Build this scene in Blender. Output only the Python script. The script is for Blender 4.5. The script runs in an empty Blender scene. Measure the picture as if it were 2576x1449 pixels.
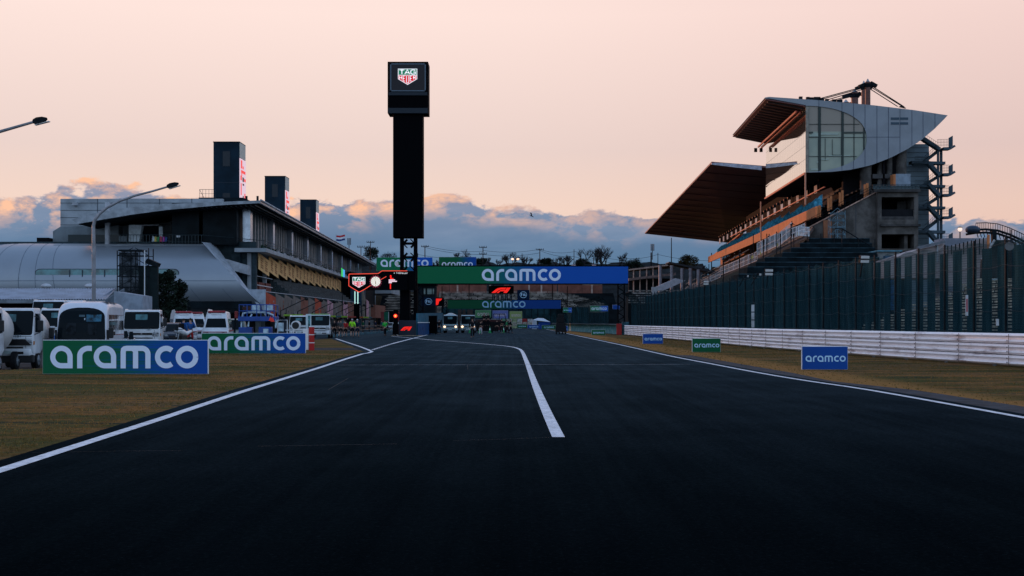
import bpy, bmesh, math, random
from mathutils import Vector, Matrix
random.seed(7)
SC = bpy.context.scene
COL = SC.collection
FPX, CU, CV, HC = 3578.0, 1288.0, 810.0, 1.5      # focal length, horizon and eye height, in units of a 2576 px wide frame

# ------------------------------------------------------------------ camera
cam_d = bpy.data.cameras.new('camera'); cam = bpy.data.objects.new('camera', cam_d); COL.objects.link(cam)
cam.location = (0, 0, HC); cam.rotation_euler = (math.radians(90), 0, 0)
cam_d.sensor_width = 36; cam_d.lens = 36 * FPX / 2576; cam_d.shift_y = (CV - 724.5) / 2576
cam_d.clip_start = 0.1; cam_d.clip_end = 20000
SC.camera = cam

# ------------------------------------------------------------------ view
SC.view_settings.view_transform = 'Standard'; SC.view_settings.look = 'None'
SC.view_settings.exposure = 0; SC.view_settings.gamma = 1
SC.render.engine = 'CYCLES'
SC.cycles.max_bounces = 6; SC.cycles.transparent_max_bounces = 12
SC.cycles.sample_clamp_indirect = 4

# ------------------------------------------------------------------ node helpers
class NG:
    def __init__(s, nt): s.nt = nt; s.n = nt.nodes; s.l = nt.links
    def inp(s, sock, v):
        if v is None: return
        if hasattr(v, 'is_linked') or hasattr(v, 'links'): s.l.new(v, sock)
        else:
            try: sock.default_value = v
            except Exception: sock.default_value = (v, v, v)
    def m(s, op, a, b=None, c=None, clamp=False):
        n = s.n.new('ShaderNodeMath'); n.operation = op; n.use_clamp = clamp
        s.inp(n.inputs[0], a); s.inp(n.inputs[1], b); s.inp(n.inputs[2], c); return n.outputs[0]
    def sm(s, x, a, b):
        n = s.n.new('ShaderNodeMapRange'); n.interpolation_type = 'SMOOTHSTEP'
        s.inp(n.inputs[0], x); n.inputs[1].default_value = a; n.inputs[2].default_value = b; return n.outputs[0]
    def xyz(s, v):
        n = s.n.new('ShaderNodeSeparateXYZ'); s.l.new(v, n.inputs[0]); return n.outputs
    def comb(s, x, y, z):
        n = s.n.new('ShaderNodeCombineXYZ'); s.inp(n.inputs[0], x); s.inp(n.inputs[1], y); s.inp(n.inputs[2], z); return n.outputs[0]
    def noise(s, v, scale, detail=4, rough=.55, dist=0):
        n = s.n.new('ShaderNodeTexNoise'); s.inp(n.inputs['Vector'], v)
        n.inputs['Scale'].default_value = scale; n.inputs['Detail'].default_value = detail
        n.inputs['Roughness'].default_value = rough; n.inputs['Distortion'].default_value = dist; return n.outputs[0]
    def mix(s, f, a, b, mode='MIX'):
        n = s.n.new('ShaderNodeMix'); n.data_type = 'RGBA'; n.blend_type = mode
        s.inp(n.inputs[0], f); s.inp(n.inputs[6], c4(a) if isinstance(a, tuple) else a); s.inp(n.inputs[7], c4(b) if isinstance(b, tuple) else b); return n.outputs[2]
    def ramp(s, x, stops, mode='LINEAR'):
        n = s.n.new('ShaderNodeValToRGB'); s.inp(n.inputs[0], x); e = n.color_ramp.elements; n.color_ramp.interpolation = mode
        while len(e) > 1: e.remove(e[0])
        e[0].position = stops[0][0]; e[0].color = c4(stops[0][1])
        for p, c in stops[1:]:
            k = e.new(p); k.color = c4(c)
        return n.outputs[0]
    def vmul(s, v, t):
        n = s.n.new('ShaderNodeVectorMath'); n.operation = 'MULTIPLY'; s.l.new(v, n.inputs[0]); n.inputs[1].default_value = t; return n.outputs[0]
def c4(c): return (c[0], c[1], c[2], 1)

# ------------------------------------------------------------------ sky
SUN_DIR = Vector((-0.62, 0.78, 0.055)).normalized()
W = bpy.data.worlds.new('World'); SC.world = W; W.use_nodes = True
g = NG(W.node_tree); g.n.clear()
tc = g.n.new('ShaderNodeTexCoord').outputs['Generated']
x, y, z = g.xyz(tc)
az = g.m('ARCTAN2', x, y)                                        # 0 straight down the track, positive to the right
el = g.m('DIVIDE', z, g.m('MAXIMUM', g.m('SQRT', g.m('ADD', g.m('MULTIPLY', x, x), g.m('MULTIPLY', y, y))), .05))
clear = g.ramp(g.m('MULTIPLY', el, 2.0), [(0, (.93, .62, .48)), (.16, (.915, .68, .57)), (.24, (.84, .66, .605)), (.43, (1.0, .785, .72)), (.55, (.98, .765, .705)), (.8, (.66, .52, .60)), (1, (.40, .42, .62))])
clear = g.mix(g.sm(az, -.1, .42), clear, g.mix(1.0, clear, (.90, .85, .86), 'MULTIPLY'))
sky = g.n.new('ShaderNodeTexSky'); sky.sky_type = 'NISHITA'; sky.sun_disc = False
sky.sun_elevation = math.asin(SUN_DIR.z); sky.sun_rotation = math.atan2(SUN_DIR.x, SUN_DIR.y)
sky.dust_density = 2.0; sky.ozone_density = 3.0
nish = g.mix(1.0, sky.outputs[0], (.09, .09, .09), 'MULTIPLY')
back = g.ramp(g.m('MULTIPLY', el, .8), [(0, (.64, .82, 1.08)), (.35, (.54, .72, 1.00)), (1, (.26, .38, .60))])
back = g.mix(1.0, back, nish, 'ADD')
front = g.sm(g.m('ADD', g.m('MULTIPLY', y, .9), g.m('MULTIPLY', x, -.60)), .14, .75)
front = g.m('MULTIPLY', front, g.m('SUBTRACT', 1, g.sm(el, .42, 1.0)))
front = g.m('MAXIMUM', front, g.m('MULTIPLY', g.sm(y, .5, .85), g.m('SUBTRACT', 1, g.sm(el, .42, .9))))
base = g.mix(front, back, clear)
# cloud bank low over the horizon
cv = g.comb(g.m('MULTIPLY', az, 1.0), g.m('MULTIPLY', el, 1.9), 0.37)
big = g.noise(cv, 7.0, 2, .5)
fine = g.noise(cv, 30.0, 8, .58, .2)
edge = g.m('ADD', g.m('MULTIPLY', g.m('SUBTRACT', big, .5), .035), g.m('SUBTRACT', .087, g.m('MULTIPLY', g.sm(az, -.08, .30), .020)))
edge = g.m('ADD', edge, g.m('MULTIPLY', g.m('SUBTRACT', fine, .5), .040))
depth = g.m('SUBTRACT', edge, el)                                 # > 0 inside the cloud
dens = g.sm(depth, -.0008, .0026)
off = g.n.new('ShaderNodeVectorMath'); off.operation = 'ADD'; g.l.new(cv, off.inputs[0]); off.inputs[1].default_value = (-.010, .014, 0)
fine2 = g.noise(off.outputs[0], 30.0, 8, .58, .2)
lit = g.m('MULTIPLY', g.m('SUBTRACT', fine, fine2), 6.0)
litness = g.m('MULTIPLY', g.m('ADD', .40, lit), g.m('SUBTRACT', 1, g.sm(depth, .004, .026)), clamp=True)
litness = g.m('MULTIPLY', litness, g.m('SUBTRACT', 1.0, g.m('MULTIPLY', g.sm(az, -.14, .12), .60)))
body = g.ramp(g.m('MULTIPLY', el, 10), [(0, (.070, .185, .30)), (.30, (.090, .190, .31)), (.55, (.125, .212, .345)), (.75, (.205, .275, .405)), (.95, (.33, .325, .42))])
streak = g.noise(g.comb(g.m('MULTIPLY', az, .5), g.m('MULTIPLY', el, 2.6), 2.2), 16.0, 5, .6, .4)
body = g.mix(g.m('MULTIPLY', g.sm(streak, .40, .72), .50), body, g.mix(1.0, body, (1.75, 1.45, 1.3), 'MULTIPLY'))
body = g.mix(litness, body, (1.0, .57, .37))
veil = g.m('MULTIPLY', g.m('SUBTRACT', 1, g.sm(el, .0, .10)), .0)
cloudy = g.m('MULTIPLY', dens, g.sm(y, -.2, .2))
col = g.mix(cloudy, base, body)
low = g.mix(g.sm(el, -.02, .0), (.03, .04, .05), col)
bg = g.n.new('ShaderNodeBackground'); g.l.new(low, bg.inputs[0]); bg.inputs[1].default_value = 1.0
wo = g.n.new('ShaderNodeOutputWorld'); g.l.new(bg.outputs[0], wo.inputs[0])

# ------------------------------------------------------------------ sun, just about to set behind the left of the frame
sd = bpy.data.lights.new('sun', 'SUN'); sun = bpy.data.objects.new('sun', sd); COL.objects.link(sun)
sd.energy = 2.0; sd.angle = math.radians(.5); sd.color = (1.0, .42, .22)
sun.rotation_euler = SUN_DIR.to_track_quat('Z', 'Y').to_euler(); sun.location = (-60, 40, 40)

# ------------------------------------------------------------------ materials
MATS = {}
def mat(name, col, rough=.7, metal=0, var=.15, sc=1.5, bump=0, col2=None, emit=None, es=1.0, spec=None, stretch=(1, 1, 1), alpha=None, detail=5):
    if name in MATS: return MATS[name]
    m = bpy.data.materials.new(name); m.use_nodes = True; g = NG(m.node_tree); b = g.n['Principled BSDF']
    b.inputs['Roughness'].default_value = rough; b.inputs['Metallic'].default_value = metal
    if spec is None: spec = .12 if rough >= .7 else (.3 if not metal else .5)
    b.inputs['Specular IOR Level'].default_value = spec
    pos = g.n.new('ShaderNodeNewGeometry').outputs['Position']
    if var or col2 or bump:
        nz = g.noise(g.vmul(pos, stretch), sc, detail, .6)
        c2 = col2 or tuple(c * (1 - var * 1.6) for c in col); c1 = col if col2 else tuple(min(1, c * (1 + var)) for c in col)
        g.l.new(g.mix(g.sm(nz, .35, .65), c1, c2), b.inputs['Base Color'])
        if bump:
            bp = g.n.new('ShaderNodeBump'); bp.inputs['Strength'].default_value = bump; bp.inputs['Distance'].default_value = .05
            g.l.new(g.noise(g.vmul(pos, stretch), sc * 6, 4), bp.inputs['Height']); g.l.new(bp.outputs[0], b.inputs['Normal'])
    else: b.inputs['Base Color'].default_value = c4(col)
    if emit: b.inputs['Emission Color'].default_value = c4(emit); b.inputs['Emission Strength'].default_value = es
    if alpha is not None: b.inputs['Alpha'].default_value = alpha
    MATS[name] = m; return m
def newmat(name):
    m = bpy.data.materials.new(name); m.use_nodes = True; g = NG(m.node_tree); MATS[name] = m
    return m, g, g.n['Principled BSDF']

# ------------------------------------------------------------------ geometry helpers
def PX(u, v, Y): return Vector(((u - CU) * Y / FPX, Y, HC + (CV - v) * Y / FPX))
def XA(u, Y): return (u - CU) * Y / FPX
def ZA(v, Y): return HC + (CV - v) * Y / FPX
def GP(u, v, z=0):
    Y = (HC - z) * FPX / (v - CV); return Vector(((u - CU) * Y / FPX, Y, z))

class MB:
    def __init__(s): s.v = []; s.f = []; s.M = None
    def add(s, vs, fs):
        o = len(s.v); s.v += [tuple(s.M @ Vector(p)) if s.M else tuple(p) for p in vs]; s.f += [tuple(i + o for i in f) for f in fs]; return s
    def poly(s, pts): return s.add(pts, [tuple(range(len(pts)))])
    def box(s, x0, x1, y0, y1, z0, z1):
        return s.add([(x0, y0, z0), (x1, y0, z0), (x1, y1, z0), (x0, y1, z0), (x0, y0, z1), (x1, y0, z1), (x1, y1, z1), (x0, y1, z1)],
                     [(0, 3, 2, 1), (4, 5, 6, 7), (0, 1, 5, 4), (1, 2, 6, 5), (2, 3, 7, 6), (3, 0, 4, 7)])
    def cb(s, c, d): return s.box(c[0] - d[0] / 2, c[0] + d[0] / 2, c[1] - d[1] / 2, c[1] + d[1] / 2, c[2] - d[2] / 2, c[2] + d[2] / 2)
    def beam(s, p, q, w, h=None, up=(0, 0, 1)):
        p = Vector(p); q = Vector(q); h = h or w; d = (q - p).normalized(); u = Vector(up)
        if abs(d.dot(u)) > .98: u = Vector((0, 1, 0))
        a = d.cross(u).normalized(); b = a.cross(d)
        vs = [e + a * i * w / 2 + b * j * h / 2 for e in (p, q) for i, j in ((-1, -1), (1, -1), (1, 1), (-1, 1))]
        return s.add(vs, [(0, 1, 2, 3), (7, 6, 5, 4), (0, 4, 5, 1), (1, 5, 6, 2), (2, 6, 7, 3), (3, 7, 4, 0)])
    def prism(s, pts, d):                      # closed polygon (3-D, planar) pushed along vector d
        n = len(pts); d = Vector(d); a = [Vector(p) for p in pts]
        return s.add(a + [p + d for p in a], [tuple(range(n)), tuple(range(2 * n - 1, n - 1, -1))] + [(i, i + n, (i + 1) % n + n, (i + 1) % n) for i in range(n)])
    def tube(s, path, r, n=8, cap=True):
        path = [Vector(p) for p in path]; rs = r if isinstance(r, (list, tuple)) else [r] * len(path)
        vs = []; fs = []; pa = None
        for i, p in enumerate(path):
            d = (path[min(i + 1, len(path) - 1)] - path[max(i - 1, 0)]).normalized()
            if pa is None:
                u = Vector((0, 0, 1)) if abs(d.z) < .9 else Vector((0, 1, 0)); a = d.cross(u).normalized()
            else: a = (pa - d * pa.dot(d)).normalized()
            pa = a; b = a.cross(d)
            for k in range(n):
                t = 2 * math.pi * k / n; vs.append(p + (a * math.cos(t) + b * math.sin(t)) * rs[i])
        for i in range(len(path) - 1):
            for k in range(n): fs.append((i * n + k, i * n + (k + 1) % n, (i + 1) * n + (k + 1) % n, (i + 1) * n + k))
        if cap: fs.append(tuple(range(n - 1, -1, -1))); fs.append(tuple((len(path) - 1) * n + k for k in range(n)))
        return s.add(vs, fs)
    def cyl(s, p, q, r, r2=None, n=12): return s.tube([p, q], [r, r if r2 is None else r2], n)
    def grid(s, fn, nu, nv):
        vs = [fn(i / nu, j / nv) for i in range(nu + 1) for j in range(nv + 1)]
        return s.add(vs, [(i * (nv + 1) + j, (i + 1) * (nv + 1) + j, (i + 1) * (nv + 1) + j + 1, i * (nv + 1) + j + 1) for i in range(nu) for j in range(nv)])
    def ball(s, c, r, nu=12, nv=8):
        r = r if isinstance(r, (tuple, list)) else (r, r, r)
        return s.grid(lambda a, b: (c[0] + r[0] * math.cos(2 * math.pi * a) * math.sin(math.pi * b), c[1] + r[1] * math.sin(2 * math.pi * a) * math.sin(math.pi * b), c[2] - r[2] * math.cos(math.pi * b)), nu, nv)
    def extrude_path(s, prof, path, closed=False):   # prof: (offset sideways, z); path: ground points
        path = [Vector(p) for p in path]; vs = []; n = len(prof)
        for i, p in enumerate(path):
            d = (path[min(i + 1, len(path) - 1)] - path[max(i - 1, 0)]); d.z = 0; d.normalize(); a = Vector((d.y, -d.x, 0))
            vs += [p + a * o + Vector((0, 0, zz)) for o, zz in prof]
        m = n if closed else n - 1
        return s.add(vs, [(i * n + k, i * n + (k + 1) % n, (i + 1) * n + (k + 1) % n, (i + 1) * n + k) for i in range(len(path) - 1) for k in range(m)])
    def build(s, name, m, parent=None, smooth=False, world=False, bevel=0, seg=2, fix=True):
        me = bpy.data.meshes.new(name)
        vs = s.v
        if world and parent:
            L = Vector((0, 0, 0)); pp = parent
            while pp: L = L + pp.location; pp = pp.parent
            vs = [(a - L.x, b - L.y, c - L.z) for a, b, c in vs]
        me.from_pydata(vs, [], s.f)
        if fix or bevel:
            bm = bmesh.new(); bm.from_mesh(me)
            if bevel:
                bmesh.ops.remove_doubles(bm, verts=bm.verts, dist=1e-5)
                es = [e for e in bm.edges if len(e.link_faces) == 2 and e.calc_face_angle(0) > .5]
                bmesh.ops.bevel(bm, geom=es, offset=bevel, segments=seg, affect='EDGES', profile=.5, clamp_overlap=True)
            bmesh.ops.recalc_face_normals(bm, faces=bm.faces); bm.to_mesh(me); bm.free()
        if smooth:
            for p in me.polygons: p.use_smooth = True
            if smooth != 2:
                try: me.set_sharp_from_angle(angle=math.radians(40))
                except Exception: pass
        me.materials.append(m)
        o = bpy.data.objects.new(name, me); COL.objects.link(o)
        if parent: o.parent = parent
        return o
def thing(name, label, cat, loc=(0, 0, 0), rz=0, group=None):
    o = bpy.data.objects.new(name, None); COL.objects.link(o); o.empty_display_size = .5
    o.location = loc; o.rotation_euler = (0, 0, rz); tag(o, label, cat, group); return o
def tag(o, label, cat, group=None):
    o['label'] = label; o['category'] = cat
    if group: o['group'] = group
    return o
def structure(o): o['kind'] = 'structure'; return o
def copy_tree(o, parent=None, loc=None, rz=None, label=None):
    c = o.copy(); COL.objects.link(c); c.parent = parent
    for ch in [k for k in bpy.data.objects if k.parent == o]: copy_tree(ch, c)
    if loc is not None: c.location = loc
    if rz is not None: c.rotation_euler = (0, 0, rz)
    if label: c['label'] = label
    return c

# ------------------------------------------------------------------ lettering
def stroke(mb, path, w, T, d=.012):            # ribbon of width w along a 2-D path, T maps (x, z) to 3-D, raised by d
    n = len(path); cl = path[0] == path[-1]; L = []; R = []
    for i, p in enumerate(path):
        a = path[(i - 1) % (n - 1)] if (cl and i in (0, n - 1)) else path[max(i - 1, 0)]
        if cl and i == 0: a = path[n - 2]
        b = path[1] if (cl and i == n - 1) else path[min(i + 1, n - 1)]
        d1 = Vector((p[0] - a[0], p[1] - a[1])); d2 = Vector((b[0] - p[0], b[1] - p[1]))
        if d1.length < 1e-9: d1 = d2
        if d2.length < 1e-9: d2 = d1
        d1.normalize(); d2.normalize(); t = (d1 + d2)
        if t.length < 1e-6: t = d1
        t.normalize(); k = min(1.5, 1 / max(.5, t.dot(d1))); nn = Vector((-t.y, t.x)) * w / 2 * k
        L.append((p[0] + nn.x, p[1] + nn.y)); R.append((p[0] - nn.x, p[1] - nn.y))
    vs = [T(*q) for q in L] + [T(*q) for q in R]
    mb.add(vs, [(i, i + 1, n + i + 1, n + i) for i in range(n - 1)])
def arc(cx, cy, r, a0, a1, n=14, ry=None):
    ry = ry or r
    return [(cx + r * math.cos(math.radians(a0 + (a1 - a0) * i / n)), cy + ry * math.sin(math.radians(a0 + (a1 - a0) * i / n))) for i in range(n + 1)]
def flatT(x0, y, z0, k, kx=None):              # lettering on a plane facing -Y
    kx = kx or k
    return lambda a, b: (x0 + a * kx, y, z0 + b * k)
def word_mark(mb, T, w=.46):
    # six rounded lowercase letters, x-height 2 units, whole word 13.1 units long
    r = 1 - w / 2; T2 = lambda a, b: tuple(Vector(T(a, b)) + Vector((0, -.004, 0)))
    def A(x): stroke(mb, [(x + r, 0)] + arc(x, 0, r, 4, 266, 26) + [(x, -r), (x + r, -r), (x + r, 0)], w, T)
    A(.97); x = 2.60; stroke(mb, [(x, -1), (x, .10)] + arc(x + .78, .10, .78, 176, 96, 9, ry=r - .10) + [(x + 1.08, r - .01)], w, T); A(4.84)
    x = 6.46; stroke(mb, [(x, -1), (x, r - .32), (x + .03, r - .12), (x + .14, r - .03), (x + .32, r), (x + .72, r)] + arc(x + .72, r - .38, .38, 84, 0, 6) + [(x + 1.10, -1)], w, T)
    stroke(mb, [(x + .85, r), (x + 1.68, r)] + arc(x + 1.68, r - .52, .52, 84, 0, 8) + [(x + 2.20, -1)], w, T2)
    stroke(mb, arc(10.28, 0, r, 50, 310, 24), w, T); stroke(mb, arc(12.12, 0, r, 0, 360, 30), w, T)
WORD_L = 13.12
GLYPH = {
 'T': [[(0, 1), (1, 1)], [(.5, 1), (.5, 0)]], 'A': [[(0, 0), (.5, 1.05), (1, 0)], [(.2, .33), (.8, .33)]],
 'G': [[(.95, .82), (.75, 1), (.3, 1), (.04, .8), (0, .5), (.04, .2), (.3, 0), (.75, 0), (.96, .12), (.96, .48), (.55, .48)]],
 'H': [[(0, 0), (0, 1)], [(1, 0), (1, 1)], [(0, .5), (1, .5)]], 'E': [[(.9, 1), (0, 1), (0, 0), (.9, 0)], [(0, .5), (.75, .5)]],
 'U': [[(0, 1), (0, .2), (.2, 0), (.8, 0), (1, .2), (1, 1)]], 'R': [[(0, 0), (0, 1), (.8, 1), (1, .8), (.8, .5), (0, .5)], [(.5, .5), (1, 0)]],
 'F': [[(.9, 1), (0, 1), (0, 0)], [(0, .5), (.75, .5)]], 'I': [[(.5, 0), (.5, 1)]],
 '1': [[(.2, .8), (.55, 1), (.55, 0)]], '8': [arc(.5, .74, .36, 0, 360, 10, .26), arc(.5, .25, .42, 0, 360, 10, .25)], '7': [[(0, 1), (.95, 1), (.4, 0)]],
 'e': [[(.05, .32), (.9, .32), (.8, .6), (.5, .68), (.15, .58), (.04, .32), (.15, .05), (.5, 0), (.85, .08)]], 'u': [[(0, .65), (0, .15), (.25, 0), (.6, 0), (.85, .18), (.85, .65)], [(.85, .65), (.85, 0)]],
 'r': [[(0, 0), (0, .65)], [(0, .4), (.3, .65), (.65, .62)]], 'L': [[(0, 1), (0, 0), (.9, 0)]], 'S': [[(.92, .85), (.6, 1), (.25, 1), (.05, .78), (.2, .55), (.8, .45), (.95, .22), (.75, 0), (.3, 0), (.04, .15)]],
}
def write(mb, txt, x, z, cw, ch, gap, w, T):
    for c in txt:
        for st in GLYPH.get(c, []): stroke(mb, [(x + a * cw, z + b * ch) for a, b in st], w, T)
        x += cw + gap
def f_logo(mb, T):      # slanted one-stroke racing mark, unit box
    mb.poly([T(*p) for p in [(0, 0), (.21, .62), (.27, .78), (.37, .93), (.5, 1), (.78, 1), (.70, .66), (.52, .66), (.44, .60), (.38, .5), (.20, 0)]])
    mb.poly([T(*p) for p in [(.27, .04), (.43, .46), (.50, .58), (.72, .60), (.67, .32), (.45, .30), (.38, .0), (.27, .0)]])
    mb.poly([T(*p) for p in [(.80, 1), (1.0, 1), (.80, 0), (.62, 0)]])
# ================================================================== GROUND, TRACK
def ss(x, a, b):
    t = max(0, min(1, (x - a) / (b - a))); return t * t * (3 - 2 * t)
def gh(x, y): return -.45 * ss(-x, 14.6, 18) * ss(y, 42, 54) * (1 - ss(y, 78, 98))
m, g, b = newmat('dry_grass')
pos = g.n.new('ShaderNodeNewGeometry').outputs['Position']
n1 = g.noise(g.vmul(pos, (.35, .9, 1)), .55, 6, .72); n2 = g.noise(g.vmul(pos, (1, .5, 1)), 7, 4, .7); n3 = g.noise(g.vmul(pos, (.5, 1.6, 1)), 1.9, 5, .65, .6)
c = g.mix(g.sm(n1, .42, .60), (.075, .050, .004), (.25, .100, .022))
c = g.mix(g.m('MULTIPLY', g.sm(n3, .48, .60), .85), c, (.036, .056, .007))
n5 = g.noise(g.vmul(pos, (.16, .5, 1)), .6, 5, .65, .8)
c = g.mix(g.m('MULTIPLY', g.sm(n5, .52, .62), .7), c, (.050, .060, .008)); c = g.mix(g.m('MULTIPLY', g.sm(n5, .48, .38), .5), c, (.21, .105, .042))
c = g.mix(g.sm(n2, .35, .7), c, g.mix(1.0, c, (.45, .45, .5), 'MULTIPLY'))
xx, yy, zz = g.xyz(pos)
near = g.m('MULTIPLY', g.sm(g.m('SUBTRACT', 1.6, g.m('ABSOLUTE', g.m('SUBTRACT', xx, 8.6))), 0, 1.2), .7)
nd = g.noise(g.vmul(pos, (.22, 1.1, 1)), .8, 4, .6, .5)
c = g.mix(g.m('MULTIPLY', g.sm(nd, .58, .66), .9), c, (.010, .018, .008))
c = g.mix(near, c, (.33, .145, .036))
g.l.new(c, b.inputs['Base Color']); b.inputs['Roughness'].default_value = .95; b.inputs['Specular IOR Level'].default_value = .1
bp = g.n.new('ShaderNodeBump'); bp.inputs['Strength'].default_value = .6; bp.inputs['Distance'].default_value = .06
g.l.new(g.noise(pos, 9, 5, .7), bp.inputs['Height']); g.l.new(bp.outputs[0], b.inputs['Normal'])
GRASS = m
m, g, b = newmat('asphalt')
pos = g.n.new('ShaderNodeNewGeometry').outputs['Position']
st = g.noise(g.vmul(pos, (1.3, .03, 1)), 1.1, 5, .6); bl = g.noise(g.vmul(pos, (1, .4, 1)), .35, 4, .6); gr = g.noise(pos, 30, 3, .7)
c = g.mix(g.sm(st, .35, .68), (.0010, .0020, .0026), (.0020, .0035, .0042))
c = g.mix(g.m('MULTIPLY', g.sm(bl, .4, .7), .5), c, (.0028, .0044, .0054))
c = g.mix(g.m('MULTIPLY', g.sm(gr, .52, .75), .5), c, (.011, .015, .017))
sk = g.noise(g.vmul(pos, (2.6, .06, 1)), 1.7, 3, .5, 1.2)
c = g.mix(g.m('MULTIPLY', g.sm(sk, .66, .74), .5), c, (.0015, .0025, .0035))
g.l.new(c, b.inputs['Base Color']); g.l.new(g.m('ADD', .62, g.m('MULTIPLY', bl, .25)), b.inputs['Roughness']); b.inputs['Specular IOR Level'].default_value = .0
bp = g.n.new('ShaderNodeBump'); bp.inputs['Strength'].default_value = .35; bp.inputs['Distance'].default_value = .01
g.l.new(gr, bp.inputs['Height']); g.l.new(bp.outputs[0], b.inputs['Normal'])
gl = g.n.new('ShaderNodeBsdfGlossy'); gl.inputs['Roughness'].default_value = .45; gl.inputs['Color'].default_value = (.36, .61, .80, 1)
lw = g.n.new('ShaderNodeLayerWeight'); lw.inputs[0].default_value = .5
ms = g.n.new('ShaderNodeMixShader'); s2 = g.noise(g.vmul(pos, (2.2, .018, 1)), 1.6, 6, .68); s3 = g.noise(g.vmul(pos, (1, .5, 1)), .5, 5, .65); s4 = g.noise(pos, 16, 4, .75)
fac = g.m('MULTIPLY', g.m('POWER', lw.outputs['Facing'], 20), .105)
fac = g.m('MULTIPLY', fac, g.m('ADD', .62, g.m('ADD', g.m('MULTIPLY', g.sm(s2, .36, .66), .28), g.m('MULTIPLY', g.sm(s3, .35, .7), .45))))
fac = g.m('MULTIPLY', fac, g.m('ADD', .7, g.m('MULTIPLY', g.sm(s4, .4, .65), .6)))
g.l.new(fac, ms.inputs[0]); g.l.new(b.outputs[0], ms.inputs[1]); g.l.new(gl.outputs[0], ms.inputs[2])
g.l.new(ms.outputs[0], g.n['Material Output'].inputs[0])
ASPH = m
PADDOCK = mat('paddock_asphalt', (.022, .027, .032), .9, var=.3, sc=.6, spec=.1)
APRON = mat('apron_concrete', (.030, .036, .045), .85, var=.35, sc=2.2, spec=.15)
m, g, b = newmat('line_paint')
pos = g.n.new('ShaderNodeNewGeometry').outputs['Position']
nz = g.noise(pos, 6, 5, .7)
nz2 = g.noise(g.vmul(pos, (5, 1, 1)), 2.2, 4, .7); pc = g.mix(g.sm(nz, .36, .70), (.82, .80, .84), (.40, .41, .44)); pc = g.mix(g.m('MULTIPLY', g.sm(nz2, .58, .72), .6), pc, (.16, .17, .19))
g.l.new(pc, b.inputs['Base Color']); b.inputs['Roughness'].default_value = .7
PAINT = m
m, g, b = newmat('worn_paint')
pos = g.n.new('ShaderNodeNewGeometry').outputs['Position']
nz = g.noise(g.vmul(pos, (1, 1, 1)), 3.5, 5, .75)
g.l.new(g.mix(g.sm(nz, .42, .62), (.34, .37, .40), (.06, .07, .08)), b.inputs['Base Color']); b.inputs['Roughness'].default_value = .8
WORN = m

xs = [-4000, -900, -300, -120] + [-60 + 1.5 * i for i in range(34)] + [-9, 0, 9, 30, 120, 400, 1200, 4000]
ys = [-60, 0, 20] + [36 + 1.5 * i for i in range(44)] + [104, 130, 300, 700, 2000, 9000]
mb = MB(); mb.add([(a, c, gh(a, c)) for a in xs for c in ys], [(i * len(ys) + j, (i + 1) * len(ys) + j, (i + 1) * len(ys) + j + 1, i * len(ys) + j + 1) for i in range(len(xs) - 1) for j in range(len(ys) - 1)])
o = structure(mb.build('ground', GRASS)); o['label'] = 'dry brown and olive grass verge on both sides of the track'

# bank added out of frame at left, blocking the low sun from fence and guardrail
mb = MB()
def bank(a, c):
    X_ = -330 + 165 * a; Y_ = 60 + 372 * c; k = math.sin(math.pi * min(1, max(0, a))) ** .7 * ss(c, 0, .35) * ss(1 - c, 0, .12)
    return (X_, Y_, -.2 + 26 * k + 1.5 * math.sin(X_ * .05 + Y_ * .03) * k)
mb.grid(bank, 20, 40); o = structure(mb.build('hill', GRASS, smooth=2)); o['label'] = 'unseen grassy bank added at the left to block the low sun'

def sheet(name, pts, z, m, label=None):
    o = structure(MB().poly([(p[0], p[1], z) for p in pts]).build(name, m, fix=False))
    if label: o['label'] = label
    return o
# the track: right edge x = 7.1 running straight away, left edge opening into the pit exit
LEFT = [(0, 1185), (200, 1120.5), (400, 1056), (600, 989), (800, 926.5), (870, 903.5), (912, 890.5)]
LG = [GP(u, v) for u, v in LEFT]
RIGHT = [(8.6, -20), (8.1, 12), (8.0, 22.2), (7.85, 31.2), (7.5, 36), (7.25, 42), (7.1, 52), (6.95, 64), (7.1, 96), (7.1, 179), (7.1, 420)]
LG_ = [Vector((-4.9, -20, 0)), Vector((-5.0, 5, 0))] + LG
pitL = [GP(*p) for p in [(936, 884.5), (905, 872), (845, 852)]]
T_ = [(p[0] + .35, p[1]) for p in RIGHT] + [(-28.5, 420), (-28.5, 128)] + [(p.x - .45, p.y) for p in pitL[::-1]] + [(p.x - .35, p.y) for p in LG_[::-1]]
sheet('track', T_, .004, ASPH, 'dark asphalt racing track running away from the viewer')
sheet('paddock', [(-60, 47), (-17.2, 47), (-14, 55), (-12.2, 72), (-10.9, 77.5), (-10.9, 84), (-13.3, 88), (-15.7, 104), (-16.5, 118), (-17.6, 128), (-60, 128)][::-1], -.44, PADDOCK) if False else None
mb = MB(); gx = [-60 + 1.5 * i for i in range(31)]; gy = [46.5 + 1.5 * i for i in range(56)]
cells = [(i, j) for i in range(len(gx) - 1) for j in range(len(gy) - 1) if gx[i + 1] <= -15 + (0 if gy[j] < 76 else -1.2)]
for i, j in cells: mb.add([(a, c, gh(a, c) + .012) for a, c in ((gx[i], gy[j]), (gx[i + 1], gy[j]), (gx[i + 1], gy[j + 1]), (gx[i], gy[j + 1]))], [(0, 1, 2, 3)])
structure(mb.build('paddock', PADDOCK))
sheet('service_road', [(-15.2, 76.5), (-7.9, 75.2), (-8.3, 82.2), (-15.2, 83.2)], .003, PADDOCK)
sheet('pit_lane', [(-60, 129), (-17.4, 129), (-28.6, 420), (-60, 420)], .0035, PADDOCK)
sheet('apron', [(p[0] + .34, p[1]) for p in RIGHT[1:8]] + [(p[0] + 1.0 + .4 * math.sin(p[1] * .3), p[1]) for p in RIGHT[1:8]][::-1], .003, APRON)
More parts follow.
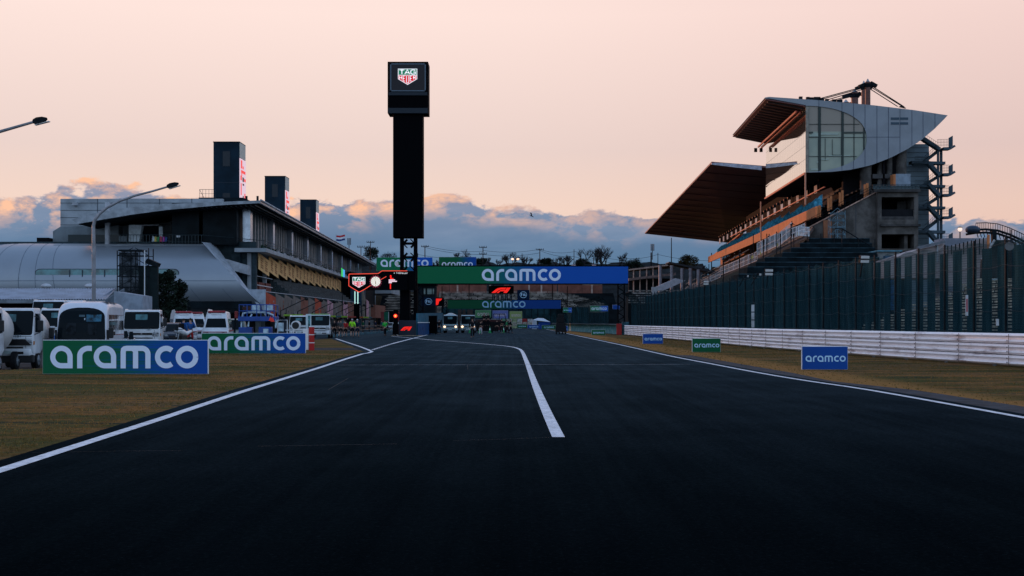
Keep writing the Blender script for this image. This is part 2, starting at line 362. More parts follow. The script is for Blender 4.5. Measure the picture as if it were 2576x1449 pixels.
def line(name, path, w, m, z=.009, label=None):
    path = [Vector((p[0], p[1], 0)) for p in path]; L = []; R = []
    for i, p in enumerate(path):
        a = path[max(i - 1, 0)]; c = path[min(i + 1, len(path) - 1)]; d = (c - a).normalized(); n = Vector((-d.y, d.x, 0)) * w / 2
        L.append((p.x + n.x, p.y + n.y, z)); R.append((p.x - n.x, p.y - n.y, z))
    k = len(path); o = structure(MB().add(L + R, [(i, i + 1, k + i + 1, k + i) for i in range(k - 1)]).build(name, m, fix=False)); o['label'] = label or name.replace('_', ' '); return o
def smooth_path(pts, n=5):
    out = []
    for i in range(len(pts) - 1):
        p0, p1, p2, p3 = pts[max(i - 1, 0)], pts[i], pts[i + 1], pts[min(i + 2, len(pts) - 1)]
        for k in range(n):
            t = k / n; out.append(tuple(.5 * (2 * p1[a] + (p2[a] - p0[a]) * t + (2 * p0[a] - 5 * p1[a] + 4 * p2[a] - p3[a]) * t * t + (3 * p1[a] - p0[a] - 3 * p2[a] + p3[a]) * t ** 3) for a in range(2)))
    return out + [tuple(pts[-1][:2])]
lp = [(p.x, p.y) for p in LG_] + [(GP(928, 888).x, GP(928, 888).y), (GP(936, 884.8).x, GP(936, 884.8).y), (GP(926, 880).x, GP(926, 880).y)] + [(p.x, p.y) for p in pitL[1:]]
line('edge_line', lp, .17, PAINT, label='white line along the left edge of the track turning into the pit exit')
line('edge_line', smooth_path(RIGHT, 3), .15, PAINT, label='white line along the right edge of the track')
dv = [GP(*p) for p in [(1101, 856.7), (1180, 862.5), (1250, 868.5), (1285, 872.5), (1303, 877), (1313, 884), (1325, 911), (1345, 965), (1372, 1030), (1405, 1101)]]
line('pit_exit_line', smooth_path([(p.x, p.y) for p in dv], 5), .165, PAINT, label='thick white pit exit line curving down the middle of the track')
line('pit_exit_line', [GP(985, 846), GP(1101, 856.7)], .2, PAINT, label='thin white line leading from the tower base')
dash = [GP(938, 880), GP(984, 865.5), GP(1040, 851), GP(1075, 842.5)]
for i in range(3):
    a, c = dash[i], dash[i + 1]; k = [9, 7, 6][i]
    if i == 0:
        for j in range(k):
            line('dashed_line', [a.lerp(c, j / k), a.lerp(c, (j + .62) / k)], .2, PAINT, label='dashed white line at the pit exit')
    else: line('dashed_line', [a, c], .2, PAINT, label='solid end of the dashed line running to the tower')
line('joint_line', [GP(842, 919), GP(1100, 918), GP(1735, 917)], .11, WORN, label='thin pale joint line across the track')
for a in ([(650, 1124), (820, 1121), (1000, 1118)], [(1140, 1110), (1300, 1105), (1386, 1101)], [(80, 1140), (300, 1136), (460, 1135)], [(826, 981), (850, 967), (876, 952)], [(1176, 918), (1177, 930)]):
    line('scratch', [GP(*p) for p in a], .02, mat('faint_mark', (.022, .027, .031), .8, var=.5, sc=4), z=.007, label='faint pale scratch on the asphalt')
tan = mat('tan_base', (.30, .23, .16), .8)
sheet('tower_apron', [GP(985, 846.5), GP(1080, 842), GP(1060, 839), GP(1000, 840), ], .006, tan) if False else None

# blades of grass on the two verges
rb = random.Random(3); mb = MB()
def tri(x, y, z, h, w):
    a = rb.random() * 3.1416; dx, dy = math.cos(a) * w, math.sin(a) * w; lx, ly = rb.uniform(-.4, .4) * h, rb.uniform(-.4, .4) * h
    mb.add([(x - dx, y - dy, z), (x + dx, y + dy, z), (x + lx, y + ly, z + h)], [(0, 1, 2)])
import bisect
def leftx(y):
    for i in range(len(LG_) - 1):
        if LG_[i].y <= y <= LG_[i + 1].y: t = (y - LG_[i].y) / (LG_[i + 1].y - LG_[i].y); return LG_[i].x + t * (LG_[i + 1].x - LG_[i].x)
    return -6.9
def rightx(y):
    for i in range(len(RIGHT) - 1):
        if RIGHT[i][1] <= y <= RIGHT[i + 1][1]: t = (y - RIGHT[i][1]) / (RIGHT[i + 1][1] - RIGHT[i][1]); return RIGHT[i][0] + t * (RIGHT[i + 1][0] - RIGHT[i][0])
    return 7.1
for _ in range(26000):
    y = 14 + 58 * rb.random() ** 1.5; x = leftx(y) - .5 - rb.random() ** 1.3 * (2.5 + y * .26)
    if x < -(y * .36 + 1): continue
    if x < -14.9 and y > 46: continue
    tri(x, y, gh(x, y) - .005, rb.uniform(.014, .042), .008 + y * .0003)
for _ in range(16000):
    y = 21 + 110 * rb.random() ** 1.4; x = rightx(y) + .9 + rb.random() * (7.2 if y > 46 else 8.5)
    tri(x, y, -.005, rb.uniform(.014, .042), .008 + y * .0003)
m, g, b = newmat('grass_blades')
pos = g.n.new('ShaderNodeNewGeometry').outputs['Position']
n1 = g.noise(g.vmul(pos, (.35, .9, 1)), .55, 5, .6); n3 = g.noise(pos, 14, 2, .5)
c = g.mix(g.sm(n1, .42, .60), (.12, .085, .010), (.36, .160, .040)); c = g.mix(g.sm(n3, .3, .7), c, g.mix(1.0, c, (.45, .5, .45), 'MULTIPLY'))
g.l.new(c, b.inputs['Base Color']); b.inputs['Roughness'].default_value = .9
o = mb.build('grass', m, fix=False); o['kind'] = 'stuff'; o['label'] = 'short dry grass blades on the verges beside the track'
# ================================================================== RIGHT: GUARDRAIL, DEBRIS FENCE
RAILM, g, b = newmat('rail_white')
pos = g.n.new('ShaderNodeNewGeometry').outputs['Position']
n1 = g.noise(g.vmul(pos, (1, .35, 2.2)), 1.6, 6, .7); n2 = g.noise(g.vmul(pos, (1, 1, 1)), 8, 4, .7)
c = g.mix(g.sm(n1, .50, .72), (.90, .86, .88), (.42, .35, .36)); c = g.mix(g.m('MULTIPLY', g.sm(n2, .55, .72), .4), c, (.45, .38, .38))
g.l.new(c, b.inputs['Base Color']); b.inputs['Roughness'].default_value = .5
STEEL = mat('galvanised_steel', (.30, .33, .36), .45, .6, var=.2, sc=3)
DARKST = mat('dark_steel', (.006, .010, .014), .7, 0, var=.25, sc=2, spec=.1)
RP = [(19.0, 14), (17.9, 30), (16.7, 46.3), (15.7, 56), (14.87, 68), (14.2, 80), (13.8, 103), (13.35, 130), (12.9, 162.6)]
RPs = [Vector((p[0], p[1], 0)) for p in smooth_path(RP, 4)]
t = thing('guardrail', 'long white triple beam guardrail along the right verge, weathered with dark stains', 'guardrail', (12.9, 162.6, 0))
for k in range(3):
    z0 = .05 + k * .365
    prof = [(0.05, z0), (-.055, z0 + .035), (-.085, z0 + .075), (-.055, z0 + .115), (.03, z0 + .15), (.03, z0 + .19), (-.055, z0 + .225), (-.085, z0 + .265), (-.055, z0 + .305), (.05, z0 + .345)]
    bm_ = MB(); bm_.extrude_path(prof, RPs); bm_.build('beam', RAILM, t, smooth=True, world=True)
def along(path, step, start=0.0):
    out = []; acc = -start
    for i in range(len(path) - 1):
        a, c = path[i], path[i + 1]; L = (c - a).length; d = (c - a) / L
        while acc <= L:
            if acc >= 0: out.append((a + d * acc, d))
            acc += step
        acc -= L
    return out
for p, d in along(RPs, 4.0, 1.0):
    if p.y < 34: continue
    mb = MB(); r = Vector((-d.y, d.x, 0)) * -1 if d.y < 0 else Vector((d.y, -d.x, 0)); q = p + r * .14
    if 'rail_post' not in globals():
        mb.box(-.05, .05, -.06, .06, 0, 1.12); rail_post = mb.build('post', STEEL, t); rail_post.location = q - t.location
    else:
        c_ = rail_post.copy(); COL.objects.link(c_); c_.parent = t; c_.location = q - t.location

jm = mat('joint_stain', (.20, .15, .15), .7, var=.4, sc=9)
for p, d in along(RPs, 4.0, 2.6):
    if p.y < 40: continue
    q = MB(); r = Vector((d.y, -d.x, 0)); s0 = p - r * .092
    for z_ in (.06, .425, .79): q.add([s0 + Vector((0, -.03, z_)), s0 + Vector((0, .03, z_)), s0 + Vector((0, .03, z_ + .31)), s0 + Vector((0, -.03, z_ + .31))], [(0, 1, 2, 3)]); q.cyl(s0 + Vector((-.02, .12, z_ + .09)), s0 + Vector((0, .12, z_ + .09)), .025, n=6); q.cyl(s0 + Vector((-.02, .12, z_ + .23)), s0 + Vector((0, .12, z_ + .23)), .025, n=6)
    if 'jt0' not in globals(): jt0 = q.build('beam_joint', jm, t, world=True, fix=False)
    else: q.build('beam_joint', jm, t, world=True, fix=False)
# debris fence ------------------------------------------------------
m, g, b = newmat('debris_net')
pos = g.n.new('ShaderNodeNewGeometry').outputs['Position']; x, y, z = g.xyz(pos)
n1 = g.noise(g.vmul(pos, (1, 1.5, .12)), 1.5, 5, .65); n2 = g.noise(g.vmul(pos, (1, 5, .22)), 4.5, 4, .7); n3 = g.noise(g.vmul(pos, (1, .8, .8)), .7, 3, .5)
c = g.mix(g.sm(n1, .35, .65), (.007, .029, .042), (.026, .068, .085)); c = g.mix(g.m('MULTIPLY', g.sm(n2, .5, .75), .6), c, (.020, .062, .075))
c = g.mix(g.m('MULTIPLY', g.sm(n3, .55, .7), .35), c, (.012, .035, .04))
g.l.new(c, b.inputs['Base Color']); b.inputs['Roughness'].default_value = .8; b.inputs['Specular IOR Level'].default_value = 0
wv = g.m('SINE', g.m('MULTIPLY', z, 2 * math.pi / .10)); wh = g.m('SINE', g.m('MULTIPLY', y, 2 * math.pi / .10))
al = g.m('MAXIMUM', g.sm(wv, .2, .8), g.sm(wh, .2, .8))
al = g.m('ADD', g.m('MULTIPLY', al, .30), g.m('ADD', .33, g.m('MULTIPLY', g.sm(n1, .35, .65), .12)), clamp=True)
g.l.new(al, b.inputs['Alpha']); NET = m
m, g, b = newmat('shade_cloth')
pos = g.n.new('ShaderNodeNewGeometry').outputs['Position']
n1 = g.noise(g.vmul(pos, (1, 2.2, .18)), 1.7, 5, .7); n2 = g.noise(g.vmul(pos, (1, 7, .22)), 4, 4, .7)
c = g.mix(g.sm(n1, .35, .65), (.007, .029, .042), (.026, .066, .083)); c = g.mix(g.m('MULTIPLY', g.sm(n2, .52, .78), .7), c, (.035, .11, .13))
g.l.new(c, b.inputs['Base Color']); b.inputs['Roughness'].default_value = .85; b.inputs['Specular IOR Level'].default_value = 0; CLOTH = m
WIRE = mat('wire', (.022, .032, .038), .7, 0, var=.1)
FP = [(21.2, 14), (19.9, 30), (18.5, 51.4), (17.6, 62), (16.7, 76), (16.0, 92), (15.5, 112), (15.1, 138), (14.8, 166)]
FPs = [Vector((p[0], p[1], 0)) for p in smooth_path(FP, 5)]
FPs = [p for p in FPs if p.y > 36]
t = thing('debris_fence', 'tall teal net debris fence on dark posts behind the white guardrail', 'fence', (14.8, 166, 0))
mb = MB(); pth = along(FPs, .8)
vs = []; rf = random.Random(5); H = 4.55
nx = 7
for i, (p, d) in enumerate(pth):
    for k in range(nx + 1):
        zz = H * k / nx; sag = .10 * math.sin(i * 2.1) * (k == nx) + .03 * math.sin(i * 1.3 + k); vs.append((p.x + .05 * math.sin(i * 1.7 + k * .8), p.y, zz + sag))
mb.add(vs, [(i * (nx + 1) + k, (i + 1) * (nx + 1) + k, (i + 1) * (nx + 1) + k + 1, i * (nx + 1) + k + 1) for i in range(len(pth) - 1) for k in range(nx)])
mb.build('net', NET, t, world=True)
posts = along(FPs, 2.9, .5)
proto = None
for i, (p, d) in enumerate(posts):
    if proto is None:
        q = MB().box(-.032, .032, -.032, .032, 0, H + .12); proto = q.build('post', DARKST, t); o = proto
    else: o = proto.copy(); COL.objects.link(o); o.parent = t
    o.location = p + Vector((-.12, 0, 0)) - t.location
for k in range(6):
    path = []; zc = .35 + k * .82
    for i in range(len(posts) - 1):
        a, c = posts[i][0], posts[i + 1][0]
        for j in range(4): tt = j / 4; q = a.lerp(c, tt); path.append((q.x - .2, q.y, zc - .11 * math.sin(math.pi * tt)))
    MB().tube(path, .009, 4).build('cable', WIRE, t, world=True)

# shade cloth hung in vertical strips behind the net
t = thing('shade_screen', 'dark teal cloth strips hung behind the debris fence with gaps between them', 'screen', (15.4, 166, 0))
BP = [Vector((p.x + .75, p.y, 0)) for p in FPs]
st = along(BP, 1.45)
rs = random.Random(11)
for i, (p, d) in enumerate(st):
    full = p.y > 96
    if p.y < 50.5: full = True
    w = 1.43 if full else .84
    if not full and p.y > 74: w = 1.0 if p.y < 84 else 1.22
    if p.y < 53.5 and p.y > 50.5: w = 1.0
    zt = 4.45 + rs.uniform(-.05, .1); zb = .15
    a = p; c = p + d * w
    q = MB(); q.add([(a.x, a.y, zb), (c.x, c.y, zb), (c.x, c.y, zt), ((a.x + c.x) / 2, (a.y + c.y) / 2, zt - .06), (a.x, a.y, zt)], [(0, 1, 2, 3, 4)]); q.prism([(a.x + .02, a.y, zb), (c.x + .02, c.y, zb), (c.x + .02, c.y, zt), (a.x + .02, a.y, zt)], (.02, 0, 0))
    if i % 1 == 0 and len([1 for ch in COL.objects if ch.parent == t]) < 95: q.build('cloth_strip', CLOTH, t, world=True)

# curved end of the fence leaning over toward the track
def curved_fence(label, P0, P1, H, R, n=10):
    t = thing('curved_fence', label, 'fence', tuple(P0))
    P0 = Vector(P0); P1 = Vector(P1); d = (P1 - P0); L = d.length; d.normalize(); s = Vector((-1, 0, 0))
    prof = [(0, 0), (0, H - R)] + [(R - R * math.cos(a), H - R + R * math.sin(a)) for a in [math.radians(k * 11) for k in range(1, 8)]]
    mb = MB(); pts = []
    for i in range(n + 1):
        q = P0 + d * L * i / n
        for o_, z in prof: pts.append(q + s * o_ + Vector((0, 0, z)))
    k = len(prof); mb.add(pts, [(i * k + j, (i + 1) * k + j, (i + 1) * k + j + 1, i * k + j + 1) for i in range(n) for j in range(k - 1)])
    mb.build('net', NET, t, world=True, smooth=True)
    for i in range(n + 1):
        q = P0 + d * L * i / n + Vector((.05, 0, 0)); MB().tube([q + s * o_ + Vector((0, 0, z)) for o_, z in prof], .05, 5).build('post', DARKST, t, world=True)
    return t
curved_fence('curved teal net fence end leaning over beside the guardrail end', (14.9, 166, 0), (14.6, 174, 0), 5.0, 1.6, 6)
curved_fence('long curved teal net fence beyond the overhead gantry', (13.6, 200, 0), (12.4, 262, 0), 5.1, 1.7, 12)
curved_fence('farthest curved teal net fence toward the end of the straight', (12.2, 266, 0), (12.2, 420, 0), 4.6, 1.6, 16)

# bleachers behind the screen: pale bench edges showing through the gaps
BENCH = mat('bench_slats', (.46, .45, .36), .6, var=.3, sc=3)
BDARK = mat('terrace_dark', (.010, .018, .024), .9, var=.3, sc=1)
t = thing('bleacher', 'dark stepped bleacher with pale bench slats seen through the gaps in the screen', 'bleacher', (22, 60, 0))
mb = MB(); n = 13
for k in range(n):
    x0 = 21.5 + k * .82; mb.box(x0, x0 + .82, 50, 96, 0, .15 + k * .34)
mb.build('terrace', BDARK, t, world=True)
for k in range(n):
    x0 = 21.7 + k * .82; z0 = .15 + k * .34 + .30; q = MB(); rr = random.Random(k)
    yy = 50.2
    while yy < 95:
        L = rr.uniform(2.2, 3.6); q.box(x0, x0 + .30, yy, min(95.8, yy + L - .25), z0 - .05, z0); q.box(x0 + .34, x0 + .37, yy, min(95.8, yy + L - .25), z0 + .1, z0 + .2); yy += L
    q.build('bench', BENCH, t, world=True)
# floodlights on the fence
FLM = mat('lamp_face', (.60, .58, .56), .3, var=0)
def floodlight(label, u, v, Y, tilt, s=1.0, twin=False):
    p = PX(u, v, Y); t = thing('floodlight', label, 'floodlight', p, tilt, group='small floodlights along the debris fence')
    for dz in ((0, .36) if twin else (0,)):
        q = MB(); q.M = Matrix.Rotation(math.radians(10), 4, 'X'); q.cb((0, 0, dz * s), (.85 * s, .16, .28 * s)); h = q.build('housing', DARKST, t, bevel=.02)
        q = MB(); q.M = Matrix.Rotation(math.radians(10), 4, 'X'); q.cb((0, -.09, dz * s), (.78 * s, .02, .22 * s)); q.build('lens', FLM, h)
    MB().cyl((0, .1, 0), (.1, .5, -1.3 * s), .03).build('bracket', DARKST, t)
floodlight('twin lamp floodlight on the fence top below the right end of the dark terrace', 2173, 657, 66, .3, .55, True)
floodlight('twin lamp floodlight above the middle of the debris fence', 1933, 689, 84, .2, .6, True)
floodlight('tilted floodlight just left of the twin lamp at mid fence', 1909, 690, 86, 1.1, .5)
floodlight('tilted floodlight leaning left above the curved part of the fence', 1878, 694, 88, 1.2, .5)
floodlight('small twin floodlight low over the far fence top', 1775, 714, 104, .2, .5, True)
# lamp on the right end with a round horn
t = thing('horn_speaker', 'grey horn speaker hanging on the fence post at the right edge', 'loudspeaker', PX(2540, 612, 50.6))
MB().tube([(0, 0, 0), (-.10, -.25, -.12)], [.05, .16], 14).build('horn', STEEL, t); MB().cyl((0, 0, 0), (.1, .15, .1), .06).build('driver', DARKST, t); MB().cyl((.1, .15, .1), (.1, .15, .5), .02).build('bracket', DARKST, t)
t = thing('reflector_stack', 'three stacked pale panels on the fence net halfway along', 'panel', PX(1894, 826, 90))
for k in range(3): MB().box(-.09, .09, -.02, .02, .06 + k * .5, .50 + k * .5).build('panel', mat('pale_panel', (.62, .64, .66), .6), t)
t = thing('notice', 'narrow white notice strip hanging on the net at the right end', 'sign', PX(2432, 778, 55)); MB().box(-.05, .05, -.02, .0, -.25, .55).build('plate', mat('pale_panel', (.62, .64, .66)), t); MB().box(-.03, .03, -.03, -.02, -.1, .4).build('lettering', mat('pink_mark', (.5, .12, .14)), t)
t = thing('notice', 'small white tag low on the net near the right edge', 'tag', PX(2509, 812, 51)); MB().box(-.05, .05, -.02, .0, -.1, .14).build('plate', mat('pale_panel', (.62, .64, .66)), t)
# ================================================================== LEFT: PIT BUILDING
SILVER = mat('silver_cladding', (.255, .29, .335), .36, .3, var=.025, sc=.25)
PANEL = mat('grey_wall_panel', (.30, .33, .36), .6, var=.14, sc=.4)
SEAM = mat('panel_seam', (.05, .06, .075), .7, var=0)
ROOFM = mat('roof_edge_metal', (.26, .29, .33), .4, .4, var=.2, sc=.8)
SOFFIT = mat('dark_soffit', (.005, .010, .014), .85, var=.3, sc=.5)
CONCP = mat('white_column', (.40, .42, .46), .6, var=.15, sc=.8)
GLASSD = mat('dark_glass', (.008, .020, .026), .1, 0, var=0, spec=.2)
GLASSB = mat('teal_glass', (.05, .19, .21), .08, 0, var=.4, sc=.4, spec=.7)
BLACK = mat('black_interior', (.004, .005, .007), .9, var=0, spec=.1)
RAILD = mat('dark_rail', (.02, .035, .042), .5, .3, var=0)
def PL(x, Y): return x - .0224 * (Y - 180)              # the building swings slightly away from the track
pit = thing('pit_building', 'long silver pit building with curved end, sweeping dark roof and balconies', 'building', (-32, 180, 0))
Y0 = 180.0
# roof: profile across x, pushed along the length
top = [(180, 553), (215, 541), (260, 531), (330, 521), (420, 513), (545, 508), (655, 504)]
bot = [(655, 511), (600, 513.5), (545, 517), (420, 528), (330, 540), (260, 552), (196, 563)]
prof = [(XA(u, Y0), ZA(v, Y0)) for u, v in top + bot]
mb = MB()
def roofsec(Y): return [(px - .0224 * (Y - Y0), Y, pz) for px, pz in prof]
secs = [roofsec(Y0 + 199 * k / 8) for k in range(9)]
n = len(prof); mb.add([p for s_ in secs for p in s_], [(i * n + k, i * n + (k + 1) % n, (i + 1) * n + (k + 1) % n, (i + 1) * n + k) for i in range(8) for k in range(n)] + [tuple(range(n)), tuple(8 * n + k for k in range(n))])
rf = mb.build('roof', ROOFM, pit, world=True)
# soffit lining and its ribs
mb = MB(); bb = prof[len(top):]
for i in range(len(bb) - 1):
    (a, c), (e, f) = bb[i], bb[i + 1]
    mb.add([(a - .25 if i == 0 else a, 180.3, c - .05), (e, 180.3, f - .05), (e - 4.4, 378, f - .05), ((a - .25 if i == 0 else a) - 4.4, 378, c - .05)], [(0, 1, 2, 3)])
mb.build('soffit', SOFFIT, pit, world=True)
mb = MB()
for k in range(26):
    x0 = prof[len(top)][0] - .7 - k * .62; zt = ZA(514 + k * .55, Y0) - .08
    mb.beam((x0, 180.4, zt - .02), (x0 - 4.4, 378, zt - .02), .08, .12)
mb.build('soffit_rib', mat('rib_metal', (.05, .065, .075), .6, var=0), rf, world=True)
MB().tube([PX(655, 504, Y0) + Vector((.05, 0, .05)), Vector((PX(655, 504, Y0).x - 4.45 + .05, 379, PX(655, 504, Y0).z + .05))], .12, 6).build('gutter', CONCP, rf, world=True)
# upper box with panel joints
xa, xb = XA(152, 195), XA(560, 195); zt = ZA(500, 195)
q = MB().box(xa, xb, 195, 330, 9, zt); wl = q.build('upper_wall', PANEL, pit, world=True)
mb = MB()
for k in range(7): mb.box(xa - .01, xb, 194.95, 195.0, zt - 1.0 * (k + .6), zt - 1.0 * (k + .6) + .05)
for u in (245, 319, 401, 482, 540): mb.box(XA(u, 195), XA(u, 195) + .06, 194.94, 195.0, 9, zt)
mb.build('joint', SEAM, wl, world=True)
MB().box(XA(180, 194), XA(192, 194), 194.2, 195, ZA(516, 194), ZA(508, 194)).build('camera_housing', CONCP, pit, world=True)
# lower annex left of the recess
pts = [(133, 582), (152, 570), (298, 566), (298, 612), (133, 612)]
ax_ = MB().prism([PX(u, v, 189) for u, v in pts], (0, 8, 0)).build('annex_wall', mat('annex_grey', (.17, .20, .22), .7, var=.15, sc=.5), pit, world=True)
MB().box(XA(170, 188), XA(300, 188), 188.2, 188.9, ZA(612, 188), ZA(590, 188)).build('parapet', GLASSD, pit, world=True)
MB().box(XA(105, 190), XA(134, 190), 188, 196, ZA(612, 190), ZA(600, 190)).build('side_block', BLACK, pit, world=True)
# recess behind the terrace
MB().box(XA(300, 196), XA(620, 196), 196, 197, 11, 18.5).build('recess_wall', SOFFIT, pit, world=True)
MB().box(XA(296, 191), XA(340, 191), 191, 196, ZA(612, 191), ZA(540, 191)).build('stair_block', mat('annex_grey', (.17, .20, .22)), pit, world=True)
MB().prism([PX(324, 612, 186), PX(349, 612, 186), PX(357, 566, 186), PX(324, 566, 186)], (0, 1.5, 0)).build('white_screen', mat('pale_screen', (.50, .55, .58), .6, var=.15), pit, world=True)
MB().box(XA(350, 185.5), XA(392, 185.5), 187, 187.3, ZA(612, 186), ZA(567, 186)).build('doorway', BLACK, pit, world=True)
MB().box(XA(400, 186), XA(409, 186), 186, 186.3, ZA(612, 186), ZA(570, 186)).build('white_screen', mat('pale_screen', (.50, .55, .58)), pit, world=True)
MB().box(XA(350, 186), XA(398, 186), 186, 187.4, ZA(567, 186), ZA(565.5, 186)).build('lintel', CONCP, pit, world=True)
MB().box(XA(299, 186), XA(318, 186), 186, 186.6, ZA(612, 186), ZA(594, 186)).build('equipment_box', mat('annex_grey', (.17, .20, .22)), pit, world=True)
for u in (268, 505): MB().box(XA(u - 4, 184), XA(u + 5, 184), 184, 184.8, 10.8, 17).build('column', CONCP, pit, world=True)
# people-sized colour blocks on the terrace
for k, c in enumerate([(.55, .62, .70), (.72, .55, .12), (.05, .25, .10), (.55, .10, .16), (.45, .08, .35), (.06, .12, .35)]):
    MB().prism([PX(382 + k * 6.4 + a, v, 184.5) for a, v in ((0, 608), (5.4, 608), (6.0, 596), (1.2, 593 + (k % 3) * 1.5))], (0, .3, 0)).build('banner_patch', mat('patch_%d' % k, c, .8, var=.25, sc=2), pit, world=True)
MB().box(XA(444, 183), XA(453, 183), 183, 183.05, ZA(597, 183), ZA(592, 183)).build('plate', mat('pale_panel', (.62, .64, .66)), pit, world=True)
# terrace floor
mb = MB().prism([(XA(140, 184), 183, 11.45), (XA(505, 181), 183, 11.45), (PL(XA(505, 181), 370), 370, 11.45), (-70, 370, 11.45), (XA(140, 184), 190, 11.45)], (0, 0, -.3)); mb.build('terrace', PANEL, pit, world=True)
# the big rounded silver shell: half pipe facing the viewer, left end turning back
ZT, ZB = ZA(608, 183), 2.2
SEAML = mat('shell_seam', (.13, .16, .20), .6, var=0)
def shell_prof(t):                 # t 0 top rear .. 1 bottom under; returns (out toward viewer, z)
    ctl = [(-3.2, 11.75), (-1.2, 11.62), (.9, 11.1), (2.6, 10.2), (3.9, 9.0), (4.7, 7.6), (4.95, 6.4), (4.8, 5.2), (4.1, 4.2), (2.9, 3.3), (1.4, 2.7), (-.6, 2.35)]
    f = t * (len(ctl) - 1); i = min(int(f), len(ctl) - 2); w = f - i
    p0, p1, p2, p3 = ctl[max(i - 1, 0)], ctl[i], ctl[i + 1], ctl[min(i + 2, len(ctl) - 1)]
    return tuple(.5 * (2 * p1[a] + (p2[a] - p0[a]) * w + (2 * p0[a] - 5 * p1[a] + 4 * p2[a] - p3[a]) * w * w + (3 * p1[a] - p0[a] - 3 * p2[a] + p3[a]) * w ** 3) for a in range(2))
def xright(z): # slanted right end
    return XA(505 + (655 - 505) * max(0, min(1, (ZA(608, 179) - z) / (ZA(608, 179) - ZA(765, 179)))), 179)
def shell(s, t, lift=0):
    o_, z = shell_prof(t); o_ += lift
    xr = xright(z); xc = -62.0; R = 9.0
    # s from 0 (right) to 1: straight part until xc, then quarter turn
    Ls = xr - xc
    if s < .72: return (xr - Ls * s / .72, 183 - o_, z)
    a = (s - .72) / .28 * math.radians(88); r = R + o_ * .9
    return (xc - r * math.sin(a) * 1.0, 183 + R - r * math.cos(a) + 0, z)
sh = MB().grid(shell, 60, 33).build('curved_shell', SILVER, pit, smooth=2, world=True)
for s_ in (.60, .66, .715, .77, .82, .87, .92): MB().tube([shell(s_, t / 24, .02) for t in range(2, 25)], .03, 4).build('seam', SEAML, sh, world=True)
for tt in (.525,): MB().tube([shell(s_ / 60, tt, .02) for s_ in range(0, 57)], .03, 4).build('seam', SEAML, sh, world=True)
for s_ in (.07, .17, .30): MB().tube([shell(s_ if k < 14 else s_, .60 + k * .02, .02) for k in range(0, 20)], .025, 4).build('seam', SEAML, sh, world=True)
# long window slot with round ends
def sface(u, v, o=.0):
    Y = 178.25; return (XA(u, Y), Y - o, ZA(v, Y))
v0, v1 = 676, 701; r_ = (v1 - v0) / 2; cy = (v0 + v1) / 2
pts = [sface(108 - 0 + r_ * math.cos(math.radians(a)) - 8, cy - r_ * math.sin(math.radians(a))) for a in range(90, 271, 18)] + [sface(438 + r_ * math.cos(math.radians(a)), cy - r_ * math.sin(math.radians(a))) for a in range(270, 451, 18)]
fr = MB().prism(pts, (0, .9, 0)).build('slot_frame', SEAM, pit, world=True)
cx_ = sum(p[0] for p in pts) / len(pts)
pin = [(p[0] * .99 + cx_ * .01, p[1] - .02, p[2] * .86 + sface(0, cy)[2] * .14) for p in pts]
MB().prism(pin, (0, .03, 0)).build('slot_glass', GLASSB, fr, world=True)
for u in (174, 206, 262, 330, 380): MB().box(XA(u, 178) - .06, XA(u, 178) + .06, 178.15, 178.24, sface(0, v1 - 3)[2], sface(0, v0 + 3)[2]).build('mullion', SEAM, fr, world=True)
# slanted end wall strip (pale) between shell and facade
e0, e1, e2, e3 = PX(505, 600, 180.5), PX(632, 692, 184), PX(690, 738, 184), PX(655, 766, 179)
MB().prism([PX(505, 606, 178.6), PX(566, 660, 180), PX(624, 668, 182), PX(632, 700, 182), PX(560, 670, 179)], (0, .6, 0)).build('end_fascia', CONCP, pit, world=True) if False else None
q = MB(); q.add([PX(508, 609, 179.6), PX(540, 612, 186), PX(567, 651, 184), PX(567, 664, 184), PX(655, 768, 179.2), PX(648, 768, 179)], [(0, 1, 2, 3, 4, 5)]); q.build('end_strip', mat('annex_pale', (.36, .40, .46), .6), pit, world=True)
MB().prism([PX(567, 651, 184), PX(624, 668, 184), PX(624, 691, 184), PX(567, 675, 184)], (0, 2, 0)).build('balcony_end', CONCP, pit, world=True)
MB().prism([PX(620, 728, 180.2), PX(667, 728, 180.2), PX(667, 795, 180.2), PX(655, 768, 180.2)], (0, .5, 0)).build('end_wall', mat('annex_pale', (.36, .40, .46)), pit, world=True)
# dark under-storey and ground floor wall
MB().box(-90, -33.5, 186, 187, 0, 12).build('back_wall', mat('back_wall_dark', (.035, .055, .065), .8, var=.2), pit, world=True)
MB().box(XA(475, 184), XA(655, 184), 184, 185.5, 0, ZA(777, 184)).build('ground_wall', mat('ground_wall_pale', (.16, .18, .185), .8, var=.15, sc=.7), pit, world=True)
MB().box(XA(480, 181), XA(640, 181), 179, 186, ZA(777, 181), ZA(750, 181)).build('under_beam', SOFFIT, pit, world=True)
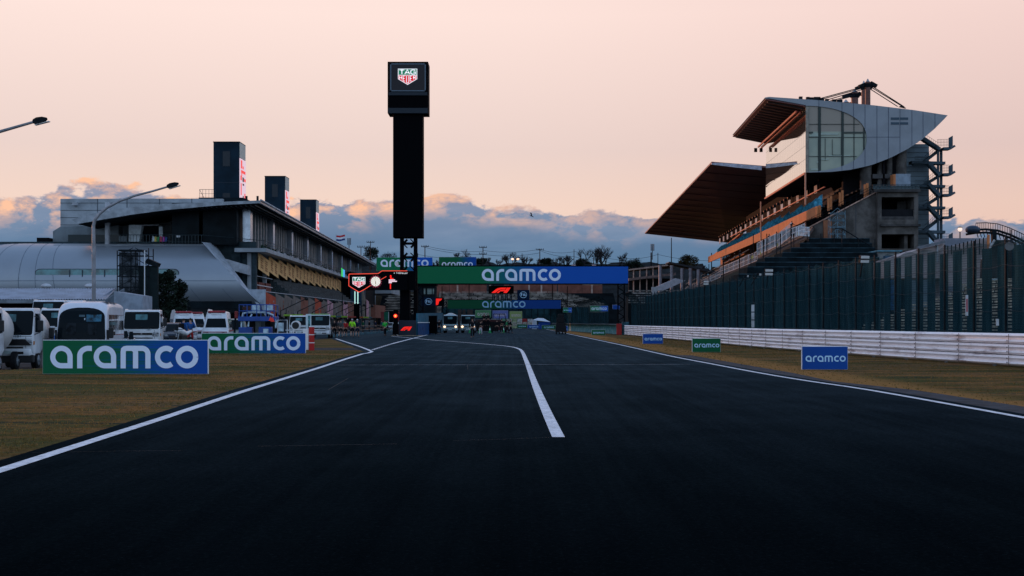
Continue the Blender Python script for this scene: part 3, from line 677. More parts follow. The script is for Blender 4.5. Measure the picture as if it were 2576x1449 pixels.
# upper storey facade along the length: dark wall, white columns, thin fins
mb = MB(); mb.add([(-35.6, 184, 11.5), (PL(-35.6, 378), 378, 11.5), (PL(-35.6, 378), 378, 16.9), (-35.6, 184, 16.9)], [(0, 1, 2, 3)]); mb.add([(-35.6, 184, 11.5), (-44, 184, 11.5), (-44, 184, 16.9), (-35.6, 184, 16.9)], [(0, 1, 2, 3)])
mb.build('facade_glass', mat('facade_glass', (.006, .011, .015), .4, var=.3, sc=.4, spec=.06), pit, world=True)
bay = 20.5; cproto = fproto = None
for k in range(9):
    Y = 187 + k * bay
    q = MB().box(-.5, .5, -.8, .8, 0, 5.3)
    if cproto is None: cproto = q.build('column', mat('column_metal', (.42, .46, .52), .22, .7, var=.1), pit); o = cproto
    else: o = cproto.copy(); COL.objects.link(o); o.parent = pit
    o.location = Vector((PL(-34.6, Y), Y, 11.5)) - pit.location
    for j in range(1, 8):
        if Y + j * bay / 8 > 372: break
        yy = Y + j * bay / 8
        if fproto is None:
            fproto = MB().box(-.12, .12, -.28, .28, 0, 5.4).build('fin', mat('fin_metal', (.26, .27, .28), .5, .2, var=.1), pit); o = fproto
        else: o = fproto.copy(); COL.objects.link(o); o.parent = pit
        o.location = Vector((PL(-34.9, yy), yy, 11.45)) - pit.location
# balcony slab and railing
mb = MB(); mb.prism([(-31.9, 184.5, 10.6), (-36, 184.5, 10.6), (-36 - 4.3, 376, 10.6), (-31.9 - 4.3, 376, 10.6)], (0, 0, .5)); mb.build('balcony_floor', PANEL, pit, world=True)
mb = MB()
def rl(z): return [(PL(-32.0, Y), Y, z) for Y in (184, 376)]
for z in (12.1, 11.75, 11.4): mb.tube(rl(z), .035, 4)
for k in range(64): Y = 184 + k * 3; mb.box(PL(-32, Y) - .03, PL(-32, Y) + .03, Y - .03, Y + .03, 11, 12.1)
for k in range(9): mb.tube([(XA(505, 181) - 3.3 + k * .0, 182, 12.6), (XA(505, 181), 182, 12.6)], .03, 4) if k == 0 else None
mb.build('balcony_railing', RAILD, pit, world=True)
mb = MB(); xl, xr_ = XA(300, 181.5), XA(505, 181.5)
mb.tube([(xl, 182, 12.65), (xr_, 182, 12.65)], .035, 4); mb.tube([(xl, 182, 11.75), (xr_, 182, 11.75)], .03, 4)
for k in range(26): xx_ = xl + (xr_ - xl) * k / 25; mb.box(xx_ - .025, xx_ + .025, 181.97, 182.03, 11.5, 12.65)
mb.tube([(xr_, 182, 12.65), (PL(-32, 186) , 186, 12.1)], .035, 4)
mb.build('terrace_railing', RAILD, pit, world=True)
# shrubs and pale boxes behind the railing
rr = random.Random(9); mb = MB()
for k in range(46):
    Y = 186 + k * 3.1 + rr.random(); s_ = rr.uniform(.25, .6); mb.ball((PL(-32.6, Y), Y, 11.3), (s_ * .6, s_, s_), 6, 4)
mb.build('planter_greenery', mat('dark_leaf', (.012, .03, .02), .9, var=.3, sc=6), pit, world=True)
mb = MB()
for k in range(16): Y = 196 + k * 7 + rr.random() * 3; MB().box(PL(-32.3, Y), PL(-32.1, Y), Y, Y + 2.2, 11.05, 11.45).build('balcony_bench', CONCP, pit, world=True)
# saw-tooth balcony panels: sand coloured with dark red printed blocks
SAND = mat('sand_panel', (.80, .47, .20), .7, var=.06, sc=.3); PRN = mat('dark_red_print', (.42, .20, .09), .8, var=.25, sc=3)
for k in range(12):
    Ya = 187 + k * 9.2; Yb = Ya + 9.2; xa_ = PL(-33.15, Ya); xb_ = PL(-33.15, Yb) + .55
    zt_ = 10.25; zb_ = 8.15; dz = -.0
    P = [(xa_ + .02, Ya, zt_ + .36), (xb_ - .55, Yb + .1, zt_ - .30), (xb_ - .55, Yb + .1, zb_ - .36), (xa_ + .02, Ya, zb_ + .30)]
    pn = MB().prism(P, (-.1, 0, 0)).build('balcony_panel', SAND, pit, world=True)
    for j in range(2):
        mb = MB()
        for r in range(5):
            t0 = .16 + j * .42; t1 = t0 + (.24 if r != 2 else .16)
            A = Vector(P[0]).lerp(Vector(P[1]), t0); B_ = Vector(P[0]).lerp(Vector(P[1]), t1); z_ = -.38 - r * .30
            mb.add([(A.x + .03, A.y, A.z + z_), (B_.x + .03, B_.y, B_.z + z_), (B_.x + .03, B_.y, B_.z + z_ - .21), (A.x + .03, A.y, A.z + z_ - .21)], [(0, 1, 2, 3)])
        mb.build('print', PRN, pn, world=True)
    mb.build('print', PRN, pn, world=True) if False else None
# middle storey: glazing, posts, tiers of seats
mb = MB().add([(-35.2, 184, 4.5), (PL(-35.2, 300), 300, 4.5), (PL(-35.2, 300), 300, 10.5), (-35.2, 184, 10.5)], [(0, 1, 2, 3)]); mb.build('middle_glazing', GLASSD, pit, world=True)
mb = MB()
for k in range(9): Y = 186 + k * 13; MB().box(PL(-34.2, Y) - .25, PL(-34.2, Y) + .25, Y - .25, Y + .25, 5.5, 10.5).build('storey_post', PANEL, pit, world=True)
for k in range(5): MB().box(-34.9 + k * .55, -34.4 + k * .55, 205, 285, 5.2, 7.7 - k * .42).build('seat_tier', mat('tier_dark', (.05, .065, .07), .8, var=.5, sc=5, stretch=(1, .2, 3)), pit, world=True) if k == 0 else MB().box(-34.9 + k * .55, -34.4 + k * .55, 205, 285, 5.2, 7.7 - k * .42).build('seat_tier', mat('tier_dark', (.05, .065, .07)), pit, world=True)
mb = MB()
for k in range(2): mb.tube([(-34.2, 186, 7.7 - k * 1.2), (-34.2, 203, 7.6 - k * 1.2)], .06, 5)
mb.build('light_tube', mat('pale_tube', (.6, .62, .65), .4, var=0), pit, world=True)
mb = MB()
for k in range(3): mb.box(-34.4, -34.2, 187 + k * 5.3, 191.2 + k * 5.3, 5.5, 6.9)
mb.build('red_backdrop', mat('brick_red', (.16, .05, .04), .8, var=.2, sc=1), pit, world=True)
# garage fascia: saw-tooth poster panels above the garages
mb = MB().add([(-31.6, 181, 5.35), (-31.0, 290, 5.35), (-31.0, 290, 5.45), (-31.6, 181, 5.45), (-34.5, 181, 5.45), (-34.5, 290, 5.45)], [(0, 1, 2, 3), (3, 2, 5, 4)]); mb.build('fascia_cap', CONCP, pit, world=True)
MB().add([(-31.75, 181, 2.9), (-31.2, 290, 2.9), (-31.2, 290, 5.35), (-31.75, 181, 5.35)], [(0, 1, 2, 3)]).build('fascia_back', mat('teal_dark', (.02, .055, .065), .8), pit, world=True)
fcol = [('red_poster', (.52, .085, .045)), ('grey_poster', (.20, .175, .16)), ('grey_poster', (.20, .175, .16)), ('grey_poster', (.20, .175, .16)), ('rust_poster', (.27, .105, .075)), ('grey_poster', (.20, .175, .16)), ('red_poster', (.52, .085, .045)), ('grey_poster', (.20, .175, .16)), ('pink_poster', (.62, .34, .40)), ('grey_poster', (.20, .175, .16)), ('grey_poster', (.20, .175, .16)), ('pink_poster', (.62, .34, .40)), ('rust_poster', (.27, .105, .075)), ('rust_poster', (.27, .105, .075)), ('grey_poster', (.20, .175, .16))]
rr = random.Random(4)
for k, (nm, c) in enumerate(fcol):
    Ya = 181.5 + k * 7.25; Yb = Ya + 7.05; xa_ = -31.55 + (Ya - 181) * .005
    P = [Vector((xa_ + .2, Ya, 5.3)), Vector((xa_ + .2, Yb + .2, 4.75)), Vector((xa_ + .2, Yb + .2, 2.0)), Vector((xa_ + .2, Ya, 2.75))]
    pn = MB().prism(P, (-.08, 0, 0)).build('garage_panel', mat(nm, c, .7, var=.25, sc=.8, col2=tuple(q * .7 for q in c)), pit, world=True)
    mb = MB()
    for j in range(7):
        t0 = rr.uniform(.05, .85); zz = rr.uniform(2.7, 4.7); A = P[0].lerp(P[1], t0); B_ = P[0].lerp(P[1], min(1, t0 + rr.uniform(.03, .12))); hh = rr.uniform(.1, .8)
        mb.add([(A.x + .02, A.y, zz), (B_.x + .02, B_.y, zz), (B_.x + .02, B_.y, zz - hh), (A.x + .02, A.y, zz - hh)], [(0, 1, 2, 3)])
    mb.build('poster_print', mat('poster_print_%d' % (k % 3), [(.28, .27, .28), (.24, .075, .05), (.06, .055, .06)][k % 3], .8, var=.2), pn, world=True)
mb = MB()
for k in range(15): MB().beam((-31.9, 182 + k * 7.25, 2.7), (-31.85, 182 + k * 7.25, 0), .5, .4).build('garage_pier', mat('pier_dark', (.03, .035, .04), .8), pit, world=True)
MB().box(-36, -33.2, 182, 292, 0, 2.9).build('garage_interior', BLACK, pit, world=True)
# end wing with wavy outline past the garages
MB().prism([(-30.4, 292, 2.2), (-30.2, 304, 2.2), (-30.2, 304, 5.2), (-30.3, 297, 5.6), (-30.4, 294, 6.6), (-30.5, 292, 9.0)], (-.4, 0, 0)).build('end_wing', mat('wing_sand', (.20, .17, .14), .7), pit, world=True)
MB().add([(-30.1, 294, 2.6), (-30.1, 299, 2.6), (-30.1, 299, 5.8), (-30.1, 294, 6.2)], [(0, 1, 2, 3)]).build('end_poster', mat('pink_poster', (.62, .34, .40)), pit, world=True)
MB().box(-33, -29.4, 306, 330, 2.4, 5.2).build('end_wing', mat('rust_poster', (.27, .105, .075)), pit, world=True)
# far part: black block, blue wall
MB().box(-36.9, -33.9, 300, 352, 2, ZA(683, 300)).build('far_block', BLACK, pit, world=True)
MB().box(-33.85, -30.8, 298, 299, 0, ZA(705, 299)).build('blue_wall', mat('blue_wall', (.012, .045, .085), .6, var=.2), pit, world=True)
MB().box(-45, -30, 354, 380, 8.6, 12).build('far_roof', PANEL, pit, world=True)
# roof fence and small rooftop items
mb = MB()
for k in range(6): xx_ = XA(502, 205) + k * .45; mb.box(xx_ - .02, xx_ + .02, 204.98, 205.02, 19.3 - .8, 20.6)
mb.tube([(XA(502, 205), 205, 20.6), (XA(537, 205), 205, 20.6)], .03, 4); mb.tube([(XA(502, 205), 205, 20.0), (XA(537, 205), 205, 20.0)], .02, 4); mb.tube([(XA(502, 205), 205, 20.6), (XA(514, 205), 205, 19.3)], .03, 4)
mb.build('roof_railing', RAILD, rf, world=True)
MB().prism([PX(500, 497, 206), PX(612, 497, 206), PX(622, 503, 206), PX(622, 512, 206), PX(500, 512, 206)], (0, 8, 0)).build('roof_deck', SOFFIT, rf, world=True)
mb = MB()
for u in (620, 648): mb.cb(PX(u, 500, 182), (.25, .25, .7))
mb.build('roof_vent', DARKST, rf, world=True)
# towers with lit screens on their track side ---------------------------------
TW = mat('tower_blue_black', (.006, .019, .033), .7, var=.2, sc=.3); TWP = mat('tower_cream', (.55, .52, .45), .6, var=.06); WIN = mat('tower_window', (.004, .010, .018), .3, var=0)
LEDW = mat('led_white', (.25, .2, .22), .5, var=0, emit=(.85, .62, .72), es=.78); LEDR = mat('led_red', (.3, .02, .02), .5, var=0, emit=(.80, .055, .05), es=1.0); LEDK = mat('led_dark', (.02, .02, .02), .5, var=0)
def led_tower(label, u0, u1, v0, Y, base, n):
    x1 = XA(u1, Y); x0 = XA(u0, Y); zt = ZA(v0, Y); D = 4.6; t = thing('screen_tower', label, 'tower', (x0, Y, base), group='screen towers on the pit building roof'); H = zt - base; Wd = x1 - x0
    MB().box(0, Wd, 0, D, 0, H).build('shaft', TW, t)
    q = MB(); q.box(-.06, Wd + .06, -.06, D + .06, H, H + .12); q.build('cap', DARKST, t)
    MB().box(Wd, Wd + .06, .15, D, H * .80, H).build('cream_band', TWP, t)
    sc_ = MB().box(Wd, Wd + .12, .1, D - .05, .1, H * .79).build('screen', LEDW, t)
    rr = random.Random(n); mb = MB(); X = Wd + .13
    for a, c, e, f in [(.15, .9, .60, .64), (.12, .36, .66, .77), (.66, .95, .50, .54), (.05, .3, .50, .56), (.1, .25, .30, .46), (.72, .9, .16, .34), (.42, .6, .66, .70), (.2, .34, .56, .6)]:
        mb.add([(X, D * a, H * e), (X, D * c, H * e), (X, D * c, H * f), (X, D * a, H * f)], [(0, 1, 2, 3)])
    mb.build('screen_figures', LEDR, sc_)
    mb = MB()
    for a, c, e, f in [(.38, .62, .49, .55), (.44, .60, .18, .30), (.40, .66, .44, .465)]: mb.add([(X + .01, D * a, H * e), (X + .01, D * c, H * e), (X + .01, D * c, H * f), (X + .01, D * a, H * f)], [(0, 1, 2, 3)])
    mb.build('screen_text', LEDK, sc_)
    for a, c in ((.12, .32), (.68, .88)): MB().box(Wd * .36, Wd * .64, -.04, 0, H * a, H * c).build('louvre_window', WIN, t)
    MB().box(-.03, Wd + .03, -.03, D + .03, H * .46, H * .463).build('joint', SEAM, t)
led_tower('tallest dark tower with pink screen, leftmost on the pit building roof', 537, 602, 358, 210, 17.0, 1)
led_tower('middle dark tower with red and pink screen on the pit building roof', 666, 717, 444, 268, 16.9, 2)
led_tower('smallest and farthest dark tower with screen on the pit building roof', 755, 795, 503, 341, 16.9, 3)
# flags beyond the roof
t = thing('flagpole', 'white flagpole with red white and blue flag above the pit roof', 'flag', (XA(845, 330), 330, 17))
MB().cyl((0, 0, 0), (0, 0, 4.9), .07).build('pole', CONCP, t)
def flag(mats, x0, z0, L, H_):
    for i, mm in enumerate(mats):
        MB().grid(lambda a, b_: (x0 + L * a, .18 * math.sin(a * 7), z0 - H_ * (i + b_) / len(mats) - .18 * math.sin(a * 5) * a), 10, 1).build('flag_stripe', mm, t)
flag([mat('flag_red', (.45, .03, .04), .8, var=0), mat('flag_white', (.65, .65, .68), .8, var=0), mat('flag_navy', (.02, .04, .15), .8, var=0)], .1, 4.6, 2.0, 1.3)
# low building with corrugated roof behind the mixer trucks -------------------
lb = thing('corrugated_shed', 'low grey shed with corrugated metal roof behind the bus', 'building', (XA(230, 110), 110, 0))
Yr = 108
mb = MB(); za, zb_ = ZA(726, Yr + 5), ZA(753, Yr)
x0, x1 = -46, XA(265, Yr); N = 150
vs = []
for i in range(N + 1):
    xx_ = x0 + (x1 - x0) * i / N; cz = .05 * math.sin(i * math.pi / 1.0 + 1.57) if False else (.05 if i % 2 else -.05)
    vs += [(xx_, Yr, zb_ + cz), (min(xx_ + .9 * i / N * 0 + 0, XA(291, Yr + 5)), Yr + 5, za + cz)]
mb.add(vs, [(2 * i, 2 * i + 2, 2 * i + 3, 2 * i + 1) for i in range(N)]); mb.build('roof', mat('corrugated', (.26, .32, .40), .45, .3, var=.12, sc=1), lb, world=True)
MB().box(x0, x1, Yr - .05, Yr + .1, zb_ - .28, zb_ - .05).build('fascia', mat('fascia_grey', (.17, .20, .23), .7), lb, world=True)
MB().box(x0, x1 - .5, Yr + 1.5, Yr + 5, 0, zb_ - .3).build('wall', BLACK, lb, world=True)
MB().prism([(x1, Yr, zb_), (x1, Yr + 5, za), (x1, Yr + 5, 0), (x1, Yr, 0)], (.1, 0, 0)).build('gable', mat('gable_grey', (.10, .13, .16), .7), lb, world=True)
MB().prism([(x1 + .1, Yr + 2, zb_ + .65), (XA(375, Yr + 6), Yr + 4, ZA(744, Yr + 4)), (XA(375, Yr + 6), Yr + 4, 0), (x1 + .1, Yr + 2, 0)], (0, 3, 0)).build('side_wing', mat('wing_grey', (.24, .28, .34), .6, var=.12), lb, world=True)
for u in (116, 226): MB().ball(PX(u, 720, Yr + 6), (.44, .44, .22), 10, 6).build('roof_dome', CONCP, lb, world=True)
# dark scaffold tower carrying a slanted screen -------------------------------
sc_ = thing('scaffold_tower', 'dark netted scaffold tower with a slanted screen head beside a dark bush', 'scaffold', (XA(330, 125), 125, 0))
Ys = 125; x0, x1 = XA(295, Ys), XA(374, Ys); zt = ZA(630, Ys)
mb = MB()
for xx_ in (x0, x0 + 1.2, (x0 + x1) / 2 + .6, x1): 
    for yy in (Ys, Ys + 1.6): mb.cyl((xx_, yy, 0), (xx_, yy, zt + (.2 if xx_ > x0 + 2 else 0)), .05, n=5)
for k in range(9):
    z_ = zt * k / 8.5
    for yy in (Ys, Ys + 1.6): mb.cyl((x0, yy, z_), (x1, yy, z_), .035, n=5)
    mb.cyl((x0, Ys, z_), (x0 + 1.4, Ys, z_ + .7), .03, n=4); mb.cyl((x1 - 1.2, Ys, z_ + .7), (x1, Ys, z_), .03, n=4)
mb.build('poles', DARKST, sc_, world=True)
m, g, b = newmat('scaffold_net'); b.inputs['Base Color'].default_value = (.006, .012, .018, 1); b.inputs['Roughness'].default_value = .9
pos = g.n.new('ShaderNodeNewGeometry').outputs['Position']; g.l.new(g.m('ADD', .55, g.m('MULTIPLY', g.sm(g.noise(pos, 1.6, 4, .6), .35, .65), .42)), b.inputs['Alpha'])
MB().box(x0 + .05, x1 - 1.0, Ys + .4, Ys + .45, .3, zt - .15).build('netting', m, sc_, world=True)
MB().box(x1 - .95, XA(395, Ys), Ys + .2, Ys + .6, 0, ZA(668, Ys)).build('screen_back', mat('screen_back', (.008, .016, .018), .7), sc_, world=True)
MB().prism([PX(362, 662, Ys), PX(370, 650, Ys), PX(397, 662, Ys), PX(393, 671, Ys)], (0, 1.2, 0)).build('head', DARKST, sc_, world=True)
MB().box(x0 + .1, XA(358, Ys), Ys - .05, Ys + 1.7, zt - .05, zt + .08).build('deck', DARKST, sc_, world=True)
mb = MB(); mb.cyl(PX(318, 632, Ys - .3) + Vector((0, 0, 0)), (PX(366, 632, Ys).x, Ys - .3, 0), .03); 
MB().cyl((XA(366, Ys), Ys - .3, 0), (XA(366, Ys), Ys - .3, zt), .045).build('pale_pole', mat('pale_tube', (.6, .62, .65)), sc_, world=True)
# lamp posts ------------------------------------------------------------------
POLE = mat('lamp_pole_grey', (.24, .24, .26), .5, .3, var=.15, sc=2)
def lamp(label, pts, Y, head, r0=.12, r1=.055):
    P = [PX(u, v, Y) for u, v in pts]; t = thing('street_lamp', label, 'lamp post', (P[0].x, Y, -.4))
    n = len(P); MB().tube(P, [r0 + (r1 - r0) * i / (n - 1) for i in range(n)], 10).build('pole', POLE, t, smooth=True, world=True)
    (ua, va), (ub, vb) = head; A, B_ = PX(ua, va, Y), PX(ub, vb, Y); d = (B_ - A).normalized()
    up = d.cross(Vector((0, 1, 0))); up = up if up.z > 0 else -up
    q = MB(); L = (B_ - A).length
    for a, w, h, c in ((0, .10, .08, 0),): pass
    def sec(tt, w, h): c = A + d * L * tt; return [c + Vector((0, -w, 0)) - up * h * .5, c + Vector((0, w, 0)) - up * h * .5, c + Vector((0, w * .8, 0)) + up * h * .5, c + Vector((0, -w * .8, 0)) + up * h * .5]
    S = [sec(0, .06, .12), sec(.08, .09, .2), sec(.35, .15, .26), sec(.75, .15, .2), sec(1, .07, .07)]
    q.add([p for s_ in S for p in s_], [(i * 4 + k, i * 4 + (k + 1) % 4, (i + 1) * 4 + (k + 1) % 4, (i + 1) * 4 + k) for i in range(4) for k in range(4)] + [(0, 1, 2, 3), (16, 17, 18, 19)])
    hd = q.build('lamp_head', DARKST, t, world=True)
    c = A + d * L * .62 - up * .13; MB().prism([c + d * a + Vector((0, w, 0)) for a, w in ((-.3, -.1), (.3, -.1), (.3, .1), (-.3, .1))], -up * .03).build('lens', FLM, hd, world=True)
    return t
lamp('tall curved grey lamp post arching over the silver pit building', [(236, 838), (236, 700), (235.5, 600), (235, 568), (239, 553), (250, 538), (270, 522), (300, 506), (340, 492), (380, 482), (421, 470)], 75, ((420, 470), (449, 461)), .11, .05)
lamp('lamp head on a slanted arm reaching in at the upper left edge', [(-160, 900), (-158, 420), (-150, 392), (-120, 374), (-60, 350), (0, 331), (84, 307)], 58, ((83, 307), (118, 298)), .12, .055)
# ================================================================== CENTRE: TOWER, PIT SCREEN, GANTRIES, BOARDS
TBLK = mat('tower_black', (.0016, .0018, .003), .7, var=0, spec=.03)
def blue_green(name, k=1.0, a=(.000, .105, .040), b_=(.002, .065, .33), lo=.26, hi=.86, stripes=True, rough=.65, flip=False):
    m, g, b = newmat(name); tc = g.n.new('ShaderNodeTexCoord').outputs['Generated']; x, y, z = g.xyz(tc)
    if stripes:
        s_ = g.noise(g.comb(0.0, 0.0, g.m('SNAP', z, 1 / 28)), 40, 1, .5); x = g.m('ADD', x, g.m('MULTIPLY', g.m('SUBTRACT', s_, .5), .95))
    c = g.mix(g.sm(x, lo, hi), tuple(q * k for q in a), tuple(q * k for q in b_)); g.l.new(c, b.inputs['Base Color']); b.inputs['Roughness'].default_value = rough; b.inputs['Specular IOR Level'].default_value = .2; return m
BG = blue_green('green_blue_print'); BGL = blue_green('green_blue_banner', 1.25, stripes=False, lo=.30, hi=.62)
LET = mat('letter_white', (.72, .78, .92), .6, var=0); LETB = mat('letter_cyan', (.45, .68, .88), .6, var=0)
BLUE = mat('board_blue', (.003, .060, .30), .6, var=.05, sc=.5, spec=.2); GREEN = mat('board_green', (.0, .10, .035), .6, var=.05, sc=.5, spec=.2)
WHITE = mat('white_edge', (.78, .77, .78), .6, var=.05)
def board(label, x0, x1, Y, z0, z1, face, name='advertising_board', group=None, text=(.08, .30, .92), let=None, thick=.10, frame=WHITE, rz=0, legs=True, h_ratio=1.0):
    """text: (left, centre height, right) as shares of the face"""
    w, h = x1 - x0, z1 - z0; t = thing(name, label, 'sign board', (x0, Y, z0), rz, group=group)
    MB().box(0, w, 0, thick, 0, h).build('frame', frame, t, bevel=.012)
    f = MB().box(.012, w - .012, -.012, -.002, .012, h - .012).build('panel', face, t)
    k = w * (text[2] - text[0]) / WORD_L; mb = MB(); word_mark(mb, flatT(w * text[0], -.022, h * text[1], k * h_ratio, k)); mb.build('lettering', let or LET, f, fix=False)
    if legs: MB().beam((w * .15, thick + .02, h * .8), (w * .15, thick + .55, 0.02), .04).build('strut', DARKST, t); MB().beam((w * .85, thick + .02, h * .8), (w * .85, thick + .55, 0.02), .04).build('strut', DARKST, t)
    return t
def bpx(label, u0, u1, v0, v1, Y, face, **k): return board(label, XA(u0, Y), XA(u1, Y), Y, ZA(v1, Y), ZA(v0, Y), face, **k)
t = bpx('long green to blue aramco board in the left grass in front of the white bus', 107, 526, 855, 941, 40.6, BG, text=(.050, .50, .942), group='long green and blue boards', rz=.0)
t.rotation_euler = (0, 0, math.radians(-1.5))
bpx('long green to blue aramco board standing behind the first one, before the ambulances', 507, 769, 838, 889, 68, BG, text=(.055, .50, .95), group='long green and blue boards')
bpx('small blue aramco board, largest of the three by the right guardrail', 2017, 2133, 871, 930, 44.5, BLUE, text=(.08, .47, .95), group='small boards on the right verge', let=LETB)
bpx('small green aramco board between two blue ones on the right verge', 1741, 1813, 851, 886, 70.5, GREEN, text=(.08, .48, .95), group='small boards on the right verge', let=LETB)
bpx('small blue aramco board farthest of the three on the right verge', 1617, 1668, 839.5, 865, 97, BLUE, text=(.09, .47, .95), group='small boards on the right verge', let=LETB)
bpx('small dark green aramco board on the grass before the teal barrier', 1488, 1523, 829.5, 843, 155, GREEN, text=(.12, .45, .90), group='small boards on the right verge', let=LETB)
bpx('tiny blue aramco board beside the dark stack of equipment', 1414, 1428, 820, 834, 190, BLUE, text=(.1, .45, .92), let=LETB)
bpx('small green aramco board beyond the equipment stack at the track edge', 1363, 1398, 818, 828, 262, GREEN, text=(.15, .45, .88), let=LETB)
bpx('small blue aramco board in front of the white tent', 1327, 1358, 817, 826, 275, BLUE, text=(.15, .45, .88), let=LETB)
bpx('low green aramco board left of the white tent', 1301, 1326, 815.5, 825.5, 290, GREEN, text=(.15, .45, .88), let=LETB)
# tower --------------------------------------------------------------
Yt = 153.0
tw = thing('scoreboard_tower', 'tall black tower with shield logo head and lattice foot at the pit exit', 'tower', (XA(1026, Yt), Yt, 0))
X = lambda u: XA(u, Yt); Z = lambda v: ZA(v, Yt)
MB().box(X(988), X(1063), Yt + .3, Yt + 2.6, Z(597), Z(283)).build('shaft', TBLK, tw, world=True, bevel=.04)
q = MB(); q.prism([(X(975), Yt, Z(155)), (X(1077), Yt, Z(155)), (X(1077), Yt, Z(285)), (X(975), Yt, Z(285))], (0, 2.9, 0)); hd = q.build('head', TBLK, tw, world=True, bevel=.03)
MB().box(X(980), X(1072), Yt - .06, Yt - .01, Z(229), Z(160)).build('screen', mat('screen_plum', (.008, .005, .009), .4, var=0), hd, world=True)
fr = MB(); 
for a in ((982, 984.6, 160, 230), (1068.5, 1071, 160, 230), (982, 1071, 160, 162.5), (982, 1071, 227.5, 230)): fr.box(X(a[0]), X(a[1]), Yt - .10, Yt - .065, Z(a[3]), Z(a[2]))
fr.build('screen_frame', mat('frame_slate', (.10, .14, .18), .5, var=0), hd, world=True)
MB().box(X(976), X(1076), Yt - .12, Yt - .0, Z(285), Z(272)).build('lower_band', mat('band_navy', (.010, .018, .028), .6, var=0), hd, world=True)
MB().box(X(978), X(1075), Yt - .12, Yt - .0, Z(240), Z(232)).build('middle_band', mat('band_navy', (.010, .018, .028)), hd, world=True)
LW = mat('logo_white', (.8, .8, .8), .5, var=0, emit=(.80, .78, .80), es=.75); LG_G = mat('logo_green', (.01, .16, .07), .5, var=0, emit=(.012, .13, .07), es=1); LR = mat('logo_red', (.4, .01, .02), .5, var=0, emit=(.52, .012, .02), es=1)
NEON = mat('neon_red', (.6, .05, .03), .5, var=0, emit=(.9, .07, .035), es=.85); REDL = mat('lit_red', (.6, .02, .01), .5, var=0, emit=(.85, .012, .006), es=.9)
def shield(par, cx, Y, cz, w):      # green and red shield, w wide
    h = w * .84; P = lambda a, b_, d=0: (cx + (a - .5) * w, Y - d, cz + (b_ - .5) * h)
    out = [(0, 1), (1, 1), (1, .36), (.5, 0), (0, .36)]
    s = MB().poly([P(*p) for p in out]).build('shield', LW, par, world=True, fix=False)
    e = .035; MB().poly([P(a, b_, .02) for a, b_ in [(e, 1 - e), (1 - e, 1 - e), (1 - e, .62), (e, .62)]]).build('green_field', LG_G, s, world=True, fix=False)
    MB().poly([P(a, b_, .02) for a, b_ in [(e, .585), (1 - e, .585), (1 - e, .375), (.5, .05), (e, .375)]]).build('red_field', LR, s, world=True, fix=False)
    mb = MB(); T = lambda a, b_: P(a, b_, .04)
    mb_w = .055
    for c, x0 in (('T', .08), ('A', .36), ('G', .66)):
        for st in GLYPH[c]: stroke(mb, [(x0 + a * .25, .665 + b_ * .255) for a, b_ in st], mb_w, T)
    for c, x0, lo, cw in (('H', .085, .34, .115), ('E', .27, .235, .11), ('U', .445, .115, .12), ('E', .635, .235, .11), ('R', .81, .34, .115)):
        for st in GLYPH[c]: stroke(mb, [(x0 + a * cw, lo + b_ * (.55 - lo)) for a, b_ in st], .034, T)
    mb.build('lettering', LW, s, world=True, fix=False)
shield(hd, X(1025.5), Yt - .08, Z(193.5), X(1049.5) - X(1001))
# lattice foot
mb = MB()
for u in (1009, 1043.5): mb.box(X(u) - .19, X(u) + .19, Yt + .8, Yt + 1.1, 0, Z(597)); mb.box(X(u) - .15, X(u) + .15, Yt + 2.0, Yt + 2.3, 0, Z(597))
mb.build('leg_frame', TBLK, tw, world=True)
mb = MB(); z_ = Z(680); H_ = 1.48
while z_ < Z(597) - .1:
    mb = MB()
    for yy in (Yt + .95, Yt + 2.15):
        a = (X(1011), yy, z_); zt_ = min(z_ + H_, Z(596))
        mb.beam((X(1012), yy, z_), (X(1022), yy, z_ + H_ * .30), .30, .1); mb.beam((X(1021), yy, z_ + H_ * .30), (X(1021), yy, z_ + H_ * .30), .1) if False else None
        mb.beam((X(1041), yy, z_), (X(1031), yy, z_ + H_ * .30), .30, .1)
        mb.beam((X(1012), yy, z_ + H_), (X(1021), yy, z_ + H_ * .70), .30, .1); mb.beam((X(1041), yy, z_ + H_), (X(1031), yy, z_ + H_ * .70), .30, .1)
        mb.box(X(1010), X(1042), yy - .05, yy + .05, z_ + H_ - .10, z_ + H_ + .10)
    mb.build('lattice_bay', TBLK, tw, world=True); z_ += H_
MB().box(X(1005), X(1029), Yt + .55, Yt + 2.5, Z(806), Z(730)).build('casing', TBLK, tw, world=True)
mb = MB(); z_ = Z(806)
for k in range(8): mb.beam((X(1030), Yt + 1, Z(806) + k * .66), (X(1041), Yt + 1, Z(806) + k * .66 + .5 * (1 if k % 2 else -.2)), .12)
mb.build('brace', TBLK, tw, world=True)
bx = MB().box(X(1003), X(1046), Yt - .3, Yt + 2.4, 0, Z(806)).build('plinth', mat('plinth_navy', (.010, .016, .030), .6, var=.05), tw, world=True, bevel=.03)
mb = MB(); f_logo(mb, lambda a, b_: (X(1007.5) + a * (X(1037) - X(1007.5)), Yt - .33, Z(831.5) + b_ * (Z(821.5) - Z(831.5)))); mb.build('logo', REDL, bx, world=True, fix=False)
MB().box(X(998.5), X(1003), Yt - .35, Yt - .1, 0, Z(810)).build('white_post', WHITE, tw, world=True)
MB().cyl((X(1000), Yt + .9, Z(664)), (X(1006), Yt + .9, Z(664)), .05).build('bracket', TBLK, tw, world=True); MB().prism([PX(993, 660, Yt), PX(1001, 658.5, Yt), PX(1003, 667, Yt), PX(998, 670, Yt)], (0, .3, 0)).build('floodlight', FLM, tw, world=True)
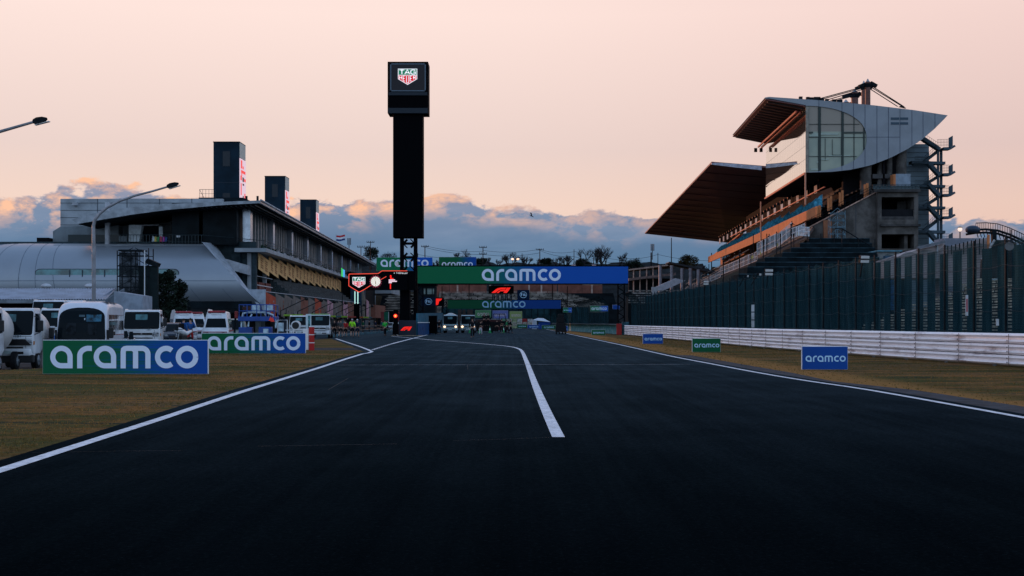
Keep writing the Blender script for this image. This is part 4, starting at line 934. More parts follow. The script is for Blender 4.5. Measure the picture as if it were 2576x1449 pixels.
# yellow-brown base slab
o = structure(MB().box(X(985), X(1062), Yt - .9, Yt + 1.8, 0, .07).build('tower_kerb', mat('tan_base', (.34, .27, .19), .8))); o['label'] = 'tan kerb slab under the tower'
# pit exit screen -----------------------------------------------------
ps = thing('pit_exit_screen', 'black screen with red outline, shield logo and round clock at the pit exit', 'screen', (X(905), Yt - .4, Z(737)))
Yp = Yt - .4; P = lambda u, v, d=0: Vector((XA(u, Yp), Yp - d, ZA(v, Yp)))
out = [(877.3, 691), (878.5, 689), (950, 688), (953, 686.8), (959.4, 681.8), (962, 681), (1024.5, 681), (1024.5, 730), (913, 730), (903.2, 736), (877.3, 719.5)]
MB().prism([P(*p) for p in out], (0, .35, 0)).build('cabinet', TBLK, ps, world=True)
MB().box(X(1006), X(1046), Yt - .1, Yt + .5, Z(730), Z(682)).build('mount', TBLK, ps, world=True)
mb = MB(); T = lambda a, b_: (a, Yp - .05, b_); q = [P(*p) for p in [(1024.5, 681.4), (962, 681.4), (959.4, 682.1), (953, 687.2), (950, 688.2), (879.5, 689.4), (877.8, 691), (877.6, 719), (903.2, 735), (917, 728), (932, 718.2)]]
stroke(mb, [(p.x, p.z) for p in q], .075, T); q = [P(*p) for p in [(958, 703.5), (972, 695.5)]]; stroke(mb, [(p.x, p.z) for p in q], .06, T)
mb.build('neon_outline', NEON, ps, world=True, fix=False)
shield(ps, P(903, 0).x, Yp - .06, P(0, 710.5).z, P(919.2, 0).x - P(887, 0).x)
cx, cz, r = P(945, 0).x, P(0, 708.2).z, 12.0 * Yp / FPX
mb = MB(); mb.poly([(cx + r * math.cos(a), Yp - .05, cz + r * math.sin(a)) for a in [k * math.pi / 12 for k in range(24)]]); dial = mb.build('clock_face', mat('dial_cream', (.6, .58, .5), .5, var=0, emit=(.72, .66, .56), es=.9), ps, world=True, fix=False)
mb = MB(); 
for k in range(12): a = k * math.pi / 6; mb.beam((cx + r * .70 * math.cos(a), Yp - .06, cz + r * .70 * math.sin(a)), (cx + r * .88 * math.cos(a), Yp - .06, cz + r * .88 * math.sin(a)), .05, .02)
mb.beam((cx, Yp - .07, cz), (cx - r * .22, Yp - .07, cz + r * .62), .055, .02); mb.beam((cx, Yp - .07, cz), (cx + r * .02, Yp - .07, cz - r * .55), .055, .02)
mb.build('hands_and_ticks', mat('dial_black', (.01, .01, .012), .6, var=0), dial, world=True)
mb = MB(); stroke(mb, [(cx + r * 1.08 * math.cos(k * math.pi / 15), cz + r * 1.08 * math.sin(k * math.pi / 15)) for k in range(31)], .05, lambda a, b_: (a, Yp - .05, b_))
mb.build('bezel', mat('bezel_plum', (.2, .03, .06), .5, var=0, emit=(.22, .02, .05), es=1), dial, world=True, fix=False)
mb = MB()
for k in range(16): a = k * math.pi / 8; mb.box(cx + r * 1.24 * math.cos(a) - .035, cx + r * 1.24 * math.cos(a) + .035, Yp - .06, Yp - .05, cz + r * 1.24 * math.sin(a) - .035, cz + r * 1.24 * math.sin(a) + .035)
mb.build('bezel_marks', mat('bezel_marks', (.3, .05, .07), .5, var=0, emit=(.30, .03, .06), es=1), dial, world=True)
mb = MB(); p = P(983.2, 700.5)
for a in ((981.2, 983.6, 692, 698), (980.8, 983.8, 714, 727), (982, 990, 699.5, 702), (981.6, 985, 692.8, 701)): mb.box(XA(a[0], Yp), XA(a[1], Yp), Yp - .06, Yp - .05, ZA(a[3], Yp), ZA(a[2], Yp))
mb.build('red_figure', REDL, ps, world=True)
mb = MB()
for k, (a, c) in enumerate(((978, 994), (978, 998.5), (978, 986))): mb.box(XA(a, Yp), XA(c, Yp), Yp - .07, Yp - .06, ZA(705.6 + k * 3.4, Yp), ZA(703 + k * 3.4, Yp))
mb.build('race_title', mat('screen_pink', (.5, .3, .35), .5, var=0, emit=(.85, .60, .68), es=1), ps, world=True)
mb = MB(); p = P(991, 688.8); write(mb, 'TAGHeuer', p.x + .25, p.z, .115, .17, .05, .035, lambda a, b_: (a, Yp - .05, b_)); mb.box(p.x, p.x + .09, Yp - .06, Yp - .05, p.z + .03, p.z + .12); mb.build('small_lettering', mat('small_white', (.4, .4, .4), .5, var=0, emit=(.42, .42, .42), es=1), ps, world=True, fix=False)
# red pit exit light
t = thing('pit_light', 'glowing round red signal lamp hung beside the tower foot', 'signal light', PX(996, 797, 150))
MB().box(-.28, .22, .02, .25, -.75, .75).build('housing', TBLK, t, bevel=.03); MB().box(-.75, -.3, .02, .25, -.6, .6).build('second_housing', TBLK, t, bevel=.03)
MB().cyl((-.05, -.05, .10), (-.05, .02, .10), .21, n=18).build('halo_lens', mat('lamp_red_dim', (.5, .01, .01), .4, var=0, emit=(1, .03, .015), es=1.0), t)
MB().cyl((-.05, -.07, .10), (-.05, -.05, .10), .11, n=16).build('lamp_core', mat('lamp_red_core', (1, .2, .05), .4, var=0, emit=(1, .20, .04), es=3.0), t)
MB().cyl((.2, .1, .3), (.5, .4, .3), .05).build('bracket', TBLK, t); MB().cyl((0, .15, -.7), (0, .15, -(PX(996, 797, 150).z)), .05).build('pole', TBLK, t)
MB().box(-.35, .25, -.1, .7, -1.9, -.75).build('cabinet', TBLK, t)
t = thing('led_screen', 'small tilted green and blue lit screen beside the pit exit screen', 'screen', PX(861, 686, 250)); s = 250 / FPX
MB().prism([(-3 * s, 0, -10 * s), (7 * s, 0, -13 * s), (7 * s, 0, 8 * s), (-3 * s, 0, 14 * s)], (0, .3, 0)).build('housing', TBLK, t)
MB().add([(-2.5 * s, -.03, -9 * s), (2 * s, -.03, -10.5 * s), (2 * s, -.03, 9 * s), (-2.5 * s, -.03, 13 * s)], [(0, 1, 2, 3)]).build('green_half', mat('lit_green', (.05, .5, .1), .5, var=0, emit=(.06, .60, .14), es=.8), t, fix=False); MB().add([(2 * s, -.03, -10.5 * s), (6.6 * s, -.03, -12 * s), (6.6 * s, -.03, 7 * s), (2 * s, -.03, 9 * s)], [(0, 1, 2, 3)]).build('blue_half', mat('lit_blue', (.05, .3, .6), .5, var=0, emit=(.10, .42, .85), es=.8), t, fix=False)
MB().box(-.05, .05, 0, .1, -(PX(861, 686, 250).z), -10 * s).build('post', TBLK, t)
t = thing('light_tubes', 'pair of upright glowing pale tubes under the pit exit screen', 'light', PX(897, 764, 250)); 
for x_ in (-4.2, 3.2): MB().cyl((x_ * s, 0, 0), (x_ * s, 0, 31 * s), .09, n=8).build('tube', mat('tube_glow', (.5, .8, .7), .5, var=0, emit=(.55, .90, .80), es=.8), t)
MB().box(-.5, .5, .1, .2, -2.9, 0).build('stand', TBLK, t)
# blue hoarding running back from the tower
HB = mat('hoarding_teal', (.030, .13, .19), .7, var=.15, sc=1.2); HB2 = mat('hoarding_blue', (.008, .055, .16), .7, var=.3, sc=2)
t = thing('hoarding', 'teal hoarding with lower blue print running back from the tower foot', 'hoarding', (X(1047), Yt + .5, 0))
q = [(XA(1047, 153.5), 153.5, ZA(788, 153.5)), (XA(1112, 235), 235, 3.0)]
MB().prism([(q[0][0], 153.5, 0), q[0], q[1], (q[1][0], 235, 0)], (.15, 0, 0)).build('upper_panel', HB, t, world=True)
MB().prism([(q[0][0] + .17, 153.3, .0), (q[0][0] + .17, 153.3, 1.38), (XA(1085, 180) + .17, 178, 1.38), (XA(1085, 180) + .17, 178, 0)], (.05, 0, 0)).build('lower_panel', HB2, t, world=True)
MB().prism([(q[0][0] + .17, 153.3, 1.40), (q[0][0] + .17, 153.3, 1.48), (XA(1085, 180) + .2, 178, 1.48), (XA(1085, 180) + .2, 178, 1.40)], (.08, 0, 0)).build('white_cap', WHITE, t, world=True)
MB().box(XA(1052, 160), XA(1052, 160) + .02, 160, 168, .72, .95).build('print', mat('orange_print', (.35, .12, .06), .7), t, world=True) if False else None
t = thing('black_cabinet', 'tall black cabinet standing at the track edge left of the two trucks', 'cabinet', (XA(1078, 172), 172, 0)); w = XA(1099, 172) - XA(1078, 172)
MB().box(0, w, 0, 1, 0.1, ZA(795, 172)).build('body', TBLK, t, bevel=.03); MB().box(-.02, w + .02, -.02, 1.02, ZA(795, 172), ZA(794, 172)).build('lid', DARKST, t)
for a in (.15, w - .15): MB().cyl((a, .2, .08), (a, .28, .08), .08).build('caster', TBLK, t)
# first gantry ---------------------------------------------------------
Yg = 188.0; GX = lambda u: XA(u, Yg); GZ = lambda v: ZA(v, Yg)
g1 = thing('banner_gantry', 'wide overhead gantry banner, green turning to blue, reading aramco', 'gantry', (GX(1560), Yg, 0))
bn = MB().box(GX(1048), GX(1580), Yg, Yg + .6, GZ(713), GZ(670.5)).build('banner', BGL, g1, world=True)
k = (GX(1411) - GX(1212.5)) / WORD_L; mb = MB(); word_mark(mb, flatT(GX(1212.5), Yg - .02, GZ(691.5), k)); mb.build('lettering', LET, bn, world=True, fix=False)
mb = MB()
for z_ in (GZ(714.5), GZ(669)): mb.box(GX(1048), GX(1580), Yg + .05, Yg + .55, z_ - .07, z_ + .07)
mb.build('truss', TBLK, g1, world=True)
def lattice_leg(par, xa, xb, Y, zt, step=.8, m=TBLK):
    mb = MB()
    for x_ in (xa, xb):
        for yy in (Y, Y + .7): mb.box(x_ - .06, x_ + .06, yy - .06, yy + .06, 0, zt)
    z_ = 0; i = 0
    while z_ < zt:
        for yy in (Y, Y + .7): mb.beam((xa, yy, z_), (xb, yy, min(zt, z_ + step)), .07) if i % 2 else mb.beam((xb, yy, z_), (xa, yy, min(zt, z_ + step)), .07)
        z_ += step; i += 1
    return mb.build('lattice_leg', m, par, world=True)
lattice_leg(g1, GX(1555), GX(1571), Yg, GZ(713), .55); lattice_leg(g1, GX(1050), GX(1064), Yg, GZ(713))
for u in range(1140, 1560, 80): MB().box(GX(u), GX(u) + .12, Yg + .2, Yg + .4, GZ(716), GZ(713)).build('hanger', TBLK, g1, world=True)
# start lights
sl = thing('start_lights', 'black start light box with red racing logo under the big gantry', 'start lights', (GX(1261), Yg + 1, GZ(757)))
Ys_ = Yg + 1; bx = MB().box(XA(1229, Ys_), XA(1292.5, Ys_), Ys_, Ys_ + .5, ZA(739.5, Ys_), ZA(719, Ys_)).build('screen', TBLK, sl, world=True)
mb = MB(); f_logo(mb, lambda a, b_: (XA(1236, Ys_) + a * (XA(1285, Ys_) - XA(1236, Ys_)), Ys_ - .03, ZA(736.8, Ys_) + b_ * (ZA(723.5, Ys_) - ZA(736.8, Ys_)))); mb.build('logo', REDL, bx, world=True, fix=False)
for k in range(5):
    u = 1238 + k * 11; q = MB().box(XA(u, Ys_), XA(u + 6.5, Ys_), Ys_, Ys_ + .3, ZA(757, Ys_), ZA(740, Ys_)).build('lamp_column', TBLK, sl, world=True)
    for j in range(4): MB().cyl((XA(u + 3.2, Ys_), Ys_ - .03, ZA(743 + j * 4.2, Ys_)), (XA(u + 3.2, Ys_), Ys_, ZA(743 + j * 4.2, Ys_)), .075, n=10).build('lamp', mat('unlit_lens', (.10, .12, .14), .3, var=0), q, world=True)
for u in (1240, 1282): MB().box(XA(u, Ys_), XA(u, Ys_) + .08, Ys_ + .1, Ys_ + .2, ZA(719, Ys_), ZA(713, Ys_)).build('hanger', TBLK, sl, world=True)
NAVY = mat('sign_navy', (.002, .012, .035), .6, var=.05, spec=.05)
def round_sign(label, u, v, w, h, Y, loc):
    t = thing('round_logo_sign', label, 'sign', PX(u, v, Y)); s_ = Y / FPX
    MB().box(-w / 2 * s_, w / 2 * s_, 0, .15, -h / 2 * s_, h / 2 * s_).build('panel', NAVY, t)
    mb = MB(); R = 7.6 * s_; T = lambda a, b_: (a, -.03, b_)
    stroke(mb, [(R * math.cos(k * math.pi / 12) * 1.1, R * math.sin(k * math.pi / 12)) for k in range(25)], .05, T); write(mb, 'FIA', -R * .66, -R * .38, R * .36, R * .78, R * .12, .085, T)
    mb.build('lettering', LETB, t, fix=False); return t
round_sign('navy sign with round FIA emblem right of the start lights', 1316.5, 741.5, 31, 24, Yg + .5, 0)
round_sign('navy sign with FIA emblem right of the tower under the banner', 1078, 758.5, 35, 21, 200, 0)
t = thing('logo_panel', 'red racing logo on a black panel left of the second gantry', 'sign', PX(1104, 759, 205)); MB().box(-.5, .75, 0, .1, -.62, .62).build('panel', TBLK, t)
MB().poly([(-.42, -.03, .45), (.48, -.03, .45), (.30, -.03, .2), (.05, -.03, .08), (-.12, -.03, -.45), (-.42, -.03, -.50)]).build('logo', REDL, t, fix=False)
# second gantry
Y2 = 292.0
g2 = thing('banner_gantry', 'smaller farther aramco gantry banner over the track behind the start lights', 'gantry', (XA(1411, Y2), Y2, 0))
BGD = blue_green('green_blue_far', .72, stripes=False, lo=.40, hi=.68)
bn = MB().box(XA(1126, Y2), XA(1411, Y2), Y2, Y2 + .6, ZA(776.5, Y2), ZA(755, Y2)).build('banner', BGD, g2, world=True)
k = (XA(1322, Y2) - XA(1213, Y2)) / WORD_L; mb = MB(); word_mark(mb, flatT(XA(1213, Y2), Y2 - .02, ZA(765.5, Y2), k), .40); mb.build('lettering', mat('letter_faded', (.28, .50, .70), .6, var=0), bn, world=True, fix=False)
lattice_leg(g2, XA(1413, Y2), XA(1424, Y2), Y2, ZA(752, Y2), .9); lattice_leg(g2, XA(1114, Y2), XA(1124, Y2), Y2, ZA(752, Y2), .9)
MB().box(XA(1114, Y2), XA(1424, Y2), Y2 + .1, Y2 + .5, ZA(755, Y2), ZA(753, Y2)).build('truss', TBLK, g2, world=True)
# three tinted boards at the far bend
for lab, u0, u1, v0, v1, c in (('far pale green aramco board, left of three at the bend', 1195.5, 1235, 780, 799, (.075, .24, .10)), ('far lilac aramco board, middle of three at the bend', 1239, 1278, 781, 801, (.14, .17, .42)), ('far yellow green aramco board, right of three at the bend', 1282, 1313.5, 783, 801.5, (.26, .34, .12))):
    board(lab, XA(u0, 335), XA(u1, 335), 335, ZA(v1, 335), ZA(v0, 335), mat('tint_' + lab[4:9].strip().replace(' ', '_') + str(int(u0)), c, .6, var=.05), group='tinted boards at the far bend', text=(.14, .44, .88), let=mat('letter_cream', (.62, .52, .50), .6, var=0), legs=False, h_ratio=1.65)
mb = MB(); cols = [(.45, .50, .50), (.20, .33, .45), (.16, .30, .18), (.42, .42, .36), (.30, .36, .20), (.45, .47, .45), (.30, .03, .03), (.5, .5, .5)]
for k, c in enumerate(cols): 
    u0 = 1236 + k * 13; tt = thing('barrier_block', 'low printed barrier block %s in the row below the tinted boards' % ['grey', 'pale blue', 'dark green', 'cream', 'olive', 'pale grey', 'red', 'white'][k], 'barrier', (XA(u0, 330), 330, 0), group='barrier blocks at the far bend'); w = XA(u0 + 12.4, 330) - XA(u0, 330)
    MB().box(0, w, 0, .8, 0, ZA(802, 330)).build('block', mat('block_%d' % k, c, .7, var=.3, sc=2), tt, bevel=.04); MB().box(.1, w - .1, -.02, 0, .6, 1.5).build('print', mat('block_print', (.38, .36, .30), .7, var=.3, sc=3), tt)
# two boards high on the far stand
BGM = blue_green('green_blue_far_bright', 1.5, stripes=False, lo=.45, hi=.75); BGN = blue_green('green_blue_far_dark', 1.0, stripes=False, lo=.45, hi=.95)
board('high aramco hoarding partly behind the tower above the pit roof', XA(947, 395), XA(1088, 395), 395, ZA(681, 395), ZA(647.5, 395), BGM, text=(.075, .56, .93), legs=False, let=LET)
board('high green aramco hoarding right of the tower above the gantry', XA(1104, 400), XA(1198, 400), 400, ZA(679, 400), ZA(646.5, 400), BGN, text=(.08, .42, .91), legs=False, let=LET)
board('small lit aramco board on the far teal fence', XA(1418, 300), XA(1438.5, 300), 300, ZA(785.5, 300), ZA(773, 300), BGM, text=(.08, .45, .92), legs=False, let=LETB) if False else None
bpx('small hanging aramco board on the teal fence, left of two', 1416.5, 1438.5, 774, 786, 205, BGM, text=(.07, .45, .93), let=LETB, legs=False)
bpx('small hanging aramco board on the teal fence, right of two', 1485, 1529.5, 769.5, 783, 190, BGM, text=(.07, .47, .93), let=mat('letter_bright', (.75, .85, .95), .6, var=0), legs=False, h_ratio=1.1)
bpx('dark blue little board behind the right gantry leg', 1541, 1559, 767, 778, 215, BLUE, text=(.2, .45, .8), let=BLUE, legs=False)
# red white green striped board by the pit
t = thing('striped_hoarding', 'green white and red striped hoarding behind the pit signal lamp', 'hoarding', (XA(962, 240), 240, 0))
for u0, u1, c in ((958, 966, (.18, .04, .04)), (966, 977, (.01, .10, .06)), (977, 989, (.52, .52, .55)), (989, 1004, (.28, .02, .03))): MB().box(XA(u0, 240), XA(u1, 240), 240, 240.1, 0, ZA(784.5, 240)).build('stripe_panel', mat('stripe_%d' % u0, c, .7, var=.1), t, world=True)
# far grandstand closing the straight ----------------------------------
fg = thing('far_grandstand', 'far dark grandstand of long bench rows with brick red back wall', 'grandstand', (0, 400, 0))
FB = mat('far_bench', (.42, .38, .33), .7, var=.5, sc=.35, stretch=(1, 1, 1)); FD = mat('far_tier', (.007, .012, .016), .9, var=.3, sc=.3)
n = 20
mb = MB()
for k in range(n): Y = 398 + k * 1.1; mb.box(XA(1095, 400), XA(1555, 400), Y, Y + 1.1, 0, 3.9 + k * .32)
mb.build('tier', FD, fg, world=True)
for k in range(n):
    Y = 398.2 + k * 1.1; z_ = 3.9 + k * .32; mb = MB(); rr = random.Random(k + 50); x_ = XA(1097, 400)
    xe = XA(1525 - max(0, k - 8) * 9, 400)
    while x_ < xe: L = rr.uniform(3, 8); mb.box(x_, min(xe, x_ + L - .3), Y, Y + .3, z_ + .28, z_ + .42); x_ += L
    mb.build('bench', FB, fg, world=True)
BR = mat('brick_wall', (.21, .085, .065), .85, var=.15, sc=.6)
for u0, u1, v0 in ((1096, 1130, 716), (1131, 1162, 716), (1163, 1224, 716), (1268, 1300, 714.5), (1300, 1330, 714), (1331, 1401, 714), (1404, 1464, 713.5), (1465, 1515, 717)):
    w = MB().box(XA(u0, 421), XA(u1, 421), 421, 422, 8, ZA(v0, 421)).build('back_wall', BR, fg, world=True); MB().box(XA(u0, 421), XA(u1, 421), 420.9, 422.1, ZA(v0, 421), ZA(v0 - 1.2, 421)).build('coping', mat('coping_pale', (.45, .32, .27), .7), w, world=True)
for u in (1149, 1231, 1329, 1360, 1487): MB().box(XA(u, 420), XA(u + 4, 420), 419.5, 420.5, 8, ZA(717, 420)).build('wall_pillar', mat('coping_pale', (.45, .32, .27)), fg, world=True)
for u in (1390, 1427, 1112, 1180): MB().cyl((XA(u, 396), 396, 0), (XA(u, 396), 396, ZA(700 + (u % 3) * 10, 396)), .12, n=6).build('mast', TBLK, fg, world=True)
# left part of the far stand, behind the pit
fl = thing('far_grandstand', 'far dark bench stand behind the striped hoarding left of the tower', 'grandstand', (XA(990, 380), 380, 0))
for k in range(13):
    Y = 380 + k * 1.1; MB().box(XA(950, 380), XA(1062, 380), Y, Y + 1.1, 0, 3.4 + k * .45).build('tier', FD, fl, world=True); MB().box(XA(960 + (k % 3) * 3, 380), XA(1060, 380), Y + .2, Y + .5, 3.4 + k * .45 + .25, 3.4 + k * .45 + .38).build('bench', FB, fl, world=True)
MB().box(XA(915, 392), XA(1062, 392), 396, 397, 0, ZA(735, 396)).build('back_wall', mat('olive_bank', (.06, .05, .035), .9), fl, world=True)
MB().box(XA(913, 388), XA(940, 388), 388, 394, 0, ZA(700, 388)).build('side_block', PANEL, fl, world=True)
# control hut right of the tower
t = thing('control_hut', 'small dark glazed control hut behind the tower foot', 'hut', (XA(1072, 240), 240, 0))
MB().box(XA(1046, 240), XA(1096, 240), 240, 244, 0, ZA(718, 240)).build('body', FD, t, world=True, bevel=.05); MB().box(XA(1044, 240), XA(1098, 240), 239.6, 244.4, ZA(718, 240), ZA(715, 240)).build('roof', TBLK, t, world=True)
for u0, u1 in ((1066, 1070), (1075, 1086), (1088.5, 1092)): MB().box(XA(u0, 240), XA(u1, 240), 239.9, 240, ZA(740, 240), ZA(726, 240)).build('window', mat('window_grey', (.16, .22, .20), .3, var=.3, sc=2), t, world=True)
# back wall / dark fence closing the bend
t = thing('bend_fence', 'dark net fence closing the far end of the straight behind the boards', 'fence', (0, 345, 0))
MB().box(XA(1110, 345), XA(1480, 345), 345, 345.1, 0, ZA(772, 345)).build('net', mat('bend_net', (.012, .04, .05), .9, var=.4, sc=.5), t, world=True)
for k in range(24): u = 1112 + k * 16; MB().box(XA(u, 344.8), XA(u, 344.8) + .12, 344.8, 344.95, 0, ZA(771, 345)).build('post', DARKST, t, world=True)
for k, (u, w_) in enumerate(((1152, 9), (1164, 7), (1176, 14))): MB().box(XA(u, 344), XA(u + w_, 344), 343.5, 344, 0, ZA(779, 344)).build('panel', mat('brownish_panel', (.055, .042, .038), .8), t, world=True)
# white tent and blue box at the bend
t = thing('tent', 'low white peaked tent at the right of the far bend', 'tent', (XA(1362, 300), 300, 0)); w = XA(1383, 300) - XA(1338, 300)
x0 = -w / 2; TM = mat('tent_white', (.62, .68, .75), .7, var=.05)
q = MB().add([(x0, 0, 1.9), (-x0, 0, 1.5), (-x0, 5, 1.5), (x0, 5, 1.9), (x0 + 1.2, 2.5, 2.35), (-x0 - 1.4, 2.5, 2.3)], [(0, 1, 5, 4), (1, 2, 5), (2, 3, 4, 5), (3, 0, 4)]); q.build('roof', TM, t)
MB().box(x0, x0 + .9, .05, 4.9, 0, 1.85).build('wall', TM, t); MB().box(x0 + 1.3, -x0, .1, 3, 0, 1.45).build('side_curtain', BLUE, t)
# teal tyre barrier with white capping rail on the right
tb = thing('tyre_barrier', 'teal wrapped tyre barrier with wavy white cap ending in a red post', 'barrier', (XA(1555, 165), 165, 0))
bp_ = [(XA(1560, 166), 166), (XA(1545, 172), 172), (XA(1530, 182), 182), (XA(1500, 196), 196), (XA(1460, 215), 215), (XA(1434, 235), 235), (XA(1400, 270), 270), (XA(1384, 300), 300)]
bps = [Vector((p[0], p[1], 0)) for p in smooth_path(bp_, 5)]
m, g, b = newmat('tyre_wrap'); pos = g.n.new('ShaderNodeNewGeometry').outputs['Position']; x_, y_, z_ = g.xyz(pos)
cc = g.mix(g.sm(g.m('SINE', g.m('MULTIPLY', y_, 5.5)), -.2, .6), (.002, .14, .16), (.03, .30, .33)); cc = g.mix(g.m('MULTIPLY', g.sm(g.noise(g.vmul(pos, (1, 1, 1.6)), 1.4, 3, .6), .52, .66), .8), cc, (.30, .52, .54))
g.l.new(cc, b.inputs['Base Color']); b.inputs['Roughness'].default_value = .7
MB().extrude_path([(.1, .0), (-.35, 0.0), (-.42, .3), (-.42, .8), (-.35, 1.12), (.1, 1.14)], bps[::-1]).build('tyre_stack', m, tb, world=True, smooth=True)
MB().extrude_path([(.05, 1.12), (-.4, 1.12), (-.42, 1.26), (.05, 1.26)], bps[::-1]).build('white_cap', WHITE, tb, world=True)
MB().box(bps[0].x - .45, bps[0].x + .12, bps[0].y - 1.0, bps[0].y - .1, 0, 1.3).build('red_end', mat('end_red', (.38, .02, .02), .6, var=.1), tb, world=True, bevel=.04)
MB().box(bps[0].x + .2, bps[0].x + 1.0, bps[0].y - .8, bps[0].y + .2, 0, 1.5).build('blue_drum', mat('drum_blue', (.02, .09, .12), .6, var=.4, sc=3), tb, world=True, bevel=.05)
# ================================================================== RIGHT: GRANDSTAND
Yn = 218.0; SLP = .040
def SW(x, a, z): return (x + a * SLP, Yn + a, z)            # x across at the near end, a metres away along the stand
NX = lambda u: XA(u, Yn); NZ = lambda v: ZA(v, Yn)
WPAN = mat('suite_panel', (.235, .255, .285), .5, .1, var=.07, sc=.3)
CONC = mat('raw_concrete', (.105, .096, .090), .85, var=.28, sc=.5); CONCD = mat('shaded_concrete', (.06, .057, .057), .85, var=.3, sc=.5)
BROWN = mat('brown_soffit', (.20, .088, .088), .65, var=.08, sc=.3); BROWNL = mat('brown_rib', (.060, .042, .042), .6, var=.05)
ORG = mat('orange_wall', (.50, .185, .075), .75, var=.08, sc=.5); REDT = mat('red_tube', (.36, .035, .015), .5, var=.1); REDB = mat('red_beam', (.42, .075, .035), .55, var=.15, sc=1)
ROOFT = mat('roof_top_metal', (.22, .22, .26), .5, .3, var=.1)
STL = mat('stair_steel', (.030, .060, .085), .6, .2, var=.15, sc=1)
gs = thing('grandstand', 'tall grandstand with curved grey glazed suite on top and a raked seating bowl', 'grandstand', (NX(2150), Yn, 0))
LEN = 44.0
# side wall profile of the suite (near face)
outl = [(1925, 245), (1935, 243.5), (2060, 252), (2200, 265), (2300, 277), (2384, 290), (2376, 299), (2350, 325), (2318, 352), (2285, 374), (2240, 397), (2190, 416), (2140, 427), (2090, 432.5), (2027, 434)]
# D-shaped glass
dg = [(2027, 266)] + [(2027 + 153 * math.sin(t), 349 - 83 * math.cos(t) if t <= math.pi / 2 else 349 - 83 * math.cos(t)) for t in [math.pi * (.08 + .84 * k / 22) ** 1.0 for k in range(23)]] + [(2027, 432)]
def topy(u):
    for i in range(5):
        (a, b_), (c, d) = outl[i], outl[i + 1]
        if a <= u <= c: return b_ + (d - b_) * (u - a) / (c - a)
    return 290
def boty(u):
    L = outl[6:]
    pts_ = [(2384, 290)] + L
    for i in range(len(pts_) - 1):
        (a, b_), (c, d) = pts_[i], pts_[i + 1]
        if c <= u <= a: return b_ + (d - b_) * (u - a) / (c - a)
    return 434
def dtop(u): t = math.asin(max(0, min(1, (u - 2027) / 153))); return 349 - 83 * math.cos(t) ** .85
def dbot(u): t = math.asin(max(0, min(1, (u - 2027) / 153))); return 349 + 83 * math.cos(t) ** .85
# wall drawn as vertical strips above and below the glass so the D stays open
mb = MB(); us = [1925, 1935, 1960, 1990, 2027] + [2027 + 153 * math.sin(math.pi / 2 * k / 24) for k in range(1, 25)] + [2180 + 204 * k / 16 for k in range(1, 17)]
def q4(a, c, f1, f2, y=Yn):
    mb.add([(XA(a, y), y, ZA(f1(a), y)), (XA(c, y), y, ZA(f1(c), y)), (XA(c, y), y, ZA(f2(c), y)), (XA(a, y), y, ZA(f2(a), y))], [(0, 1, 2, 3)])
for a, c in zip(us[:-1], us[1:]):
    if c <= 2027.5: q4(a, c, topy, lambda u: topy(u) + 3 + (u - 1925) * .115)
    elif c <= 2180.5: q4(a, c, topy, dtop); q4(a, c, dbot, boty)
    else: q4(a, c, topy, boty)
wallp = mb.build('side_wall', WPAN, gs, world=True)
# seams on the side wall
mb = MB()
for u in (2060, 2118, 2147, 2176, 2206, 2235, 2264, 2294, 2322, 2352):
    lo = topy(u); hi = boty(u); mb.box(NX(u) - .03, NX(u) + .03, Yn - .03, Yn - .01, NZ(hi), NZ(lo)) if u > 2180 else (mb.box(NX(u) - .03, NX(u) + .03, Yn - .03, Yn - .01, NZ(dtop(u)), NZ(lo)), mb.box(NX(u) - .03, NX(u) + .03, Yn - .03, Yn - .01, NZ(hi), NZ(dbot(u))))
mb.box(NX(2181), NX(2264), Yn - .03, Yn - .01, NZ(345.5), NZ(344.5))
mb.build('seam', mat('suite_seam', (.03, .045, .09), .6, var=0), wallp, world=True)
for k in range(2):
    for j in range(2): MB().box(NX(2241 + j * 22.5), NX(2262 + j * 22.5), Yn - .05, Yn - .01, NZ(301.5 + k * 12), NZ(295.5 + k * 12)).build('louvre', mat('louvre_dark', (.04, .07, .10), .5, var=0), wallp, world=True)
# roof shell, underside belly
mb = MB(); 
for i in range(5): (a, b_), (c, d) = outl[i], outl[i + 1]; mb.add([SW(NX(a), 0, NZ(b_)), SW(NX(c), 0, NZ(d)), SW(NX(c), LEN, NZ(d) - 1.0 * (c > 2380)), SW(NX(a), LEN, NZ(b_))], [(0, 1, 2, 3)])
mb.build('roof', ROOFT, gs, world=True)
mb = MB(); L_ = outl[5:]
for i in range(len(L_) - 1): (a, b_), (c, d) = L_[i], L_[i + 1]; mb.add([SW(NX(a), 0.02, NZ(b_)), SW(NX(c), 0.02, NZ(d)), SW(NX(c), LEN, NZ(d)), SW(NX(a), LEN, NZ(b_))], [(0, 1, 2, 3)])
mb.build('belly', mat('belly_dark', (.010, .010, .014), .9, var=0), gs, world=True, smooth=True)
# overhanging roof soffit with ribs
x_o, z_o, x_i, z_i = NX(1926), NZ(248), NX(2027), NZ(264)
mb = MB(); mb.prism([SW(x_o, 0.1, z_o), SW(x_i, 0.1, z_i - .1), SW(x_i, LEN, z_i - .1), SW(x_o, LEN, z_o)], (0, 0, -.12)); so = mb.build('roof_soffit', BROWN, gs, world=True)
mb = MB()
for k in range(17): a = 1.5 + k * (LEN - 2.5) / 16; p = Vector(SW(x_o + .5, a, z_o - .22)); q_ = Vector(SW(x_i - .2, a, z_i - .32)); mb.beam(p, q_, .5, .38)
mb.build('soffit_rib', BROWNL, so, world=True)
